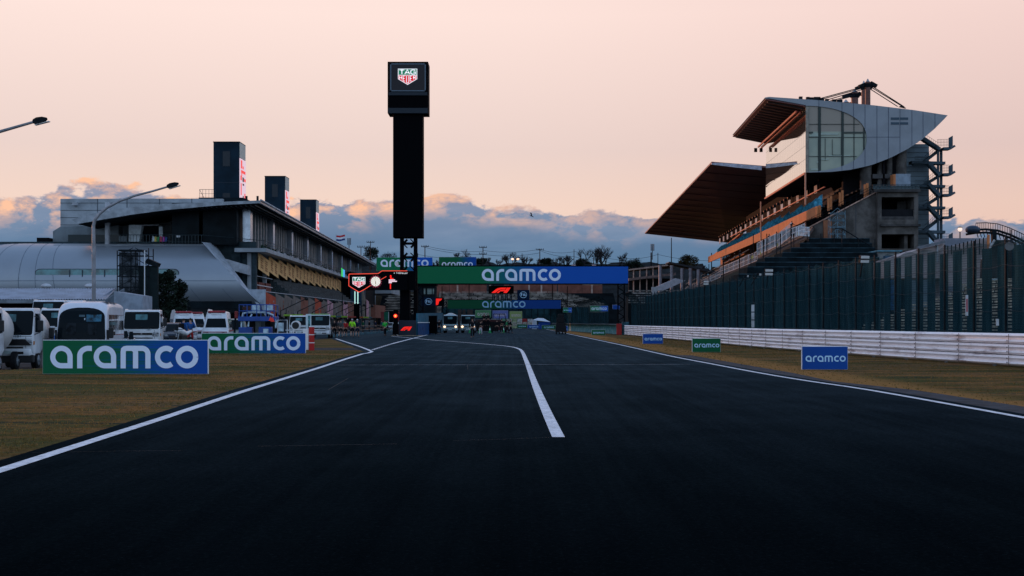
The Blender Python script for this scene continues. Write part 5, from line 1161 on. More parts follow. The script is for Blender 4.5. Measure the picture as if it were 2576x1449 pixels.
# glass front: mirror-like glazing facing the track
m, g, b = newmat('front_glass'); b.inputs['Base Color'].default_value = (.80, .77, .68, 1); b.inputs['Metallic'].default_value = .95; b.inputs['Roughness'].default_value = .02; FG = m
zT, zB = NZ(265), NZ(434)
mb = MB(); nA, nZ = 24, 5
for i in range(nA):
    for j in range(nZ):
        a0, a1 = LEN * i / nA + .02, LEN * (i + 1) / nA - .02; b0, b1 = zB + (zT - zB) * j / nZ + .02, zB + (zT - zB) * (j + 1) / nZ - .02; tl = math.sin(i * 12.9 + j * 4.1) * .004
        mb.add([SW(x_i - .03, a0, b0), SW(x_i - .03 + tl, a1, b0), SW(x_i - .03 + tl, a1, b1), SW(x_i - .03, a0, b1)], [(0, 1, 2, 3)])
fgm = mb.build('front_glazing', FG, gs, world=True, fix=False)
mb = MB().add([SW(x_i + .03, 0, zB), SW(x_i + .03, LEN, zB), SW(x_i + .03, LEN, zT), SW(x_i + .03, 0, zT)], [(0, 1, 2, 3)]); mb.build('backing', mat('glazing_back', (.10, .07, .05), .6, var=0), gs, world=True)
MB().add([SW(x_i, LEN, zB), SW(x_i + 27, LEN, zB + 6), SW(x_i + 27, LEN, zT - 2), SW(x_i, LEN, zT)], [(0, 1, 2, 3)]).build('far_wall', WPAN, gs, world=True)
# red twin beams under the soffit, sill edge, corner column
for o_, z_ in ((-.8, -.9), (-1.35, -.75)): MB().beam(SW(x_i + o_, .6, z_i + z_ - .2), SW(x_i + o_, LEN + .5, z_i + z_ - .2), .24, .30).build('red_beam', REDT, gs, world=True)
for o_ in (-.9, -1.9): p = SW(x_i + o_, LEN, z_i - 1.6); MB().cb(p, (.5, .5, .7)).build('beam_end_block', DARKST, gs, world=True)
MB().beam(SW(x_i - .15, -.1, zB - .15), SW(x_i - .15, LEN, zB - .15), .25, .3).build('sill_edge', REDB, gs, world=True)
MB().box(x_i - .02, x_i + .42, Yn - .12, Yn - .02, zB, zT - .2).build('corner_post', mat('corner_post_tan', (.26, .23, .19), .6), gs, world=True)
# D glass with mullions and ghostly interior
m, g, b = newmat('side_glass'); pos = g.n.new('ShaderNodeNewGeometry').outputs['Position']; x_, y_, z_ = g.xyz(pos)
gc = g.mix(g.sm(g.noise(pos, .3, 2, .5), .35, .65), (.30, .33, .25), (.24, .28, .22)); gc = g.mix(g.sm(z_, NZ(331), NZ(330)), gc, (.25, .205, .16)); g.l.new(gc, b.inputs['Base Color']); b.inputs['Roughness'].default_value = .12; b.inputs['Specular IOR Level'].default_value = .5
mb = MB(); seg = [2027 + 153 * math.sin(math.pi / 2 * k / 24) for k in range(25)]; y_ = Yn + .22
for a, c in zip(seg[:-1], seg[1:]): q4(a, c, dtop, dbot, y_)
dgl = mb.build('side_glazing', m, gs, world=True)
mb = MB()
for u, w in ((2031, .5), (2062, .42), (2120, .36), (2149, .10), (2174, .2)): mb.box(NX(u) - w / 2, NX(u) + w / 2, Yn + .08, Yn + .2, NZ(dbot(min(u, 2176))), NZ(dtop(min(u, 2176))))
mb.build('mullion', mat('mullion_green', (.028, .040, .036), .5, var=0), dgl, world=True)
mb = MB()
for v in (312, 345, 393): mb.box(NX(2027), NX(2027 + 153 * math.sqrt(max(0, 1 - ((v - 349) / 83) ** 2)) - 1), Yn + .06, Yn + .2, NZ(v) - .03, NZ(v) + .03)
mb.build('transom', mat('mullion_green', (.05, .065, .055)), dgl, world=True)
GH = mat('interior_pale', (.34, .40, .34), .5, var=.04); GHD = mat('interior_dark', (.05, .06, .05), .5, var=0)
mb = MB()
for a in ((2042, 2108, 335, 339), (2030, 2060, 339, 343), (2055, 2066, 406, 409), (2066, 2085, 399, 402), (2085, 2140, 390, 393), (2040, 2060, 424, 428)): mb.box(NX(a[0]), NX(a[1]), Yn + .10, Yn + .19, NZ(a[3]), NZ(a[2]))
mb.build('inner_balcony', GH, dgl, world=True)
mb = MB()
for a in ((2034, 2046, 331, 335.5), (2118, 2178, 331, 335.5), (2094, 2094.8, 350, 390), (2116, 2117, 345, 390), (2076, 2077, 348, 404), (2060, 2064, 348, 400), (2094, 2116, 389, 390.5)): mb.box(NX(a[0]), NX(a[1]), Yn + .09, Yn + .2, NZ(a[3]), NZ(a[2]))
mb.build('inner_frame', GHD, dgl, world=True)
# masts and cables on the roof
MR = mat('mast_red_brown', (.12, .045, .035), .55, .2, var=.2, sc=2)
def mast(u, v0, v1, Y, r, label=None):
    q = MB(); X_ = XA(u, Y); q.cyl((X_, Y, ZA(v1, Y)), (X_, Y, ZA(v0 + 8, Y)), r); mm = q.build('mast', MR, gs, world=True, smooth=True)
    MB().cyl((X_, Y, ZA(v0 + 8, Y)), (X_, Y, ZA(v0, Y)), r * .75, .05).build('cone_cap', mat('cone_grey', (.35, .36, .38), .4, .5), mm, world=True, smooth=True)
    MB().tube([(X_, Y, ZA(v0 + 13, Y)), (X_, Y, ZA(v0 + 22, Y))], [r * 1.9, r * 1.2], 8).build('cable_collar', DARKST, mm, world=True)
    MB().beam((X_ - r, Y, ZA(v0 + 14, Y)), (X_ - r * 3.4, Y, ZA(v0 + 20, Y)), .5).build('cable_arm', DARKST, mm, world=True); MB().beam((X_ + r, Y, ZA(v0 + 10, Y)), (X_ + r * 3.4, Y, ZA(v0 + 19, Y)), .5).build('cable_arm', DARKST, mm, world=True)
mast(2183, 198, 268, 224, .42); mast(2173, 203, 266, 232, .40); mast(2150, 224, 262, 246, .62); mast(2128, 250, 262, 256, .7)
mb = MB()
for (u0, v0, u1, v1, Y) in ((2180, 216, 2062, 248, 224), (2180, 219, 2062, 251, 224), (2180, 222, 2075, 253, 224), (2150, 238, 2080, 256, 240), (2150, 241, 2086, 257, 240), (2186, 212, 2275, 269, 224), (2186, 216, 2275, 271, 224), (2186, 222, 2258, 268, 224)): MB().tube([PX(u0, v0, Y), PX(u1, v1, Y)], .075, 5).build('cable', DARKST, gs, world=True)
MB().prism([PX(2262, 268, 224), PX(2280, 272, 224), PX(2268, 265, 224)], (0, .6, 0)).build('cable_anchor', DARKST, gs, world=True)
for u, v, s_ in ((2014, 246, .5), (2032, 247, .5), (2041, 248, .5), (2055, 247, 1.0), (2066, 250, .8), (2080, 252, .5), (2098, 253, .6), (2112, 254, .8)): MB().cb(PX(u, v + 1, 219.5), (s_ * 1.0, .6, .45)).build('roof_light', DARKST, gs, world=True)
# long lower roof over the upper deck (brown underside)
def far_pt(u, v, Y): return PX(u, v, Y)
A, B_, C_, D_ = far_pt(1790, 411, 278), far_pt(1622, 588, 498), far_pt(1832, 611, 498), far_pt(2100, 436, 278)
lr = MB().prism([A, B_, C_, D_], (0, 0, .35)).build('long_roof', BROWN, gs, world=True)
for k in range(1, 14): t = k / 14; p = A.lerp(B_, t); q_ = D_.lerp(C_, t); MB().beam(p - Vector((0, 0, .1)), q_ - Vector((0, 0, .1)), .25, .2).build('soffit_joint', mat('brown_dark', (.10, .045, .047), .7, var=0), lr, world=True)
mb = MB(); pr = [(1790, 411), (1800, 409.5), (1850, 412), (1916, 418), (1916, 428), (1850, 421), (1800, 415), (1790, 413.5)]
mb.prism([PX(u, v, 277.5) for u, v in pr], (0, .5, 0)).build('roof_fascia', mat('fascia_silver', (.42, .44, .52), .4, .3), lr, world=True)
# raked upper deck, orange front wall, blue seats, glass top screen
DECKL = 170
mb = MB()
pts = [(2054, 520), (2205, 470)]
xf, zf = NX(2054), NZ(520)
rows = 16
def deck(a, k, dz=0): return SW(xf + .4 + k * .62, a, zf - .2 + k * .30 + dz)
q = MB()
for k in range(rows): q.add([deck(2, k, 0), deck(DECKL, k, 0), deck(DECKL, k + 1, -.30), deck(2, k + 1, -.30)], [(0, 1, 2, 3)]); q.add([deck(2, k + 1, -.30), deck(DECKL, k + 1, -.30), deck(DECKL, k + 1, 0), deck(2, k + 1, 0)], [(0, 1, 2, 3)])
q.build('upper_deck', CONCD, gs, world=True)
MB().prism([SW(xf + 10.4, 1, zf - 4), SW(xf + 10.4, DECKL, zf - 4), SW(xf + 10.4, DECKL, 33), SW(xf + 10.4, 44.5, 32), SW(xf + 10.4, 44.5, 28.5), SW(xf + 10.4, 1, 28.5)], (.3, 0, 0)).build('rear_wall', mat('rear_wall_black', (.008, .007, .009), .9, var=.2), gs, world=True)
SEATB = mat('seat_blue', (.09, .42, .62), .7, var=.3, sc=2)
mb = MB(); rr = random.Random(2)
def seatfn(a, h): return SW(xf + .25 + h * .55, a, zf + h)
for k in range(98):
    a = 4 + k * 1.25 * (1 + k * .002); hh = 1.5 + rr.uniform(-.35, .35); p_, q_ = Vector(SW(xf + .32, a, zf - .1)), Vector(SW(xf + 1.7, a + .55, zf - .1)); mb.add([p_, q_, q_ + Vector((0, 0, hh * 1.35)), p_ + Vector((0, 0, hh * .62))], [(0, 1, 2, 3)])
sb = mb.build('front_seat_row', SEATB, gs, world=True); sb['kind'] = 'stuff'
for r in range(1, 8):
    mb = MB(); z0 = .5 + r * .48
    mb.prism([SW(xf + .6 + r * .8, 6, zf + z0), SW(xf + .6 + r * .8, 150, zf + z0), SW(xf + .6 + r * .8, 150, zf + z0 + .28), SW(xf + .6 + r * .8, 6, zf + z0 + .28)], (.3, 0, 0)); mb.build('seat_row', mat('seat_dark', (.02, .022, .028), .7, var=.2, sc=2), gs, world=True)
MB().prism([SW(xf, 0, zf - 1.5), SW(xf, DECKL, zf - 1.5), SW(xf, DECKL, zf + .1), SW(xf, 0, zf + .1)], (.3, 0, 0)).build('front_wall', ORG, gs, world=True)
MB().beam(SW(xf + 1.6, 2, zf + 3.2), SW(xf + 1.6, 130, zf + 3.2), .22, .18).build('upper_rail', REDB, gs, world=True)
# posts with hanging seats/camera boxes along the top rail
protoP = None
for k in range(34):
    a = 12 + k * 4.6
    if protoP is None:
        mb = MB(); mb.box(-.06, .06, -.06, .06, 0, 2.2); mb.cb((0, -.2, 2.0), (.5, .6, .5)); protoP = mb.build('speaker_post', DARKST, gs); o = protoP
        q = MB().cb((-.27, -.2, 2.0), (.06, .3, .3)); q.build('box_face', REDB, protoP)
    else:
        o = protoP.copy(); COL.objects.link(o); o.parent = gs
        for ch in [c for c in bpy.data.objects if c.parent == protoP]: c2 = ch.copy(); COL.objects.link(c2); c2.parent = o
    o.location = Vector(SW(xf + 2.6, a, zf + 3.2)) - gs.location
    if k % 2 == 0:
        MB().prism([(0, 0, 0), (0, 2.2, 0), (0, 2.2, 1.3), (0, 0, 1.3)], (.05, 0, 0)).build('wind_screen', mat('wind_screen', (.20, .22, .25), .3, var=.2, sc=2), gs).location = Vector(SW(xf + 2.3, a + .8, zf + 3.3)) - gs.location
# orange cabin at the far end
cab = [(1809, 666), (1809, 640), (1870, 592), (1870, 633)]
Yc = [(1812, 400), (1872, 330)]
P0 = PX(1812, 668, 395); P1 = PX(1812, 641, 395); P2 = PX(1872, 592, 330); P3 = PX(1872, 640, 330)
cb = MB().prism([P0, P1, P2, P3], (5, 0, 0)).build('press_cabin', ORG, gs, world=True)
MB().beam(P1 + Vector((-.6, 6, .1)), P2 + Vector((-.4, 0, .3)), 1.2, .3).build('cabin_eave', ORG, cb, world=True)
for k in range(7):
    t0, t1 = .08 + k * .128, .08 + k * .128 + .085
    def W_(t, h): lo = P0.lerp(P3, t); hi = P1.lerp(P2, t); return lo.lerp(hi, h) - Vector((.08, 0, 0))
    MB().add([W_(t0, .40), W_(t1, .40), W_(t1, .84), W_(t0, .84)], [(0, 1, 2, 3)]).build('window', mat('cabin_window', (.02, .02, .025), .2, var=0), cb, world=True, fix=False)
# near end: raked concrete wall, pillars, service tower
wl = MB().prism([(NX(2012), Yn - 2, 0), (NX(2012), Yn - 2, NZ(583)), (NX(2195), Yn - 2, NZ(487)), (NX(2207), Yn - 2, NZ(487)), (NX(2207), Yn - 2, 0)], (0, 1, 0)).build('raked_wall', CONC, gs, world=True)
mb = MB()
mb.box(NX(2145) - .03, NX(2145) + .03, Yn - 2.03, Yn - 2, 8, NZ(515)); mb.box(NX(2145), NX(2207), Yn - 2.03, Yn - 2, NZ(604) - .05, NZ(604))
mb.build('joint', SEAM, wl, world=True)
for u in range(2020, 2200, 14): MB().cyl((NX(u), Yn - 2.1, NZ(583 - (u - 2012) * .525)), (NX(u), Yn - 2.1, NZ(583 - (u - 2012) * .525) + 1.3), .035, n=5).build('rail_post', DARKST, wl, world=True)
for dz in (.5, .9, 1.3): MB().beam((NX(2012), Yn - 2.1, NZ(583) + dz), (NX(2195), Yn - 2.1, NZ(487) + dz), .06).build('handrail', DARKST, wl, world=True)
MB().beam((NX(2012), Yn - 2.15, NZ(583) + .05), (NX(2195), Yn - 2.15, NZ(487) + .05), .2, .16).build('pale_kerb', mat('kerb_pink', (.45, .28, .22), .7, var=.3, sc=3), wl, world=True)
MB().prism([(NX(2036), Yn - 1, NZ(560)), (NX(2185), Yn - 1, NZ(480)), (NX(2185), Yn - 1, NZ(425)), (NX(2160), Yn - 1, NZ(440)), (NX(2036), Yn - 1, NZ(520))], (0, .2, 0)).build('stair_shadow', mat('stair_shadow', (.006, .006, .008), .9, var=0), gs, world=True) if False else None
for u, v, h in ((2058, 530, 20), (2064, 527, 20), (2086, 512, 26), (2092, 508, 28), (2115, 500, 30), (2121, 496, 32), (2178, 484, 38), (2184, 482, 40)): MB().cyl((NX(u), Yn + .5, NZ(v + 18)), (NX(u), Yn + .5, NZ(v - h * .55)), .2, n=8).build('orange_pillar', ORG, gs, world=True)
MB().box(NX(2063) , NX(2083), Yn - 2.6, Yn - 2.1, NZ(618), NZ(557)).build('orange_door_panel', mat('orange_panel', (.32, .13, .07), .7, var=.06), gs, world=True)
# concrete service block with openings, round columns above
NXb = lambda u: NX(u)
blk = MB()
for a in ((2195, 2205, 481, 700), (2286, 2296, 481, 700), (2205, 2286, 481, 500), (2205, 2286, 556, 592), (2205, 2286, 628, 634), (2195, 2205, 478, 481)): blk.box(NX(a[0]), NX(a[1]), Yn - 3, Yn + 8, NZ(a[3]), NZ(a[2]))
b_ = blk.build('service_block', CONC, gs, world=True)
MB().box(NX(2200), NX(2290), Yn + 3, Yn + 3.2, 0, NZ(490)).build('recess', BLACK, gs, world=True)
MB().box(NX(2205), NX(2286), Yn - 2.5, Yn - 2.2, NZ(556), NZ(530)).build('parapet', mat('dark_parapet', (.012, .013, .016), .9, var=.1), gs, world=True)
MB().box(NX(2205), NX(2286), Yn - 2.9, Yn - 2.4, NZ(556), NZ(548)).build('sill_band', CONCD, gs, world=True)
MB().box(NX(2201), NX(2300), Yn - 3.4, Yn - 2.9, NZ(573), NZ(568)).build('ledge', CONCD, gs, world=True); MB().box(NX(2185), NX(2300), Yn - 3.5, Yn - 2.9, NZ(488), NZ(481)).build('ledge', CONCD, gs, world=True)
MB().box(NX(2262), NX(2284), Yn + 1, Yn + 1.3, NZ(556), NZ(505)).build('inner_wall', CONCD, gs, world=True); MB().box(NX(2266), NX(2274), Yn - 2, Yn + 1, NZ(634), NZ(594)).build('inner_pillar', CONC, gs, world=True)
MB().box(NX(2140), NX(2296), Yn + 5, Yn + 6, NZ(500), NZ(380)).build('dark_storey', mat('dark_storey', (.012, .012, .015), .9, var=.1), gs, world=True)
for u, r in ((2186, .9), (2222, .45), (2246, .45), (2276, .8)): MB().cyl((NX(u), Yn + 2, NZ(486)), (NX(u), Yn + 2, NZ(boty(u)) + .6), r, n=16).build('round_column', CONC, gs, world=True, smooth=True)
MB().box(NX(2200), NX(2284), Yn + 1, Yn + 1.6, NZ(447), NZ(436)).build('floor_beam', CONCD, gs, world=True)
MB().box(NX(2249), NX(2286), Yn - 1, Yn - .8, NZ(481), NZ(439)).build('pale_screen', mat('screen_bluegrey', (.22, .27, .33), .5, var=.1), gs, world=True); MB().box(NX(2243), NX(2249), Yn - 1, Yn + .8, NZ(481), NZ(440)).build('orange_jamb', ORG, gs, world=True)
q = MB(); x0, x1 = NX(2182), NX(2298)
for z in (NZ(470), NZ(475)): q.tube([(x0, Yn - 3.3, z), (x1, Yn - 3.3, z)], .04, 4)
for k in range(14): xx_ = x0 + (x1 - x0) * k / 13; q.box(xx_ - .03, xx_ + .03, Yn - 3.33, Yn - 3.27, NZ(481), NZ(470))
q.build('guard_rail', RAILD, gs, world=True)
MB().box(x0, x1, Yn - 3.28, Yn - 3.24, NZ(481), NZ(472)).build('glass_guard', mat('guard_glass', (.03, .06, .075), .2, var=0, alpha=.75), gs, world=True)
# scaffold beside the raked wall
sf = thing('scaffold', 'pale blue scaffold frame standing against the raked concrete wall', 'scaffold', (NX(2105), Yn - 5, NZ(622)))
mb = MB(); Yf = Yn - 5; x0, x1 = XA(2088, Yf), XA(2126, Yf); z0, z1 = ZA(625, Yf), ZA(530, Yf)
for xx_ in (x0, (x0 + x1) / 2, x1): mb.cyl((xx_, Yf, z0), (xx_, Yf, z1 - (xx_ < x0 + .1) * 1.0), .05, n=5); mb.cyl((xx_, Yf + 1.2, z0), (xx_, Yf + 1.2, z1 - 1), .05, n=5)
for k in range(6): z = z0 + (z1 - z0) * k / 5.5; mb.cyl((x0, Yf, z), (x1, Yf, z), .05, n=5); mb.beam((x0, Yf + .6, z + .2), (x1, Yf + .6, z + .2), 1.0, .06); mb.cyl((x0, Yf, z), ((x0 + x1) / 2, Yf, z + .9), .035, n=4); mb.cyl(((x0 + x1) / 2, Yf, z + .9), (x1, Yf, z), .035, n=4)
mb.build('frame', mat('scaffold_blue', (.12, .22, .28), .5, .3, var=.3, sc=2), sf, world=True)
# rear stair tower: panelled wall and zig-zag steel stair
ws = MB().box(XA(2262, Yn + 9), XA(2337, Yn + 9), Yn + 9, Yn + 20, 0, NZ(352) + .5).build('stair_core', mat('core_panel', (.20, .27, .32), .55, var=.12, sc=.4), gs, world=True)
mb = MB()
for v in range(360, 640, 12): mb.box(XA(2262, Yn + 9), XA(2337, Yn + 9), Yn + 8.96, Yn + 9, ZA(v, Yn + 9), ZA(v, Yn + 9) + .05)
mb.build('joint', SEAM, ws, world=True)
stt = MB(); Ys_ = Yn + 6; SX = lambda u: XA(u, Ys_); SZ = lambda v: ZA(v, Ys_)
es = MB()
for (u0, u1) in ((2358, 2363), (2371, 2377)): es.box(SX(u0), SX(u1), Ys_ + (u0 > 2365) * 1.2, Ys_ + .3 + (u0 > 2365) * 1.2, 0, SZ(376 if u0 < 2365 else 372))
est = es.build('stair_frame', STL, gs, world=True)
lv = [375, 440, 492, 548, 613]      # landings on the right
for i, v in enumerate(lv):
    q = MB(); q.beam(PX(2370, v, Ys_), PX(2388, v - .5, Ys_), 1.6, .40); q.beam(PX(2388, v, Ys_), PX(2399, v - 7, Ys_), 1.6, .30); q.prism([PX(2386.5, v - 3, Ys_ - .8), PX(2397, v - 8, Ys_ - .8), PX(2397, v - 34 + (i > 0) * 6, Ys_ - .8), PX(2386.5, v - 28 + (i > 0) * 6, Ys_ - .8)], (.0, .08, 0)); q.build('landing', STL, gs, world=True)
    u_ = 2334 - (i == 0) * 17; vu = v - 22 - (i == 0) * 6; q = MB(); q.beam(PX(u_, vu - (i > 0) * 8, Ys_), PX(2362, v + 1, Ys_), 1.4, .50); q.build('flight', STL, gs, world=True)
    vd = (v + (lv[i + 1] if i < 4 else 668)) / 2 + 5; q = MB(); q.beam(PX(2362, v + 3, Ys_ + 1.5), PX(2324, vd - 5, Ys_ + 1.5), 1.2, .42); q.build('flight', STL, gs, world=True)
    q = MB(); q.beam(PX(2290, vd - 3, Ys_ + .6), PX(2374, vd - 1, Ys_ + .6), 1.8, .42); q.beam(PX(2296, vd + 3, Ys_ + .6), PX(2340, vd + 3, Ys_ + .6), 1.0, .2); q.build('landing', STL, gs, world=True)
    q = MB()
    for (ua, va, ub, vb) in ((u_, vu - 16, 2358, v - 17), (2358, v - 24, 2388, v - 25), (2302, vd - 18, 2325, vd - 18), (2325, vd - 18, 2358, v - 14)):
        for dz in (0, .45, .9): p, r_ = PX(ua, va, Ys_ - .7), PX(ub, vb, Ys_ - .7); q.tube([p - Vector((0, 0, dz)), r_ - Vector((0, 0, dz))], .022, 4)
        for k in range(9): t = k / 8; p = PX(ua, va, Ys_ - .7).lerp(PX(ub, vb, Ys_ - .7), t); q.tube([p, p - Vector((0, 0, 1.15))], .02, 4)
    q.build('railing', RAILD, gs, world=True)
# thin orange poles (cables) rising to the suite front
for u, v0, v1, Y in ((2026, 434, 515, 217), (1914, 507, 655, 261), (2026, 560, 590, 216)): MB().cyl((XA(u, Y), Y, ZA(v1, Y)), (XA(u, Y), Y, ZA(v0, Y)), .13 if v1 < 600 else .14, n=8).build('tie_rod', mat('tie_orange', (.50, .22, .14), .6, var=.1), gs, world=True)
# ---------------- lower stand: dark tiers, railings -------------------
ls = thing('lower_stand', 'dark stepped lower stand with white railings below the tall grandstand', 'grandstand', (40, 200, 0))
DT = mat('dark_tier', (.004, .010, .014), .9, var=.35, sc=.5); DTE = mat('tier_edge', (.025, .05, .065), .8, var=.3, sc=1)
# terrace faces toward the viewer
zt_ = [600, 612, 624, 636, 648, 660, 672, 690, 712]
for k in range(8):
    Yk = 196 - k * 5.5; uL = 2034 - k * 22 - (k > 3) * 22; uR = 2188 + k * 6
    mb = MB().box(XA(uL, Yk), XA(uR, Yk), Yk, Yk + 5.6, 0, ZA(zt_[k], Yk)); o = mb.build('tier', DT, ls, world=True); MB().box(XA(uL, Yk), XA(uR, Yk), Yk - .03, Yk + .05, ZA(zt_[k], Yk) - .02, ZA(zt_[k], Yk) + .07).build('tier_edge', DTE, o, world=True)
# seating slope running away under the railings
LA = [PX(2035, 596, 200), PX(1900, 660, 245), PX(1800, 705, 300), PX(1722, 738, 380)]
LB = [PX(1990, 640, 186), PX(1860, 700, 215), PX(1720, 745, 260), PX(1650, 765, 320)]
mb = MB(); mb.add(LA + LB, [(0, 1, 5, 4), (1, 2, 6, 5), (2, 3, 7, 6)]); mb.add([LB[0], LB[1], LB[2], LB[3]] + [Vector((p.x, p.y, 0)) for p in LB], [(0, 1, 5, 4), (1, 2, 6, 5), (2, 3, 7, 6)])
mb.build('seating_slope', mat('slope_dark', (.010, .014, .010), .95, var=.4, sc=.6), ls, world=True)
LU = [PX(2200, 500, 222), PX(2056, 585, 222), PX(1812, 668, 395)]
mb = MB(); A_ = [PX(2050, 572, 216), PX(1990, 600, 240), PX(1900, 640, 300), PX(1812, 668, 395)]; mb.add(A_ + LA, [(0, 1, 5, 4), (1, 2, 6, 5), (2, 3, 7, 6)]); mb.build('mid_slope', mat('mid_slope', (.03, .035, .04), .9, var=.5, sc=1.2), ls, world=True)
mb = MB()
for r in range(1, 6):
    t = r / 6
    for i in range(3):
        p = A_[i].lerp(LA[i], t) + Vector((-.05, 0, .3)); q_ = A_[i + 1].lerp(LA[i + 1], t) + Vector((-.05, 0, .3)); mb.beam(p, q_, .25, .12)
mb.build('bench_lines', mat('bench_grey', (.13, .13, .13), .7, var=.5, sc=1.5), ls, world=True)
for k, (a, b2, h, sp) in enumerate([(PX(1722, 738, 380), PX(1812, 697, 290), 1.2, 36), (PX(1812, 692, 290), PX(1905, 655, 240), 1.5, 30), (PX(1905, 642, 228), PX(1955, 618, 214), 1.9, 18), (PX(1955, 622, 212), PX(1990, 594, 203), 1.9, 12), (PX(1990, 600, 203), PX(2024, 588, 200), 1.4, 10), (PX(2008, 592, 199), PX(2036, 594, 199), 1.2, 9)]):
    q = MB()
    for dz in (0, h * .5, h): q.tube([a + Vector((0, 0, dz)), b2 + Vector((0, 0, dz))], .05, 4)
    for j in range(sp + 1): p = a.lerp(b2, j / sp); q.tube([p, p + Vector((0, 0, h))], .035 if j % 4 else .07, 4)
    q.build('white_railing', mat('railing_white', (.62, .64, .68), .5, var=.1), ls, world=True)
for k, (u, v) in enumerate(((1890, 652), (1893, 650), (1912, 641), (1955, 620), (2005, 592), (2010, 592), (2016, 591))): MB().box(XA(u, 205), XA(u, 205) + .14, 205, 205.1, ZA(v, 205), ZA(v - 8, 205)).build('yellow_post', mat('post_yellow', (.42, .33, .10), .7), ls, world=True)
q = MB(); a, b2 = PX(1722, 732, 378), PX(1880, 652, 262)
for dz in (0, .9, 1.8): q.tube([a + Vector((.3, 0, dz)), b2 + Vector((.3, 0, dz))], .05, 4)
q.build('grey_railing', STEEL, ls, world=True)
for k in range(9):
    p = LB[0].lerp(LB[1], k / 4) if k < 4 else LB[1].lerp(LB[2], (k - 4) / 4); MB().tube([p, p + Vector((0, 0, 4))], .07, 5).build('net_post', DARKST, ls, world=True)
for k in range(10): u = 1895 + k * 34; MB().tube([PX(u, 640, 192), PX(u, 588 - (u > 2100) * -14, 192)], .06, 5).build('net_post', DARKST, ls, world=True)
q = MB(); q.tube([PX(2100, 575, 190), PX(2118, 575, 190), PX(2205, 628, 190)], .08, 5); q.tube([PX(2118, 575, 190), PX(2118, 630, 190)], .06, 5); q.tube([PX(2160, 601, 190), PX(2160, 640, 190)], .06, 5); q.build('ramp_rail', DARKST, ls, world=True)
# kiosk with blue bin at the block foot
t = thing('kiosk', 'small pale kiosk with blue crates under the concrete service block', 'kiosk', (XA(2240, 180), 180, 0))
MB().box(XA(2208, 180), XA(2264, 180), 180, 184, 3, ZA(633, 180)).build('body', mat('kiosk_wall', (.20, .21, .21), .7), t, world=True); MB().box(XA(2205, 180), XA(2268, 180), 179.6, 184.4, ZA(633, 180), ZA(630, 180)).build('roof', mat('kiosk_roof', (.10, .25, .32), .6), t, world=True)
MB().box(XA(2222, 179), XA(2256, 179), 178, 179, 3, ZA(644, 179)).build('blue_crates', mat('crate_blue', (.008, .06, .16), .6, var=.4, sc=2), t, world=True)
# low pinkish building and wall right of the stand ------------------------------
PK = mat('pale_render', (.40, .34, .34), .8, var=.1, sc=.8)
t = thing('service_building', 'low pale building with grey eave and downpipe right of the grandstand', 'building', (XA(2380, 120), 120, 0)); Yb = 120
MB().prism([PX(2228, 660, Yb), PX(2228, 655, Yb), PX(2308, 628, Yb), PX(2376, 612, Yb), PX(2376, 700, Yb), PX(2228, 700, Yb)], (0, 4, 0)).build('wall', PK, t, world=True)
MB().beam(PX(2306, 624.5, Yb - .3), PX(2376, 608, Yb - .3), .5, .22).build('eave', mat('eave_grey', (.12, .13, .15), .6), t, world=True); MB().tube([PX(2354, 614, Yb - .1), PX(2358, 622, Yb - .1), PX(2358, 660, Yb - .1)], .08, 6).build('downpipe', STEEL, t, world=True)
MB().box(XA(2376, Yb), XA(2470, Yb), Yb, Yb + 3, 0, ZA(599, Yb)).build('parapet_block', mat('block_bluegrey', (.20, .22, .27), .7), t, world=True)
q = MB().prism([PX(2380, 622, Yb - 3), PX(2486, 597, Yb - 3), PX(2486, 720, Yb - 3), PX(2380, 720, Yb - 3)], (0, .3, 0)); q.build('screen_wall', mat('screen_pinkish', (.34, .29, .29), .8, var=.12, sc=1.4), t, world=True)
for k in range(11): u = 2384 + k * 10; MB().tube([PX(u, 640, Yb - 3.2), PX(u, 619 - k * 2.4, Yb - 3.2)], .05, 5).build('wall_post', DARKST, t, world=True)
MB().box(XA(2485, Yb - 5), XA(2490, Yb - 5), Yb - 5, Yb - 4.8, 0, ZA(590, Yb - 5)).build('orange_post', ORG, t, world=True)
# tarpaulin peak near the right edge
t = thing('tarpaulin', 'dark draped tarpaulin with pale hem over the fence near the right edge', 'tarpaulin', (XA(2500, 70), 70, 0))
q = MB().prism([PX(u, v, 72) for u, v in ((2468, 700), (2470, 652), (2484, 640), (2492, 618), (2502, 604), (2545, 603), (2556, 612), (2560, 700))], (0, .2, 0)); q.build('sheet', mat('tarp_brown', (.035, .03, .03), .9, var=.3, sc=1), t, world=True)
MB().tube([PX(u, v, 71.9) for u, v in ((2470, 653), (2484, 641), (2492, 619), (2502, 604))], .06, 5).build('hem', mat('tarp_hem', (.5, .48, .5), .8, var=.3), t, world=True)
# roller coaster arc
t = thing('coaster_track', 'arched roller coaster track with railing at the right edge behind the fence', 'coaster track', (XA(2520, 160), 160, 0)); Yk = 160
pa = [PX(u, v, Yk) for u, v in ((2430, 582), (2455, 578), (2480, 577), (2510, 580), (2540, 590), (2570, 604), (2610, 626))]
for dz in (0, -.35): MB().tube([p + Vector((0, 0, dz)) for p in pa], .14, 6).build('rail', DARKST, t, world=True)
q = MB(); up = [p + Vector((0, 0, .75)) for p in pa[1:]]; q.tube(up, .05, 5)
for i in range(len(pa) - 2):
    for k in range(5): p = pa[i + 1].lerp(pa[i + 2], k / 5); q.tube([p, p + Vector((0, 0, .75))], .03, 4); 
    for k in range(3): p = pa[i + 1].lerp(pa[i + 2], k / 3); r_ = pa[i + 1].lerp(pa[i + 2], (k + .7) / 3); q.tube([p, r_ - Vector((0, 0, .9))], .05, 4)
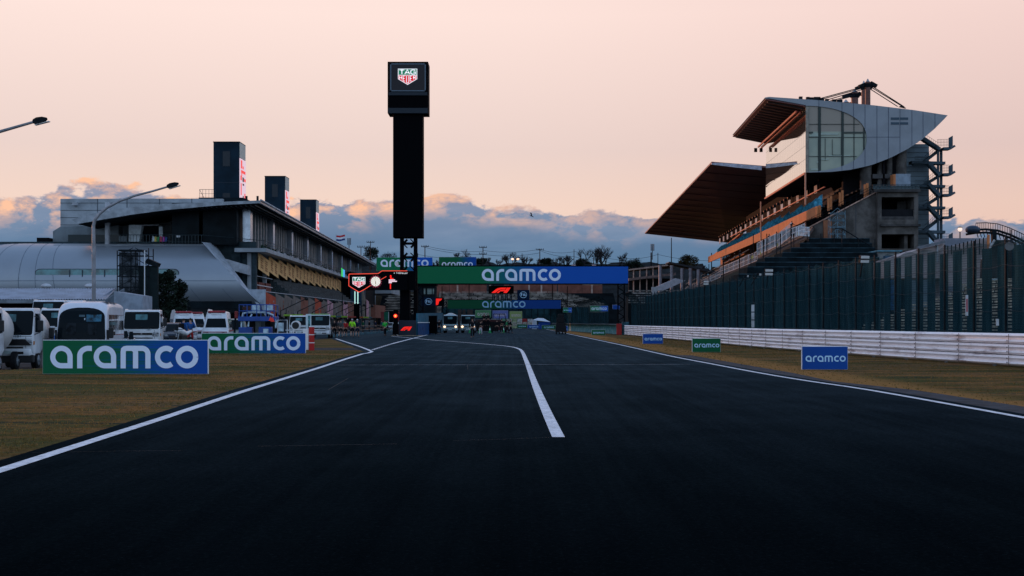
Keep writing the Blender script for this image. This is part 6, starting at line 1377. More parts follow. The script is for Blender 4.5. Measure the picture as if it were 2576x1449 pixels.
q.build('railing', DARKST, t, world=True); MB().ball(PX(2447, 578, Yk), (.85, .7, .5)).build('train_nose', mat('navy_paint', (.015, .03, .06), .4), t, world=True)
MB().beam(PX(2500, 580, Yk), PX(2500, 700, Yk), .5).build('support', DARKST, t, world=True)
t = thing('globe_lamp', 'small lit globe lamp on a post above the pale building', 'lamp', PX(2415, 590, 150)); MB().cyl((0, 0, -3), (0, 0, .3), .06).build('post', DARKST, t); MB().ball((0, 0, .55), .24).build('globe', mat('globe_lit', (.6, .55, .5), .3, var=0, emit=(1, .75, .6), es=.9), t, smooth=True); MB().cyl((0, 0, .72), (0, 0, .82), .26, .1).build('cap', DARKST, t)
# small stand and columns between gantry and fence ------------------------------
t = thing('small_stand', 'small covered stand on pale columns left of the tall grandstand', 'stand', (XA(1700, 330), 330, 0)); Yq = 330
MB().prism([PX(1682, 661, Yq), PX(1684, 658, Yq), PX(1840, 690, Yq), PX(1840, 697, Yq)], (0, 8, 0)).build('roof', mat('stand_roof', (.03, .035, .045), .6), t, world=True)
for u, v in ((1661, 668), (1690, 668), (1716, 675), (1737, 675), (1757, 678)): MB().cyl((XA(u, Yq - 1), Yq - 1, 0), (XA(u, Yq - 1), Yq - 1, ZA(v, Yq)), .40, n=10).build('column', mat('column_pale', (.27, .25, .28), .6), t, world=True, smooth=True)
t = thing('canopy_stand', 'pale roofed terrace stand just right of the big gantry', 'stand', (XA(1620, 350), 350, 0)); Yq = 350
MB().beam(PX(1582, 679, Yq), PX(1680, 667, Yq), 1.0, .35).build('roof_edge', mat('coping_pale', (.45, .32, .27)), t, world=True); MB().prism([PX(1582, 679, Yq), PX(1680, 667, Yq), PX(1690, 675, Yq + 12), PX(1582, 684, Yq + 12)], (0, 0, .2)).build('roof', mat('canopy_dark', (.10, .08, .08), .7), t, world=True)
for u in (1594, 1610, 1627, 1643, 1658): MB().cyl((XA(u, Yq), Yq, 3), (XA(u, Yq), Yq, ZA(677 - (u - 1594) * .12, Yq)), .16, n=6).build('post', mat('coping_pale', (.45, .32, .27)), t, world=True)
MB().prism([PX(1582, 700, Yq - 1), PX(1700, 686, Yq - 1), PX(1700, 692, Yq - 1), PX(1582, 706, Yq - 1)], (0, 2, 0)).build('balcony', mat('balcony_brown', (.20, .14, .13), .8), t, world=True)
MB().box(XA(1582, Yq + 2), XA(1690, Yq + 2), Yq + 2, Yq + 3, 0, ZA(700, Yq)).build('wall', FD, t, world=True)
MB().prism([PX(1650, 722, 310), PX(1700, 700, 310), PX(1725, 706, 310), PX(1660, 735, 310)], (0, 3, 0)).build('white_awning', mat('awning_white', (.45, .45, .50), .7, var=.1), t, world=True)
t = thing('low_bleacher', 'low bleacher with pale rails between the gantry leg and the curved fence', 'bleacher', (XA(1600, 280), 280, 0))
for k in range(6):
    Y = 270 + k * 6; MB().box(XA(1580, Y), XA(1665 + k * 12, Y), Y, Y + 6, 0, ZA(765 - k * 6, Y)).build('tier', FD, t, world=True); MB().box(XA(1582, Y), XA(1650 + k * 12, Y), Y + .5, Y + .8, ZA(765 - k * 6, Y) + .2, ZA(765 - k * 6, Y) + .42).build('bench', mat('bench_pale', (.30, .28, .26), .7, var=.4, sc=.8), t, world=True)
MB().box(XA(1640, 262), XA(1655, 262), 262, 263, 3, ZA(722, 262)).build('pale_box', CONCP, t, world=True)
# ================================================================== FAR TREES, POLES, WIRES
LEAF = mat('leaf_dark', (.012, .020, .014), .9, var=.5, sc=.5, spec=.1); BARK = mat('bark_dark', (.018, .018, .022), .9, var=.2, spec=.1); LEAFW = mat('leaf_olive', (.050, .042, .018), .9, var=.5, sc=.6, spec=.1)
TWIG = mat('twig_brown', (.030, .028, .033), .9, var=.2, spec=.1)
def evergreen(label, u, vb, vt, wu, Y, seed, leaf=None):
    r = random.Random(seed); x = XA(u, Y); zb = ZA(vb, Y); zt = ZA(vt, Y); R = wu * Y / FPX / 2; H = zt - zb
    base = zb - 2; t = thing('evergreen_tree', label, 'tree', (x, Y, base), group='trees along the skyline')
    MB().cyl((0, 0, 0), (0, 0, H * .8), .5, .15).build('trunk', BARK, t)
    mb = MB(); cl = [(r.uniform(-.7, .7) * R, r.uniform(-.5, .5) * R, (.35 + .5 * r.random()) * H + 2, r.uniform(.25, .5) * R) for _ in range(15)]
    cl = [(a * (1.15 - .55 * (c - 2) / H), b, c, d) for a, b, c, d in cl]
    for a, b, c, d in cl:
        for _ in range(170):
            v = Vector((r.gauss(0, 1), r.gauss(0, 1), r.gauss(0, 1))).normalized() * d * (.55 + .55 * r.random()); p = Vector((a, b, c)) + Vector((v.x, v.y, v.z * .75)); s = r.uniform(.22, .5)
            e1 = Vector((r.uniform(-1, 1), r.uniform(-1, 1), r.uniform(-1, 1))).normalized() * s; e2 = Vector((r.uniform(-1, 1), r.uniform(-1, 1), r.uniform(-1, 1))).normalized() * s
            mb.add([p - e1 * .5, p + e1 * .5, p + e2], [(0, 1, 2)])
    mb.build('crown', leaf or LEAF, t, fix=False); return t
def bare(label, u, vb, vt, wu, Y, seed, dens=1.0):
    r = random.Random(seed); x = XA(u, Y); zb = ZA(vb, Y); H = (ZA(vt, Y) - zb) * 1.0; R = wu * Y / FPX / 2
    t = thing('bare_tree', label, 'tree', (x, Y, zb - 1.5), group='trees along the skyline'); tr = MB(); tw = MB()
    def grow(p, d, L, rad, lv):
        q = p + d * L; (tr if lv < 2 else tw).tube([p, q], [rad, rad * .7], 5 if lv < 2 else 3, cap=False)
        if lv >= 5: return
        for _ in range(3 if lv < 4 else 2):
            dd = (d + Vector((r.uniform(-1, 1) * .75, r.uniform(-1, 1) * .5, r.uniform(-.25, .55)))).normalized(); grow(p.lerp(q, r.uniform(.6, 1)), dd, L * r.uniform(.62, .85), rad * .66, lv + 1)
    for k in range(max(2, int(R / 1.1 * dens))): grow(Vector((r.uniform(-.8, .8) * R, r.uniform(-1, 1), 0)), Vector((r.uniform(-.25, .25), 0, 1)).normalized(), H * r.uniform(.34, .52), .26, 0)
    tr.build('trunk', BARK, t, fix=False); tw.build('crown', TWIG, t, fix=False); return t
YT = 520
rows_ = [('e', 'large dark evergreen left of the tower above the high hoarding', 932, 665, 619, 52), ('b', 'thin bare tree just left of the tower', 985, 668, 629, 44), ('b', 'bare tree between the two high hoardings', 1095, 668, 652, 30),
 ('b', 'bare tree with flat twiggy top above the second hoarding', 1168, 665, 634, 44), ('e', 'round dark shrubby tree right of the second hoarding', 1212, 668, 650, 36), ('b', 'bare tree cluster left of the lit lamp', 1245, 668, 641, 44), ('b', 'bare tree cluster behind the lit lamp', 1282, 668, 640, 50),
 ('b', 'bare tree cluster right of the lit lamp', 1318, 668, 640, 46), ('e', 'low dark tree right of the third pole', 1372, 668, 651, 36), ('b', 'low bare tree behind the middle of the banner', 1350, 668, 650, 40), ('b', 'bushy bare tree left of the tall pair', 1408, 668, 644, 50), ('b', 'bare tree at the foot of the leaning mast', 1440, 668, 641, 44),
 ('b', 'tall wide bare tree above the banner, left of a pair', 1488, 668, 624, 66), ('b', 'tall bare tree above the banner, right of a pair', 1520, 668, 623, 52), ('b', 'bare tree near the right end of the banner', 1556, 668, 634, 44), ('e', 'low dark tree above the banner near its right end', 1470, 668, 656, 54), ('e', 'wide dark evergreen over the right end of the gantry', 1596, 678, 655, 60)]
for i, (k, lab, u, vb, vt, w) in enumerate(rows_): (evergreen if k == 'e' else bare)(lab, u, vb, vt, w, YT + (i % 4) * 6, i + 3)
evergreen('rounded olive brown tree behind the small covered stand', 1735, 680, 641, 66, 470, 71, LEAFW); bare('small bare tree right of the olive tree', 1778, 685, 660, 30, 470, 72); evergreen('small dark tree at the foot of the grandstand roof', 1800, 690, 670, 26, 470, 73, LEAFW)
# wooded bank under them
m = mat('bank_dark', (.010, .014, .016), .95, var=.4, sc=.3)
mb = MB(); N = 80; r = random.Random(8)
pts = [(XA(820 + k * 12, 540), 540, ZA(662 + 3 * math.sin(k * .9) + r.uniform(-2, 2), 540)) for k in range(N)]
mb.add(pts + [(p[0], 470, 0) for p in pts] + [(p[0], 640, 0) for p in pts], [(i, i + 1, N + i + 1, N + i) for i in range(N - 1)] + [(i + 1, i, 2 * N + i, 2 * N + i + 1) for i in range(N - 1)])
o = structure(mb.build('hill', m)); o['label'] = 'dark wooded bank closing the view behind the far stand'
# dark bush beside the scaffold
r = random.Random(21); t = thing('bush', 'large dark rounded bush between the scaffold and the silver building', 'bush', (XA(436, 128), 128, 0)); MB().cyl((0, 0, 0), (0, 0, 2), .2, .1).build('trunk', BARK, t)
mb = MB(); s = 128 / FPX
for a, b, c, d in [(436, 735, 30, 0), (412, 715, 22, 0), (425, 695, 15, 0), (452, 725, 20, 0), (410, 760, 24, 0), (450, 765, 26, 0), (430, 790, 34, 0), (404, 700, 10, 0)]:
    for _ in range(520):
        v = Vector((r.gauss(0, 1), r.gauss(0, 1), r.gauss(0, 1))).normalized() * c * s * (.5 + .55 * r.random()); p = Vector((XA(a, 128) - XA(436, 128), 0, ZA(b, 128))) + v; e1 = Vector((r.uniform(-1, 1), r.uniform(-1, 1), r.uniform(-1, 1))) * .16; e2 = Vector((r.uniform(-1, 1), r.uniform(-1, 1), r.uniform(-1, 1))) * .2
        mb.add([p - e1, p + e1, p + e2], [(0, 1, 2)])
mb.build('crown', LEAF, t, fix=False)
# utility poles with crossarms
def pole(label, u, vt, Y, arms=1, r=.16, extra=None):
    t = thing('utility_pole', label, 'utility pole', (XA(u, Y), Y, ZA(675, Y) - 2)); H = ZA(vt, Y) - t.location.z
    MB().cyl((0, 0, 0), (0, 0, H), r, r * .7, 6).build('pole', DARKST, t)
    for k in range(arms):
        a = MB().box(-1.3, 1.3, -.08, .08, H - .6 - k * 2.2, H - .4 - k * 2.2).build('crossarm', DARKST, t)
        for x_ in (-1.2, -.6, .6, 1.2): MB().cyl((x_, 0, H - .4 - k * 2.2), (x_, 0, H + .05 - k * 2.2), .09, n=5).build('insulator', DARKST, a)
    return t
YP = 480
pole('slim pale pole in front of the large evergreen left of the tower', 932, 606, YP); pole('leaning utility pole at the left edge of the evergreen', 908, 618, YP)
pole('utility pole with lamp arm between the two high hoardings', 1069, 617, YP, 1, .2); pole('short pole just right of the tower', 1051, 637, YP, 0)
pole('tall pole with two rows of insulators right of the second hoarding', 1215, 619, YP, 2, .2); pole('plain pole carrying two lit lamps', 1298, 636, YP, 0, .12); pole('utility pole with wide crossarm above the word mark', 1358, 625, YP, 1, .18)
pole('slim mast above the right half of the banner', 1444, 627, YP, 0, .14); pole('short pole between the tall bare trees', 1493, 649, YP, 0, .14)
pole('short utility pole over the right gantry leg', 1655, 636, YP, 0, .14); pole('thick antenna pole right of the gantry', 1638, 635, YP, 0, .3); pole('antenna mast with banded pale sections before the olive tree', 1689, 598, 400, 0, .16); pole('thin antenna mast right of the olive tree', 1790, 636, YP, 0, .2)
for u, v, lab in ((878, 602, 'left'), (1641, 617, 'right')):
    t = thing('antenna', 'cluster of upright antenna panels on a mast, the %s' % ('one near the pit roof' if lab == 'left' else 'one right of the gantry'), 'antenna', PX(u, v + 14, YP - 2)); MB().cyl((0, 0, -3), (0, 0, 1.5), .12).build('mast', DARKST, t)
    for k in range(3): MB().box(-.55 + k * .45, -.25 + k * .45, -.1, .1, 0, 2.3).build('panel', mat('antenna_grey', (.10, .11, .13), .6), t)
mb = MB()
def wire(label, a, b, sag=1.0):
    P, Q = PX(*a), PX(*b); o = MB().tube([P.lerp(Q, k / 10) - Vector((0, 0, sag * 4 * (k / 10) * (1 - k / 10))) for k in range(11)], .05, 4).build('overhead_wire', DARKST); tag(o, label, 'wire', 'overhead wires along the skyline')
W_ = [((1069, 618, YP), (1215, 632, YP)), ((1060, 620, YP), (1215, 640, YP)), ((1215, 630, YP), (1358, 627, YP)), ((1215, 640, YP), (1358, 636, YP)), ((1358, 627, YP), (1444, 633, YP)), ((1358, 630, YP), (1444, 645, YP)), ((1444, 632, YP), (1655, 662, YP)), ((1444, 646, YP), (1655, 666, YP)), ((1655, 640, YP), (1810, 655, YP)), ((1560, 648, YP), (1655, 640, YP)), ((870, 636, YP), (932, 640, YP)), ((1051, 640, YP), (1215, 650, YP))]
L_ = ['upper wire from the lamp pole to the double pole', 'lower wire from the lamp pole to the double pole', 'upper wire from the double pole to the wide crossarm', 'lower wire from the double pole to the wide crossarm', 'upper wire from the crossarm pole to the slim mast', 'lower wire from the crossarm pole to the slim mast', 'upper wire sloping from the slim mast past the gantry', 'lower wire sloping from the slim mast past the gantry', 'wire running right behind the olive tree', 'short wire above the dark evergreen by the gantry', 'wire left of the large evergreen', 'lowest wire right of the tower']
for (a, b), l in zip(W_, L_): wire(l, a, b, .8)
t = thing('lit_floodlights', 'pair of bright warm floodlights shining among the bare trees', 'floodlight', PX(1296, 652, YP - 3))
for a in (-.9, .9): MB().ball((a, -.3, 0), (.5, .2, .32)).build('lamp', mat('warm_lamp', (1, .8, .6), .3, var=0, emit=(1, .55, .34), es=1.4), t); 
MB().box(-1.4, 1.4, 0, .2, -.1, .1).build('bar', DARKST, t)
for u, lab in ((1443, 'left'), (1494, 'right')):
    t = thing('mast_head', 'small white and red mast head poking above the banner, %s one' % lab, 'mast', PX(u, 668, 460)); MB().cyl((0, 0, -1), (0, 0, 1), .1).build('stem', DARKST, t); MB().box(-.7, .7, -.1, .1, -.3, .3).build('cap', mat('pinkish_white', (.55, .42, .45), .6), t)
# bird
t = thing('bird', 'small dark bird gliding above the clouds right of the tower', 'bird', PX(1337, 543, 90), .3)
mb = MB(); mb.tube([(-.22, 0, .03), (-.1, 0, 0), (.12, 0, -.02), (.24, 0, -.03)], [.008, .03, .035, .015], 6); mb.add([(-.02, 0, 0), (.08, 0, 0), (.02, -.3, .10), (-.14, -.42, .04)], [(0, 1, 2, 3)]); mb.add([(-.02, 0, 0), (.08, 0, 0), (-.02, .3, .14), (-.2, .42, .12)], [(0, 1, 2, 3)]); mb.build('body', mat('bird_dark', (.02, .02, .025), .8, var=0), t, fix=False)
t.rotation_euler = (.5, .35, .2); t.scale = (.7, .7, .7)
# ================================================================== VEHICLES
PAINTW = mat('white_paint', (.60, .62, .65), .28, var=.09, sc=1.6, spec=.6); PAINTB = mat('pale_blue_paint', (.30, .42, .47), .35, var=.04, spec=.5)
RUB = mat('tyre_rubber', (.012, .012, .014), .8, var=.2, sc=6); RIM = mat('wheel_rim', (.30, .33, .36), .4, .6, var=.2, sc=5); PLA = mat('black_plastic', (.012, .013, .015), .5, var=.1)
m, g, b = newmat('windscreen'); b.inputs['Base Color'].default_value = (.004, .008, .011, 1); b.inputs['Roughness'].default_value = .06; b.inputs['Specular IOR Level'].default_value = .07; WS = m
LAMP = mat('headlamp_glass', (.30, .33, .36), .12, .2, var=.6, sc=14); GRL = mat('grille_black', (.010, .010, .012), .4, var=0); AMB = mat('amber_lens', (.45, .16, .04), .3, var=0); LIT = mat('headlamp_lit', (1, .8, .5), .3, var=0, emit=(1, .62, .36), es=3.0)
PLATE = mat('plate_pale', (.42, .50, .50), .5, var=.1); BADGE = mat('badge_chrome', (.25, .25, .26), .3, .8, var=0); TXT = mat('number_grey', (.12, .16, .18), .6, var=0)
def hull(prof, w, top_z=1.2, taper=.06, bev=.06, name='body', m=None, par=None, y0=0, front_round=0, seg=3):
    n = len(prof); vs = []
    for sx in (-1, -.5, 0, .5, 1) if front_round else (-1, 1):
        for y, z in prof:
            k = 1 - max(0, z - top_z) * taper; vs.append((sx * w / 2 * k, y + y0 + front_round * sx * sx * (1 if y < .9 else 0), z))
    mb = MB(); S = 5 if front_round else 2
    fs = [(s * n + i, s * n + (i + 1) % n, (s + 1) * n + (i + 1) % n, (s + 1) * n + i) for s in range(S - 1) for i in range(n)] + [tuple(range(n)), tuple((S - 1) * n + i for i in range(n))]
    mb.add(vs, fs); return mb.build(name, m or PAINTW, par, smooth=True, bevel=bev, seg=seg)
def wheel(par, x, y, r=.38, w=.24, name='wheel'):
    s = 1 if x > 0 else -1
    t = MB().tube([(x - w / 2, y, r), (x - w / 2 + .03, y, r), (x + w / 2 - .03, y, r), (x + w / 2, y, r)], [r * .9, r, r, r * .9], 20).build(name, RUB, par, smooth=True)
    MB().tube([(x + s * (w / 2 - .02), y, r), (x + s * (w / 2 + .012), y, r)], [r * .62, r * .55], 16).build('rim', RIM, t, smooth=True); MB().cyl((x + s * w / 2, y, r), (x + s * (w / 2 + .05), y, r), r * .2, n=10).build('hub', RIM, t)
def quadp(par, name, pts, m, off=(0, -.012, 0)): return MB().add([tuple(Vector(p) + Vector(off)) for p in pts], [tuple(range(len(pts)))]).build(name, m, par, fix=False)
def rrect(x0, x1, z0, z1, r, yf, n=4):
    P = []
    for cx, cz, a0 in ((x1 - r, z1 - r, 0), (x0 + r, z1 - r, 90), (x0 + r, z0 + r, 180), (x1 - r, z0 + r, 270)):
        for k in range(n + 1): a = math.radians(a0 + 90 * k / n); x_, z_ = cx + r * math.cos(a), cz + r * math.sin(a); P.append((x_, yf(x_, z_), z_))
    return P
def cab_truck(label, loc, rz=0, paint=None, w=1.9, h=2.25, lit=False, number=None, lifted=.0, group='cab over trucks', roofmat=None, name='truck', badge=True, visor=False):
    paint = paint or PAINTW; t = thing(name, label, 'truck', loc, rz, group=group); L = lifted
    prof = [(.06, .42 + L), (0, .55 + L), (0, 1.18 + L), (.05, 1.32 + L), (.30, h - .16), (.42, h - .04), (.60, h), (1.55, h), (1.62, h - .1), (1.62, .6 + L), (1.2, .42 + L)]
    body = hull(prof, w, 1.3 + L, .07, .05, 'cab', paint, t)
    za, zb = 1.20 + L, h - .13
    def yf(x, z): return .05 + (z - 1.32 - L) / (h - .16 - 1.32 - L) * .25 - .012
    wsn = MB().poly(rrect(-w / 2 + .075, w / 2 - .075, za, zb, .10, yf)).build('windscreen', WS, body, fix=False)
    q = MB(); R_ = rrect(-w / 2 + .055, w / 2 - .055, za - .02, zb + .02, .11, lambda x, z: yf(x, z) + .006); q.add(R_, [tuple(range(20))]); q.build('window_rubber', RUB, body, fix=False)
    for sx in (-1, 1):
        MB().box(sx * (w / 2 - .30) - .006, sx * (w / 2 - .30) + .006, -.008, .004, .66 + L, za - .06).build('panel_gap', PLA, body)
    MB().box(-w / 2 + .06, w / 2 - .06, -.008, .004, za - .075, za - .06).build('panel_gap', PLA, body); MB().box(-w / 2 + .05, w / 2 - .05, -.008, .004, 1.03 + L, 1.04 + L).build('panel_gap', PLA, body)
    MB().box(-.10, .10, yf(0, zb) - .03, yf(0, zb), zb - .12, zb - .05).build('inner_mirror', PLA, wsn)
    for x_ in (-.35, .25): MB().beam((x_, yf(0, za) - .01, za + .04), (x_ + .42, yf(0, za + .1) - .02, za + .12), .02).build('wiper', PLA, wsn)
    MB().add(rrect(-.34, .30, zb - .42, zb - .12, .03, lambda x, z: yf(x, z) - .004), [tuple(range(20))]).build('painted_rear_window_view', mat('cab_see_through', (.05, .15, .17), .3, var=.3, sc=2), wsn, fix=False)  # light seen through the rear window, painted as an opaque teal patch
    for s in (-1, 1):
        k = 1 - (1.75 + L - 1.3 - L) * .07
        MB().add([(s * (w / 2 * .995 + .005), .34, 1.30 + L), (s * (w / 2 * .995 + .005), 1.35, 1.30 + L), (s * (w / 2 * .95 + .004), 1.35, h - .22), (s * (w / 2 * .95 + .004), .52, h - .22)], [(0, 1, 2, 3)]).build('side_window', WS, body, fix=False)
        hl = MB().add(rrect(s * (w / 2 - .24) - .18, s * (w / 2 - .24) + .18, .78 + L, 1.00 + L, .05, lambda x, z: -.02), [tuple(range(20))]).build('headlight', LAMP, body, fix=False)
        if lit: MB().ball((s * (w / 2 - .22), -.06, .86 + L), (.15, .05, .13)).build('bulb', LIT, hl, smooth=True)
        else: MB().cyl((s * (w / 2 - .22), -.03, .88 + L), (s * (w / 2 - .22), -.02, .88 + L), .075, n=12).build('reflector', BADGE, hl)
        MB().box(s * w / 2 - .03, s * w / 2 + .03, .02, .10, .80 + L, .95 + L).build('indicator', AMB, body)
        mr = MB().box(s * (w / 2 + .24) - .11, s * (w / 2 + .24) + .11, .10, .20, 1.35 + L, 1.78 + L).build('mirror', PLA, t, bevel=.03); MB().tube([(s * w / 2 * .97, .25, 1.95 + L), (s * (w / 2 + .2), .15, 1.9 + L), (s * (w / 2 + .22), .15, 1.3 + L), (s * w / 2 * .98, .2, 1.2 + L)], .022, 5).build('mirror_arm', PLA, mr)
        wheel(t, s * (w / 2 - .14), 1.0); wheel(t, s * (w / 2 - .16), 3.9)
    MB().box(-w / 2 + .42, w / 2 - .42, -.03, .0, .86 + L, .98 + L).build('grille', GRL, body); MB().box(-w / 2 + .40, w / 2 - .40, -.03, 0, .66 + L, .72 + L).build('lower_grille', GRL, body)
    if badge: MB().cyl((0, -.045, .92 + L), (0, -.03, .92 + L), .05, n=8).build('badge', BADGE, body)
    bmp = MB().prism([(-w / 2 - .01, .12, .36 + L), (-w / 2 + .14, -.07, .36 + L), (w / 2 - .14, -.07, .36 + L), (w / 2 + .01, .12, .36 + L), (w / 2 + .01, .3, .36 + L), (-w / 2 - .01, .3, .36 + L)], (0, 0, .27)).build('bumper', paint, t, bevel=.03, smooth=True)
    for s in (-1, 1): MB().box(s * .45 - .2, s * .45 + .2, -.085, -.07, .43 + L, .53 + L).build('bumper_slot', GRL, bmp)
    MB().box(-.17, .17, -.10, -.075, .44 + L, .57 + L).build('number_plate', PLATE, bmp)
    MB().box(-.38, .38, 1.0, 5.2, .45 + L, .62 + L).build('chassis', PLA, t)
    if number: q = MB(); write(q, number, w / 2 - .72, 1.10 + L, .06, .10, .03, .02, lambda a, b_: (a, -.014 + 0, b_)); q.build('number', TXT, body, fix=False)
    if roofmat: MB().box(-w / 2 + .12, w / 2 - .12, .42, .9, h - .02, h + .05).build('roof_bar', roofmat, t, bevel=.02)
    return t
def drum(t, y0=1.9, L=.0, r=.92):
    d = MB().tube([(0, y0, 1.35 + L), (0, y0 + .05, 1.36 + L), (0, y0 + .7, 1.45 + L), (0, y0 + 1.6, 1.42 + L), (0, y0 + 2.6, 1.38 + L), (0, y0 + 3.2, 1.36 + L)], [.25, .62, r * .93, r, r * .62, r * .42], 28).build('mixer_drum', mat('drum_white', (.58, .56, .55), .35, var=.06), t, smooth=True)
    MB().tube([(0, y0 + 1.78, 1.42 + L), (0, y0 + 2.05, 1.41 + L)], [r * .945 + .02, r * .85 + .02], 28, cap=False).build('drum_band', mat('band_blue', (.02, .08, .16), .4, var=.1), d, smooth=True); MB().tube([(0, y0 + 2.16, 1.41 + L), (0, y0 + 2.26, 1.40 + L)], [r * .81 + .02, r * .775 + .02], 28, cap=False).build('drum_band', mat('band_blue', (.02, .08, .16)), d, smooth=True)
    MB().tube([(0, y0 + 2.36, 1.39 + L), (0, y0 + 2.46, 1.39 + L)], [r * .74 + .02, r * .705 + .02], 28, cap=False).build('drum_band', mat('band_blue', (.02, .08, .16)), d, smooth=True)
    MB().box(-.8, .8, y0 - .2, y0 - .05, .6 + L, 1.5 + L).build('drum_mount', PLA, t); MB().beam((.5, y0 + 3.3, 1.6 + L), (.3, y0 + 3.9, .9 + L), .5, .1).build('chute', PAINTW, t)
    return d
# --- mixer trucks ---------------------------------------------------
B0 = -.435
def atu(u, Y, z=0): return (XA(u, Y), Y, z)
t = cab_truck('white mixer truck with dark grille left of the white bus, its drum showing behind', atu(18, 57, B0), .10, w=2.05, h=2.5, lifted=.22, number='187', name='mixer_truck', group='white mixer trucks'); drum(t, 1.9, .12, .93)
MB().box(-1.02, 1.02, -.04, .3, .30, .62).build('lower_bumper', PLA, t, bevel=.04); MB().prism([(-.95, -.06, 1.0), (.95, -.06, 1.0), (.7, -.06, 1.24), (-.7, -.06, 1.24)], (0, .04, 0)).build('dark_grille', GRL, t)
t = cab_truck('white mixer truck cut off by the left frame edge, only drum and front wheel showing', atu(-88, 53, B0), .10, w=2.05, h=2.5, lifted=.22, name='mixer_truck', group='white mixer trucks'); drum(t, 1.6, .2, 1.0)
for ch in [c for c in bpy.data.objects if c.parent == t and c.name.startswith('wheel')]: pass
t = cab_truck('white mixer truck just right of the white bus, numbered 187', atu(356, 78, -.25), .13, w=2.0, h=2.42, lifted=.18, number='187', name='mixer_truck', group='white mixer trucks'); drum(t, 1.9, .12, .92)
t = cab_truck('white truck half hidden behind the mixer truck and the white bus', atu(142, 84, -.2), .1, w=2.0, h=2.5, lifted=.2, group='white trucks behind the bus')
t = cab_truck('tall white truck at the back left under the corrugated roof, left one', atu(120, 97, 0), .1, w=2.2, h=3.0, lifted=.5, group='white trucks behind the bus'); t = cab_truck('tall white truck at the back left under the corrugated roof, nearer the bus', atu(168, 98, 0), .1, w=2.2, h=3.0, lifted=.5, group='white trucks behind the bus')
t = thing('blue_banner', 'blue banner with white letters between the mixer truck and the bus', 'banner', atu(118, 70, -.3)); MB().box(0, 1.6, 0, .05, .3, 1.15).build('sheet', mat('banner_blue', (.01, .09, .32), .6, var=.1), t); q = MB(); write(q, 'AAGA', .35, .45, .22, .42, .08, .07, lambda a, b_: (a, -.02, b_)); q.build('lettering', mat('banner_white', (.55, .58, .6), .6), t, fix=False)
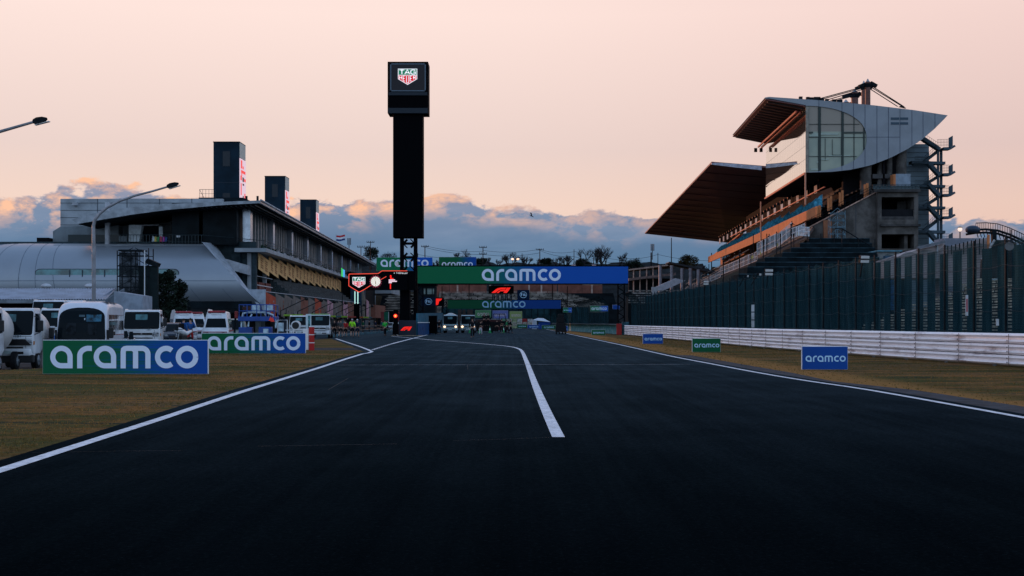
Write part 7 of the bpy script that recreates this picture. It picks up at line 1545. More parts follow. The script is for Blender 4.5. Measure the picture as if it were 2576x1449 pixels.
# --- bus --------------------------------------------------------------
def bus(loc, rz):
    t = thing('minibus', 'white minibus with large rounded windscreen parked behind the long board', 'bus', loc, rz)
    # cross-sections along the length, rounded top
    def sec(y, w, z0, z1, rt):
        P = [(-w / 2, y, z0), (-w / 2 * 1.01, y, (z0 + z1) * .40)]
        for k in range(7): a = math.radians(180 - 90 * k / 6); P.append((-w / 2 * .985 + rt + rt * math.cos(a), y, z1 - rt * .62 + rt * .62 * math.sin(a)))
        for k in range(7): a = math.radians(90 - 90 * k / 6); P.append((w / 2 * .985 - rt + rt * math.cos(a), y, z1 - rt * .62 + rt * .62 * math.sin(a)))
        P += [(w / 2 * 1.01, y, (z0 + z1) * .40), (w / 2, y, z0)]; return P
    S = [sec(.42, 1.30, .9, 2.18, .5), sec(.20, 1.70, .6, 2.22, .55)]
    prof = [(0.0, 1.86, .50, 1.00), (.06, 1.98, .42, 1.45), (.20, 2.03, .40, 1.95), (.42, 2.05, .38, 2.40), (.75, 2.06, .36, 2.68), (1.3, 2.06, .35, 2.80), (2.2, 2.06, .35, 2.83), (6.7, 2.06, .35, 2.80), (6.95, 1.95, .45, 2.6)]
    SS = [sec(y, w, z0, z1, .42) for y, w, z0, z1 in prof]; n = len(SS[0]); mb = MB()
    mb.add([p for s_ in SS for p in s_], [(i * n + k, i * n + (k + 1) % n, (i + 1) * n + (k + 1) % n, (i + 1) * n + k) for i in range(len(SS) - 1) for k in range(n)] + [tuple(range(n)), tuple((len(SS) - 1) * n + k for k in range(n))])
    body = mb.build('body', mat('bus_paint', (.60, .62, .68), .25, var=.03, spec=.6), t, smooth=2)
    def yw(x, z):
        y = 0.0
        while y < 1.5:
            for a, b_ in zip(prof[:-1], prof[1:]):
                if a[0] <= y <= b_[0]:
                    f = (y - a[0]) / (b_[0] - a[0]); w_ = a[1] + (b_[1] - a[1]) * f; z1 = a[3] + (b_[3] - a[3]) * f; rt = .42
                    zc = z1 - rt * .62; hw_ = w_ / 2 * .985
                    if z <= zc: ok = abs(x) <= w_ / 2
                    else:
                        dz = (z - zc) / (rt * .62); ok = dz < 1 and abs(x) <= hw_ - rt + rt * math.sqrt(max(0, 1 - dz * dz))
                    if ok: return y
                    break
            y += .01
        return y
    P = []
    W0 = .94
    for k in range(9): P.append((-W0 + 2 * W0 * k / 8, 1.12))
    P += [(.97, 1.3), (.955, 1.7), (.92, 2.05), (.84, 2.30), (.68, 2.42), (.4, 2.47), (0, 2.48), (-.4, 2.47), (-.68, 2.42), (-.84, 2.30), (-.92, 2.05), (-.955, 1.7), (-.97, 1.3)]
    # tessellate the windscreen so it follows the body
    mb = MB(); rowsz = [1.08, 1.16, 1.3, 1.5, 1.7, 1.9, 2.05, 2.2, 2.3, 2.40, 2.47, 2.52, 2.55]
    def hw(z): return .90 + .09 * min(1, (z - 1.08) / .12) ** .5 if z < 1.2 else (.99 - .05 * (z - 1.2) / .85 if z < 2.05 else .94 * max(0, 1 - ((z - 2.05) / .505) ** 2.8) ** .42)
    for i in range(len(rowsz) - 1):
        for k in range(10):
            q = []
            for (zz, kk) in ((rowsz[i], k), (rowsz[i], k + 1), (rowsz[i + 1], k + 1), (rowsz[i + 1], k)): x_ = hw(zz) * (-1 + 2 * kk / 10); q.append((x_, yw(x_, zz) - .035, zz))
            mb.add(q, [(0, 1, 2, 3)])
    wsn = mb.build('windscreen', WS, body, fix=False, smooth=2)
    def wq(name, x0, x1, z0, z1, m): 
        q = MB()
        for a in range(4):
            for c in range(3):
                xa_, xb_ = x0 + (x1 - x0) * a / 4, x0 + (x1 - x0) * (a + 1) / 4; za_, zb_ = z0 + (z1 - z0) * c / 3, z0 + (z1 - z0) * (c + 1) / 3
                q.add([(x_, yw(x_, z_) - .05, z_) for x_, z_ in ((xa_, za_), (xb_, za_), (xb_, zb_), (xa_, zb_))], [(0, 1, 2, 3)])
        q.build(name, m, wsn, fix=False)
    wq('painted_rear_window_view', .18, .80, 1.95, 2.25, mat('bus_see_through', (.02, .09, .14), .3, var=.7, sc=3)); wq('pale_card', -.12, .12, 2.15, 2.24, mat('card_grey', (.05, .09, .11), .5)); wq('white_tag', .10, .14, 2.02, 2.10, mat('tag_white', (.5, .55, .6), .5, var=0)); wq('dashboard', -.85, .85, 1.14, 1.26, mat('dash_grey', (.012, .016, .02), .8, var=.4, sc=5)); wq('seat_shape', -.62, -.22, 1.4, 1.9, mat('dash_grey', (.012, .016, .02))); wq('seat_shape', .25, .62, 1.4, 1.85, mat('dash_grey', (.012, .016, .02)))  # first patch paints the light through the rear window, the others are cabin items
    MB().box(-.97, .97, -.012, .02, 1.02, 1.035).build('panel_gap', PLA, body)
    for s in (-1, 1):
        for k in range(5):
            y0 = .95 + k * 1.15; MB().add([(s * 1.045, y0, 1.35), (s * 1.045, y0 + 1.05, 1.35), (s * 1.025, y0 + 1.05, 2.25), (s * 1.025, y0, 2.25)], [(0, 1, 2, 3)]).build('side_window', mat('bus_side_glass', (.55, .45, .38), .04, .85, var=.5, sc=.9), body, fix=False)
        MB().box(s * 1.05 - .05, s * 1.05 + .05, .25, .4, 1.15, 1.6).build('mirror_arm', PLA, t); MB().box(s * 1.22 - .1, s * 1.22 + .1, .0, .12, 1.25, 1.7).build('mirror', PLA, t, bevel=.04)
        hl = MB().add(rrect(s * .76 - .16, s * .76 + .16, .70, .88, .06, lambda x, z: -.02), [tuple(range(20))]).build('headlight', LAMP, body, fix=False)
        wheel(t, s * .92, 1.2); wheel(t, s * .92, 5.2)
    for k in range(3): MB().box(.35, .95, 1.3 + k * 1.2, 2.1 + k * 1.2, 2.76, 2.80).build('roof_rib', mat('rib_dark', (.10, .10, .11), .5), body)
    MB().box(-1, 1, -.05, .25, .32, .55).build('bumper', mat('bus_paint', (.60, .62, .68)), t, bevel=.04)
    q = MB(); T = lambda a, b_: (a, -.045, 1.0 + b_); stroke(q, arc(0, 0, .10, 0, 360, 18, .065), .014, T); stroke(q, arc(0, .0, .035, 0, 360, 12, .06), .012, T); stroke(q, arc(0, .03, .07, 0, 360, 14, .022), .012, T); q.build('emblem', BADGE, body, fix=False)
    return t
bus(atu(204, 60.0, B0), .16)
# --- ambulances -----------------------------------------------------
def ambulance(label, loc, rz, redband=True):
    t = thing('ambulance', label, 'ambulance', loc, rz, group='white ambulances')
    prof = [(.05, .3), (0, .5), (.02, .82), (.55, 1.08), (1.05, 1.75), (1.35, 2.12), (1.9, 2.25), (4.6, 2.22), (4.8, 2.0), (4.85, .35)]
    body = hull(prof, 1.72, 1.0, .22, .16, 'body', PAINTW, t)
    def yf(x, z): return .55 + (z - 1.08) / .67 * .5 - .03 + .05 * x * x
    MB().add([(-.72, yf(.7, 1.12), 1.12), (.72, yf(.7, 1.12), 1.12), (.60, yf(.6, 1.74), 1.74), (-.60, yf(.6, 1.74), 1.74)], [(0, 1, 2, 3)]).build('windscreen', WS, body, fix=False)
    MB().box(-.58, .58, 1.30, 1.6, 2.14, 2.27).build('light_bar', mat('light_bar_red', (.30, .02, .03), .3, var=.2, sc=6), t, bevel=.04)
    MB().box(-.35, .35, 1.2, 1.24, 2.0, 2.1).build('cap', PAINTW, t)
    for s in (-1, 1):
        MB().add([(s * .62 - .17, .0, .62), (s * .62 + .17, .03, .62), (s * .62 + .17, .12, .82), (s * .62 - .17, .05, .80)], [(0, 1, 2, 3)]).build('headlight', LAMP, body, fix=False).location = (0, -.04, 0)
        MB().add([(s * .85, 1.2, 1.15), (s * .85, 2.1, 1.15), (s * .745, 2.1, 1.72), (s * .745, 1.5, 1.72)], [(0, 1, 2, 3)]).build('side_window', WS, body, fix=False); MB().add([(s * .85, 2.3, 1.15), (s * .85, 4.2, 1.15), (s * .745, 4.2, 1.72), (s * .745, 2.3, 1.72)], [(0, 1, 2, 3)]).build('side_window', WS, body, fix=False)
        MB().box(s * .87 - .012, s * .87 + .012, .8, 4.7, .86, .94).build('red_stripe', mat('stripe_red', (.35, .02, .04), .4, var=0), body)
        MB().box(s * .98 - .1, s * .98 + .1, .85, .95, 1.12, 1.36).build('mirror', PLA, t, bevel=.03); wheel(t, s * .76, .9, .32, .2); wheel(t, s * .76, 3.9, .32, .2)
    MB().box(-.8, .8, -.02, .04, .80, .85).build('red_stripe', mat('stripe_red', (.35, .02, .04)), body); MB().box(-.42, .42, -.03, 0, .62, .74).build('grille', GRL, body); MB().box(-.84, .84, -.07, .25, .28, .52).build('bumper', PAINTW, t, bevel=.05); MB().box(-.17, .17, -.09, -.07, .36, .48).build('number_plate', PLATE, t)
    return t
ambulance('white ambulance with red roof lights, right of two, behind the second long board', atu(541, 96, 0), .12)
ambulance('white high roof ambulance left of two beside the waiting people', atu(466, 100, 0), .30)
ambulance('white high roof ambulance partly hidden behind the left one', atu(492, 108, 0), .25)
def car(label, loc, rz, paint, w=1.7, h=1.45, L=4.2):
    t = thing('parked_car', label, 'car', loc, rz, group='parked cars in the paddock')
    prof = [(0, .35), (-.02, .55), (.05, .72), (.95, .88), (1.6, h - .08), (2.0, h), (3.2, h), (3.9, .95), (L, .9), (L, .35)]
    b_ = hull(prof, w, .9, .22, .08, 'body', paint, t); MB().add([(-w * .40, 1.0, .93), (w * .40, 1.0, .93), (w * .34, 1.55, h - .12), (-w * .34, 1.55, h - .12)], [(0, 1, 2, 3)]).build('windscreen', WS, b_, fix=False).location = (0, -.04, .02)
    for s in (-1, 1): MB().box(s * w * .38 - .16, s * w * .38 + .16, -.04, 0, .58, .70).build('headlight', LAMP, b_); wheel(t, s * (w / 2 - .1), .8, .31, .2); wheel(t, s * (w / 2 - .1), 3.3, .31, .2); MB().box(s * (w / 2 + .08) - .08, s * (w / 2 + .08) + .08, 1.15, 1.25, .9, 1.04).build('mirror', paint, t, bevel=.02)
    MB().box(-.4, .4, -.04, 0, .5, .62).build('grille', GRL, b_); return t
DPAINT = mat('dark_blue_paint', (.012, .022, .04), .25, var=.05); GPAINT = mat('grey_green_paint', (.14, .17, .16), .3, var=.05); SPAINT = mat('silver_paint', (.35, .38, .42), .3, .4, var=.05)
car('dark blue car between the third mixer truck and the ambulances', atu(442, 92, 0), .2, DPAINT); car('grey green car between the right ambulance and the blue lift', atu(588, 104, 0), .15, GPAINT, h=1.75); car('dark van squeezed behind the left ambulance', atu(506, 118, 0), .1, DPAINT, h=1.9, w=1.8)
car('silver car far down the pit lane among the crew', atu(980, 228, 0), .1, SPAINT, w=1.9)
# --- blue access lift -------------------------------------------------
LB = mat('lift_blue', (.008, .055, .26), .4, var=.12, sc=1.5, spec=.4); PALE = mat('lift_pale', (.45, .58, .66), .4, var=.2, sc=3)
t = thing('access_lift', 'large blue machine with railed platform and white pipes behind the second board', 'lift', atu(646, 92, 0), .08, group=None)
MB().box(-1.25, 1.25, 0, 3.2, .35, .62).build('chassis', LB, t, bevel=.04); 
for s in (-1, 1): wheel(t, s * 1.12, .6, .42, .3); wheel(t, s * 1.12, 2.6, .42, .3)
MB().box(-1.15, -.30, -.15, .9, .62, 1.16).build('left_box', LB, t, bevel=.03); bx = MB().box(.12, .95, -.15, .9, .62, 1.18).build('right_box', LB, t, bevel=.03); MB().box(.42, .75, -.17, -.15, .78, 1.06).build('label_plate', PALE, bx)
dk = MB().box(-1.2, 1.2, -.1, 2.8, 1.55, 1.85).build('deck', LB, t, bevel=.03); q = MB()
for x_ in (-1.12, -.62, .0, .62, 1.12): q.cyl((x_, -.05, 1.85), (x_, -.05, 2.62), .03, n=6); q.cyl((x_, 2.7, 1.85), (x_, 2.7, 2.62), .03, n=6)
for z_ in (2.22, 2.62): q.tube([(-1.12, -.05, z_), (1.12, -.05, z_), (1.12, 2.7, z_), (-1.12, 2.7, z_), (-1.12, -.05, z_)], .03, 6)
q.build('railing', LB, t)
MB().tube([(-1.0, .1, 1.16), (-.98, .1, 1.6), (-.9, .1, 2.05), (-.55, .1, 2.12), (.6, .1, 2.12), (1.05, .1, 1.95), (1.22, .1, 1.5), (1.2, .1, 1.1)], .06, 8).build('white_pipe', PALE, t, smooth=True); MB().tube([(-.55, .05, 1.2), (-.5, .05, 1.7), (-.3, .05, 2.0)], .05, 8).build('white_pipe', PALE, t, smooth=True)
MB().box(-.35, .15, .2, .6, 2.1, 2.58).build('tank', PALE, t, bevel=.05); MB().box(.45, 1.0, .2, .5, 2.25, 2.6).build('sign_panel', PALE, t, bevel=.02); MB().box(-.95, -.45, .3, .6, 2.2, 2.5).build('motor', mat('motor_dark', (.05, .015, .012), .6, var=.3), t, bevel=.04)
MB().box(-1.42, -1.22, 0, .3, 1.75, 2.2).build('red_lamp', mat('dull_red', (.22, .02, .02), .5), t, bevel=.03)
for x_, z_ in ((.92, 1.72), (1.05, 1.66)): MB().prism([(x_ - .16, -.14, z_ - .14), (x_ + .1, -.14, z_ - .14), (x_ - .02, -.14, z_ + .16)], (0, .02, 0)).build('red_triangle', mat('triangle_red', (.85, .06, .04), .5, var=0), t)
MB().beam((-1.5, .4, .3), (-1.4, .4, 1.9), .12).build('side_arm', DARKST, t)
# --- white equipment cluster ----------------------------------------
t = thing('light_trailer', 'white wheeled trailer with a big round black lamp and boxes behind the second board', 'trailer', atu(722, 90, 0), .0)
MB().box(-1.0, 1.3, 0, 1.2, .45, .75).build('bed', PAINTW, t, bevel=.03); 
for x_ in (-.7, 1.0): wheel(t, x_, .3, .26, .16)
for k in range(9): MB().box(-.9 + k * .23, -.74 + k * .23, -.02, 0, .52, .68).build('bed_slot', PLA, t)
MB().cyl((.58, -.25, 1.28), (.58, .1, 1.28), .30, n=20).build('lamp_drum', PAINTW, t, smooth=True); MB().cyl((.58, -.30, 1.28), (.58, -.24, 1.28), .22, n=20).build('lamp_lens', PLA, t); MB().cyl((.58, 0, .75), (.58, 0, 1.05), .04).build('lamp_stem', PAINTW, t)
MB().box(-.55, -.25, 0, .3, .9, 1.45).build('grey_box', PALE, t, bevel=.03); q = MB(); q.tube([(-.6, .1, .75), (-.6, .1, 1.62), (0, .1, 1.62), (0, .1, .75)], .03, 6); q.tube([(-.1, .1, .98), (.5, .1, .98)], .04, 6); q.build('tube_frame', PAINTW, t)
t = thing('sign_post', 'tall pale panel with teal marks standing beside the white truck', 'sign', atu(776, 92, 0)); MB().box(-.17, .17, 0, .08, .9, 2.02).build('panel', mat('panel_pale_blue', (.50, .60, .62), .5, var=.1), t); MB().box(-.03, .03, .02, .06, 0, .9).build('post', STEEL, t); MB().box(-.02, .10, -.02, 0, 1.1, 1.9).build('lettering', mat('teal_mark', (.05, .2, .22), .6, var=.6, sc=9), t)
# red and white marker
t = thing('marker_barrel', 'red and white banded marker post at the right end of the second board', 'marker', atu(781, 74, 0)); RED = mat('marker_red', (.42, .012, .012), .5, var=.05)
for k in range(3): MB().cyl((.06, 0, .02 + k * .42), (.06, 0, .40 + k * .42), .145, n=18).build('red_band', RED, t, smooth=True); MB().cyl((.06, 0, .40 + k * .42), (.06, 0, .44 + k * .42), .148, n=18).build('white_band', WHITE, t)
MB().box(-.40, -.10, 0, .1, .05, 1.15).build('white_panel', WHITE, t, bevel=.02); MB().tube([(-.36, .1, 1.1), (-.9, .1, 1.1), (-.95, .1, .3)], .03, 5).build('white_arm', WHITE, t)
# --- trucks on the right of the paddock, and on the track ----------
cab_truck('white truck with green strip on its roof at the pit lane mouth', atu(803, 130, 0), .05, w=1.95, h=2.2, number=None, roofmat=mat('green_bar', (.25, .45, .12), .5, var=0), group='white trucks at the pit lane mouth')
cab_truck('white truck half hidden behind the panel, left of the green roofed truck', atu(752, 142, 0), .05, w=1.95, h=2.15, group='white trucks at the pit lane mouth')
t = cab_truck('pale truck with lit headlamps on the track, left of two', atu(1132.5, 192, 0), -.02, paint=PAINTB, w=1.95, h=2.45, lit=True, group='pale trucks on the track'); MB().prism([(-.8, .8, 2.42), (.8, .8, 2.42), (.15, .8, 2.72), (-.2, .8, 2.72)], (0, 1, 0)).build('roof_fairing', PAINTW, t, bevel=.04)
cab_truck('pale truck with a lit headlamp on the track, right of two behind the walker', atu(1177, 194, 0), -.02, paint=PAINTB, w=1.95, h=2.45, lit=True, group='pale trucks on the track')
# dark red recovery vehicle
DR = mat('dark_maroon', (.045, .006, .008), .4, var=.2, sc=2); DK = mat('vehicle_black', (.004, .004, .006), .6, var=0, spec=.2)
t = thing('recovery_vehicle', 'long dark maroon low loader vehicle across the track behind the cones', 'vehicle', (XA(1232, 200), 200, 0)); s = 200 / FPX
MB().box(-50 * s, 48 * s, 0, 2.2, .55, 1.65).build('body', DK, t, bevel=.06); MB().box(-50 * s, 30 * s, -.02, 2.0, 1.50, 1.86).build('maroon_deck', DR, t, bevel=.05); MB().box(-40 * s, 20 * s, -.05, 0, .2, .6).build('skirt', DK, t); MB().box(20 * s, 46 * s, -.06, .3, .35, .8).build('red_bumper', DR, t, bevel=.04)
q = MB(); q.tube([(8 * s, .3, 1.6), (9 * s, .3, 2.62), (38 * s, .3, 2.62), (42 * s, .3, 1.2)], .06, 6); q.tube([(24 * s, .3, 1.6), (24 * s, .3, 2.62)], .05, 6); q.build('roll_cage', DK, t)
for x_ in (-40, -25, 5, 40): wheel(t, x_ * s, .2, .42, .3)
MB().cyl((36 * s, -.08, 1.05), (36 * s, -.05, 1.05), .07, n=10).build('lamp', LAMP, t)
# motorbikes near the mixer truck
def bike(label, loc, rz, col):
    t = thing('motorbike', label, 'motorbike', loc, rz, group='parked motorbikes')
    for y_ in (0, 1.35): w = MB().tube([(-.06, y_, .31), (-.05, y_, .31), (.05, y_, .31), (.06, y_, .31)], [.27, .31, .31, .27], 18).build('wheel', RUB, t, smooth=True); MB().cyl((-.07, y_, .31), (.07, y_, .31), .17, n=12).build('rim', RIM, w)
    MB().tube([(0, .05, .95), (0, .3, .98), (0, .65, .88), (0, 1.0, .80), (0, 1.5, .95)], [.10, .20, .18, .13, .07], 10).build('fairing', col, t, smooth=True); MB().box(-.14, .14, .35, .95, .3, .72).build('engine', PLA, t, bevel=.05); MB().tube([(-.36, .22, 1.05), (-.1, .12, 1.08), (.1, .12, 1.08), (.36, .22, 1.05)], .02, 6).build('handlebar', PLA, t)
    for x_ in (-.07, .07): MB().cyl((x_, 0, .31), (x_, .22, 1.0), .03, n=6).build('fork', STEEL, t)
    MB().prism([(-.12, .0, 1.0), (.12, .0, 1.0), (.08, .16, 1.35), (-.08, .16, 1.35)], (0, .03, .01)).build('screen', WS, t); MB().ball((0, -.08, .92), (.12, .05, .09)).build('headlight', LAMP, t); return t
bike('white motorbike standing right beside the bus', atu(330, 66, -.3), .25, PAINTW); bike('second white motorbike close behind the first, beside the bus', atu(318, 70, -.3), .5, PAINTW); bike('black and white motorbike before the left ambulance', atu(443, 84, 0), -.4, PAINTW); bike('pale motorbike right of the third mixer truck', atu(405, 80, -.1), .4, PAINTW)
# cones on the track
CG = mat('cone_green', (.01, .30, .09), .5, var=0); CW = mat('cone_white', (.55, .75, .68), .5, var=0)
cone0 = None
for k, (u, lab) in enumerate(((1182, 'leftmost'), (1206.5, 'second from the left'), (1232.5, 'third from the left'), (1266.5, 'rightmost'))):
    loc = (XA(u, 194), 194, 0); lab = 'green traffic cone with white band on the track, %s of four' % lab
    if cone0 is None:
        t = thing('traffic_cone', lab, 'cone', loc, group='green cones across the track'); cone0 = t; MB().box(-.24, .24, -.24, .24, 0, .04).build('base', CG, t); MB().cyl((0, 0, .04), (0, 0, .40), .19, .12).build('lower_cone', CG, t, smooth=True); MB().cyl((0, 0, .40), (0, 0, .68), .12, .06).build('white_band', CW, t, smooth=True); MB().cyl((0, 0, .68), (0, 0, .88), .06, .025).build('tip', CG, t, smooth=True)
    else: copy_tree(cone0, None, loc, label=lab)
# dark equipment stack on the right track edge
t = thing('equipment_stack', 'dark wheeled stack of equipment at the right track edge beyond the gantry', 'equipment', (XA(1411, 176), 176, 0)); s = 176 / FPX
MB().prism([(-14 * s, 0, .25), (15 * s, 0, .25), (12 * s, 0, 1.4), (-11 * s, 0, 1.4)], (0, 1.2, 0)).build('base_box', DK, t, bevel=.05); MB().box(-10 * s, 9 * s, .1, 1.1, 1.4, 2.05).build('upper_box', DK, t, bevel=.05); MB().box(-7 * s, 8 * s, .3, .9, 2.05, 2.5).build('top_box', DK, t, bevel=.05)
for k in range(4): MB().cyl(((-11 + k * 7.5) * s, .1, .12), ((-11 + k * 7.5) * s, .22, .12), .12, n=12).build('caster', RUB, t)
# ================================================================== PIT LANE CLUTTER
t = thing('pit_barrier', 'low railing with pale base along the pit lane behind the walking crew', 'railing', (XA(830, 140), 140, 0))
a, c = Vector((XA(828, 140), 140, 0)), Vector((XA(990, 215), 215, 0)); q = MB()
for z_ in (.55, 1.05): q.tube([a + Vector((0, 0, z_)), c + Vector((0, 0, z_))], .03, 5)
for k in range(60): p = a.lerp(c, k / 59); q.tube([p, p + Vector((0, 0, 1.05))], .022, 4)
q.build('rails', RAILD, t, world=True); MB().beam(a + Vector((0, 0, .12)), c + Vector((0, 0, .12)), .4, .24).build('base', mat('base_teal', (.06, .16, .20), .7, var=.4, sc=1), t, world=True)
rr = random.Random(33)
for k in range(7):
    Y = 190 + k * 15; u = 842 + k * 14; t = thing('pit_boom', 'dark overhead boom arm reaching out from the garages, %s' % ['nearest of seven', 'second nearest', 'third nearest', 'middle one of seven', 'fifth from the near end', 'sixth from the near end', 'farthest of seven'][k], 'boom', (-30.9, Y, 3.0), group='boom arms over the pit boxes')
    MB().cyl((0, 0, 0), (3.2, 1, 1.6), .07, n=6).build('arm', PLA, t); MB().ball((3.3, 1, 1.65), .28).build('head', PLA, t); MB().cyl((0, 0, 0), (0, 0, -3), .08, n=6).build('post', PLA, t)
cs = [(.25, .45, .04), (.35, .05, .04), (.05, .35, .06), (.45, .10, .03), (.30, .45, .04), (.05, .12, .15)]
for k in range(12):
    Y = 186 + k * 8.5; t = thing('pit_gantry', '%s equipment gantry over the pit boxes, %s' % (['yellow green', 'red', 'green', 'orange', 'lime', 'teal'][k % 6], 'in the near half of the row' if k < 6 else 'in the far half of the row'), 'pit gantry', (-29.6 + rr.uniform(-.3, .8), Y, 0), group='equipment gantries over the pit boxes')
    MB().box(-.1, .1, 0, .2, 0, 2.3).build('leg', PLA, t); MB().box(-.6, 1.9, -.1, .3, 2.25, 2.5).build('beam', mat('gantry_c%d' % (k % 6), cs[k % 6], .5, var=.1), t, bevel=.03); MB().box(-.8, -.2, 0, 1.0, 0, 1.3 + rr.random()).build('cabinet', mat('pit_box_%d' % (k % 3), [(.02, .03, .05), (.10, .13, .14), (.015, .05, .06)][k % 3], .6), t, bevel=.03)
# ================================================================== PEOPLE
def skin_mesh(name, verts, edges, radii, sub=1):
    me = bpy.data.meshes.new(name); me.from_pydata(verts, edges, []); o = bpy.data.objects.new(name, me); COL.objects.link(o)
    o.modifiers.new('s', 'SKIN'); sv = me.skin_vertices[0].data
    for i, r in enumerate(radii): sv[i].radius = r if isinstance(r, tuple) else (r, r)
    for i in range(len(verts)): sv[i].use_root = (i == 0)
    if sub: u = o.modifiers.new('u', 'SUBSURF'); u.levels = sub; u.render_levels = sub
    return o
def bake(objs):
    dg = bpy.context.evaluated_depsgraph_get(); out = []
    for o in objs:
        m = bpy.data.meshes.new_from_object(o.evaluated_get(dg)); m.name = o.name + '_mesh'
        for p in m.polygons: p.use_smooth = True
        out.append(m)
    for o in objs: d = o.data; bpy.data.objects.remove(o); bpy.data.meshes.remove(d)
    return out
# joint positions per pose (facing -Y): hips, knees, ankles, elbows, wrists
POSES = {
 'walk': dict(kn=[(-.11, -.20, .52), (.11, .03, .50)], an=[(-.10, -.22, .10), (.11, .34, .17)], el=[(-.27, .14, 1.16), (.27, -.06, 1.15)], wr=[(-.27, .10, .92), (.25, -.26, 1.0)]),
 'stand': dict(kn=[(-.12, -.02, .50), (.12, -.02, .50)], an=[(-.14, 0, .08), (.14, .02, .08)], el=[(-.28, .02, 1.15), (.28, .02, 1.15)], wr=[(-.26, -.05, .90), (.26, -.05, .90)]),
 'arms': dict(kn=[(-.13, -.03, .50), (.12, -.05, .50)], an=[(-.15, 0, .08), (.14, .04, .08)], el=[(-.30, .04, 1.16), (.30, .04, 1.16)], wr=[(-.10, -.22, 1.13), (.12, -.22, 1.12)]),
 'reach': dict(kn=[(-.12, -.10, .50), (.13, .05, .50)], an=[(-.13, -.06, .08), (.15, .24, .10)], el=[(-.34, -.10, 1.20), (.30, .05, 1.15)], wr=[(-.42, -.32, 1.16), (.22, -.18, 1.02)])}
tmp = []; keys = []
for pn, P in POSES.items():
    V = [(0, 0, .95), (0, 0, 1.15), (0, .01, 1.36), (0, .0, 1.48), (0, -.01, 1.55), (0, -.02, 1.64), (0, -.01, 1.73)]; E = [(i, i + 1) for i in range(6)]
    R = [(.14, .10), (.125, .09), (.16, .105), (.062, .062), (.055, .06), (.078, .095), (.05, .06)]
    def add(p, r, par): V.append(p); R.append(r); E.append((par, len(V) - 1)); return len(V) - 1
    hands = []
    for i, s in enumerate((-1, 1)):
        a = add((s * .19, 0, 1.42), .058, 2); b_ = add(P['el'][i], .042, a); c = add(P['wr'][i], .028, b_); d = Vector(P['wr'][i]) - Vector(P['el'][i]); d.normalize(); h = Vector(P['wr'][i]) + d * .09; add(tuple(h), (.034, .022), c); hands.append((Vector(P['wr'][i]), h, d, s))
        a = add((s * .10, 0, .88), .088, 0); b_ = add(P['kn'][i], .058, a); c = add(P['an'][i], .038, b_); A = Vector(P['an'][i]); add((A.x, A.y - .15, max(.035, A.z - .05)), .036, c)
    tmp.append(skin_mesh('body_' + pn, V, E, R)); keys.append(('body', pn, hands))
    # top with sleeves
    V = [(0, 0, .90), (0, 0, 1.15), (0, .01, 1.36), (0, .0, 1.47)]; E = [(0, 1), (1, 2), (2, 3)]; R = [(.165, .125), (.155, .115), (.19, .130), (.08, .08)]
    for i, s in enumerate((-1, 1)):
        a = add((s * .20, 0, 1.42), .078, 2); b_ = add(P['el'][i], .060, a); add(tuple(Vector(P['el'][i]).lerp(Vector(P['wr'][i]), .85)), .045, b_)
    tmp.append(skin_mesh('top_' + pn, V, E, R)); keys.append(('top', pn, None))
    for kind in ('trousers', 'shorts'):
        V = [(0, 0, .98), (0, 0, .90)]; E = [(0, 1)]; R = [(.160, .125), (.165, .125)]
        for i, s in enumerate((-1, 1)):
            a = add((s * .10, 0, .84), .110, 1); k = Vector(P['kn'][i])
            if kind == 'shorts': add(tuple(Vector((s * .10, 0, .84)).lerp(k, .82)), .098, a)
            else: b_ = add(tuple(k), .080, a); add(tuple(k.lerp(Vector(P['an'][i]), .92)), .062, b_)
        tmp.append(skin_mesh(kind + '_' + pn, V, E, R)); keys.append((kind, pn, None))
meshes = {}
for m_, (k, pn, hands) in zip(bake(tmp), keys):
    if k == 'body':
        bm = bmesh.new(); bm.from_mesh(m_)
        def chain(pts, r):
            q = MB(); q.tube(pts, r, 5); vs = [bm.verts.new(v) for v in q.v]
            for f in q.f:
                try: bm.faces.new([vs[i] for i in f])
                except Exception: pass
        for w, h, d, s in hands:
            side = d.cross(Vector((0, 1, 0))).normalized() if abs(d.y) < .9 else Vector((1, 0, 0)); inn = side.cross(d)
            for j, L in enumerate((.068, .078, .074, .058)):
                b0 = h - d * .02 + side * (j - 1.5) * .019; chain([b0, b0 + d * L * .55 + inn * .004, b0 + d * L + inn * .02], [.009, .0085, .007])
            b0 = w + d * .035 + side * .03 * -s; chain([b0, b0 + d * .035 + side * .03 * -s, b0 + d * .065 + side * .035 * -s], [.011, .010, .008])
        q = MB(); q.add([(-.012, -.10, 1.635), (.012, -.10, 1.635), (0, -.135, 1.625), (0, -.10, 1.665)], [(0, 1, 2), (1, 3, 2), (3, 0, 2)]); vs = [bm.verts.new(v) for v in q.v]; [bm.faces.new([vs[i] for i in f]) for f in q.f]
        for s in (-1, 1): chain([(s * .070, -.01, 1.62), (s * .088, -.0, 1.65)], [.018, .02])
        bm.to_mesh(m_); bm.free()
    meshes[(k, pn)] = m_
hb = MB(); hb.grid(lambda a, b_: (.092 * math.cos(2 * math.pi * a) * math.sin(math.pi * b_ * .55), .012 + .108 * math.sin(2 * math.pi * a) * math.sin(math.pi * b_ * .55), 1.655 + .105 * math.cos(math.pi * b_ * .55)), 14, 8)
hair_o = hb.build('hair', mat('hair_dark', (.02, .015, .012), .8, var=0), None, smooth=2); hair_m = hair_o.data; bpy.data.objects.remove(hair_o)
eb = MB()
for s in (-1, 1): eb.ball((s * .03, -.088, 1.652), (.012, .01, .008), 8, 5)
eye_o = eb.build('eyes', mat('eye_dark', (.01, .01, .01), .4, var=0), None); eye_m = eye_o.data; bpy.data.objects.remove(eye_o)
SKIN = mat('skin', (.38, .21, .15), .6, var=0)
CL = lambda n, c: mat('cloth_' + n, c, .85, var=.15, sc=6)
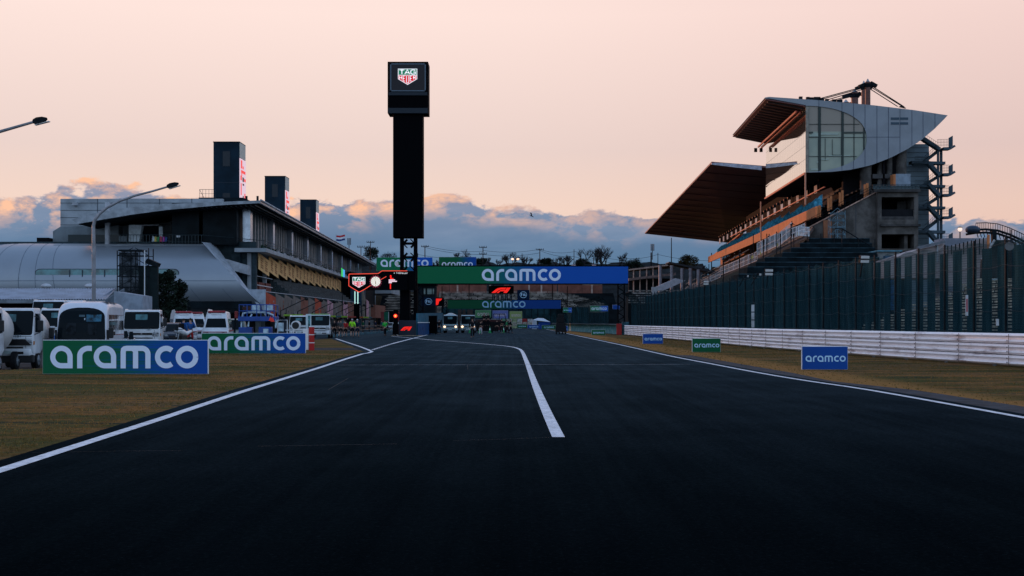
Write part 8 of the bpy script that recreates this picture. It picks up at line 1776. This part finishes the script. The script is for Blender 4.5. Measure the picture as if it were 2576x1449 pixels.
def person(label, u, Y, face, pose, top, low, z=0, shorts=False, h=1.75, x=None, cap=None, group=None, bag=None):
    t = thing('person', label, 'person', (XA(u, Y) if x is None else x, Y, z), face, group=group); t.scale = (h / 1.75,) * 3
    def put(name, me, m):
        o = bpy.data.objects.new(name, me); COL.objects.link(o); o.parent = t
        if not me.materials: me.materials.append(None)
        o.material_slots[0].link = 'OBJECT'; o.material_slots[0].material = m; return o
    put('body', meshes[('body', pose)], SKIN); put('jacket' if not shorts else 'shirt', meshes[('top', pose)], top); put('shorts' if shorts else 'trousers', meshes[('shorts' if shorts else 'trousers', pose)], low)
    put('cap' if cap else 'hair', hair_m, cap or MATS['hair_dark']); put('eyes', eye_m, MATS['eye_dark'])
    P = POSES[pose]; q = None
    for i in (0, 1):
        A = Vector(P['an'][i]); s_ = MB().box(A.x - .045, A.x + .045, A.y - .20, A.y + .07, max(0, A.z - .085), max(.07, A.z)).build('shoe', mat('shoe_dark', (.02, .02, .024), .6, var=0), t, bevel=.02)
    if bag: MB().box(-.16, .16, .10, .30, 1.05, 1.45).build('backpack', bag, t, bevel=.05)
    return t
BK, NV, GY = CL('black', (.008, .008, .011)), CL('navy', (.010, .018, .05)), CL('grey', (.05, .06, .06)); RDc, LIME, GRN = CL('red', (.32, .02, .02)), CL('lime', (.30, .75, .03)), CL('green', (.03, .50, .06)); ORc, BLc, WHc = CL('orange', (.45, .10, .03)), CL('blue', (.02, .08, .25)), CL('white', (.45, .45, .47))
G = 'crew walking in the pit lane'; AW = math.pi
person('person in dark shirt and shorts, leftmost of the crew walking up the pit lane', 829, 138, AW + .1, 'walk', BK, BK, shorts=True, group=G)
person('person in black, second from the left of the walking crew', 841, 139, AW, 'walk', BK, BK, group=G)
person('person in grey shirt walking left of the red shirted one', 857, 137, AW - .1, 'walk', GY, BK, shorts=True, group=G)
person('person in red shirt and dark shorts walking up the pit lane', 869, 140, AW, 'walk', RDc, BK, shorts=True, h=1.65, group=G)
person('person in bright lime shirt and black shorts walking up the pit lane', 886, 137.5, AW + .1, 'walk', LIME, BK, shorts=True, h=1.8, cap=WHc, group=G)
person('person in navy shirt just right of the lime shirted one', 899, 138, AW, 'walk', NV, NV, shorts=True, h=1.78, cap=WHc, group=G)
person('person in green jacket and black trousers near the red signal lamp', 968.5, 152, AW + .6, 'reach', GRN, BK, h=1.7)
person('person in white and navy standing left of the tower plinth', 993.5, 152, .4, 'stand', WHc, NV, h=1.7)
rr = random.Random(12)
names = ['in dark clothes', 'in navy overalls', 'in a teal jacket', 'in grey', 'in black and white', 'in dark green']
pl = ['deep in the pit lane just right of the truck', 'deep in the pit lane between two gantries', 'far behind the lime shirt', 'by the pit wall rail', 'beside the silver car', 'left of the silver car', 'right of the silver car', 'at the far end of the pit boxes', 'near the striped hoarding', 'behind the green jacket']
for k in range(10):
    u = 836 + k * 15.5; Y = 165 + k * 6 + rr.uniform(-3, 3); person('small person %s %s' % (names[k % 6], pl[k]), u, Y, rr.uniform(0, 6.28), rr.choice(['stand', 'arms', 'walk']), [BK, NV, CL('teal', (.03, .12, .14)), GY, WHc, CL('dgreen', (.01, .08, .04))][k % 6], BK, group='crew standing deep in the pit lane')
# by the ambulances
person('person in blue top and orange trousers with a backpack, left of two by the ambulance', 462, 90, 2.6, 'stand', BLc, ORc, h=1.72, bag=BK, group='pair standing by the ambulances'); person('person in dark blue top and red trousers, right of two by the ambulance', 479, 92, 3.5, 'arms', BLc, RDc, h=1.75, group='pair standing by the ambulances')
# on the track
person('person in black with bare shins walking down the track toward the viewer', 1188.5, 131, .05, 'walk', BK, BK, h=1.85)
person('crouching height person in black in front of the low loader', 1209, 165, .2, 'arms', BK, WHc, h=1.62)
person('person in black leaning at the maroon deck, left of the roll cage', 1218, 199, AW, 'arms', BK, BK, h=1.8, z=.9); person('second person in black by the roll cage', 1228, 199, AW - .3, 'stand', BK, BK, h=1.75, z=.95)
person('person in black standing behind the right end of the low loader', 1250, 197, AW, 'stand', BK, BK, h=1.8); person('person in black between the second and third cones', 1212, 196, 1.2, 'stand', BK, CL('maroon', (.08, .01, .03)), h=1.7)
person('person in black left of the green vest behind the rightmost cone', 1262, 192, .3, 'arms', BK, BK, h=1.95, group='group standing on the track'); person('person in green vest between two people in black', 1275, 190, 1.6, 'walk', CL('vest', (.03, .22, .09)), BK, h=1.8, group='group standing on the track'); person('person in black right of the green vest, striding', 1284, 188, 1.4, 'walk', BK, BK, h=1.85, group='group standing on the track')
person('person in black standing by the hoarding left of the pale trucks', 1104.5, 175, .2, 'stand', BK, BK, h=1.8)
person('person in orange vest on the far barrier near the tent', 1358, 302, .2, 'stand', CL('salmon', (.45, .20, .12)), BK, h=1.7, z=1.6) if False else None
# small figures on the grandstand edge
for k, (u, v, Y, lab) in enumerate(((1935, 602, 226, 'dark figure leaning on the stand railing above the white rail'), (1915, 615, 236, 'dark figure crouched at the middle of the stand railing'), (1862, 640, 262, 'dark figure left of the middle of the stand railing'), (1835, 652, 300, 'dark figure below the orange cabin, left one'), (1848, 646, 290, 'dark figure below the orange cabin, right one'), (1992, 570, 219, 'dark figure leaning near the tie rod at the orange wall'))):
    p = PX(u, v, Y); person(lab, 0, p.y, [2.2, 1.0, 2.6, 1.5, 1.2, 2][k], ['arms', 'reach', 'stand', 'walk', 'arms', 'reach'][k], BK, BK, z=p.z - .9, x=p.x, h=1.75, group='dark figures on the stand')
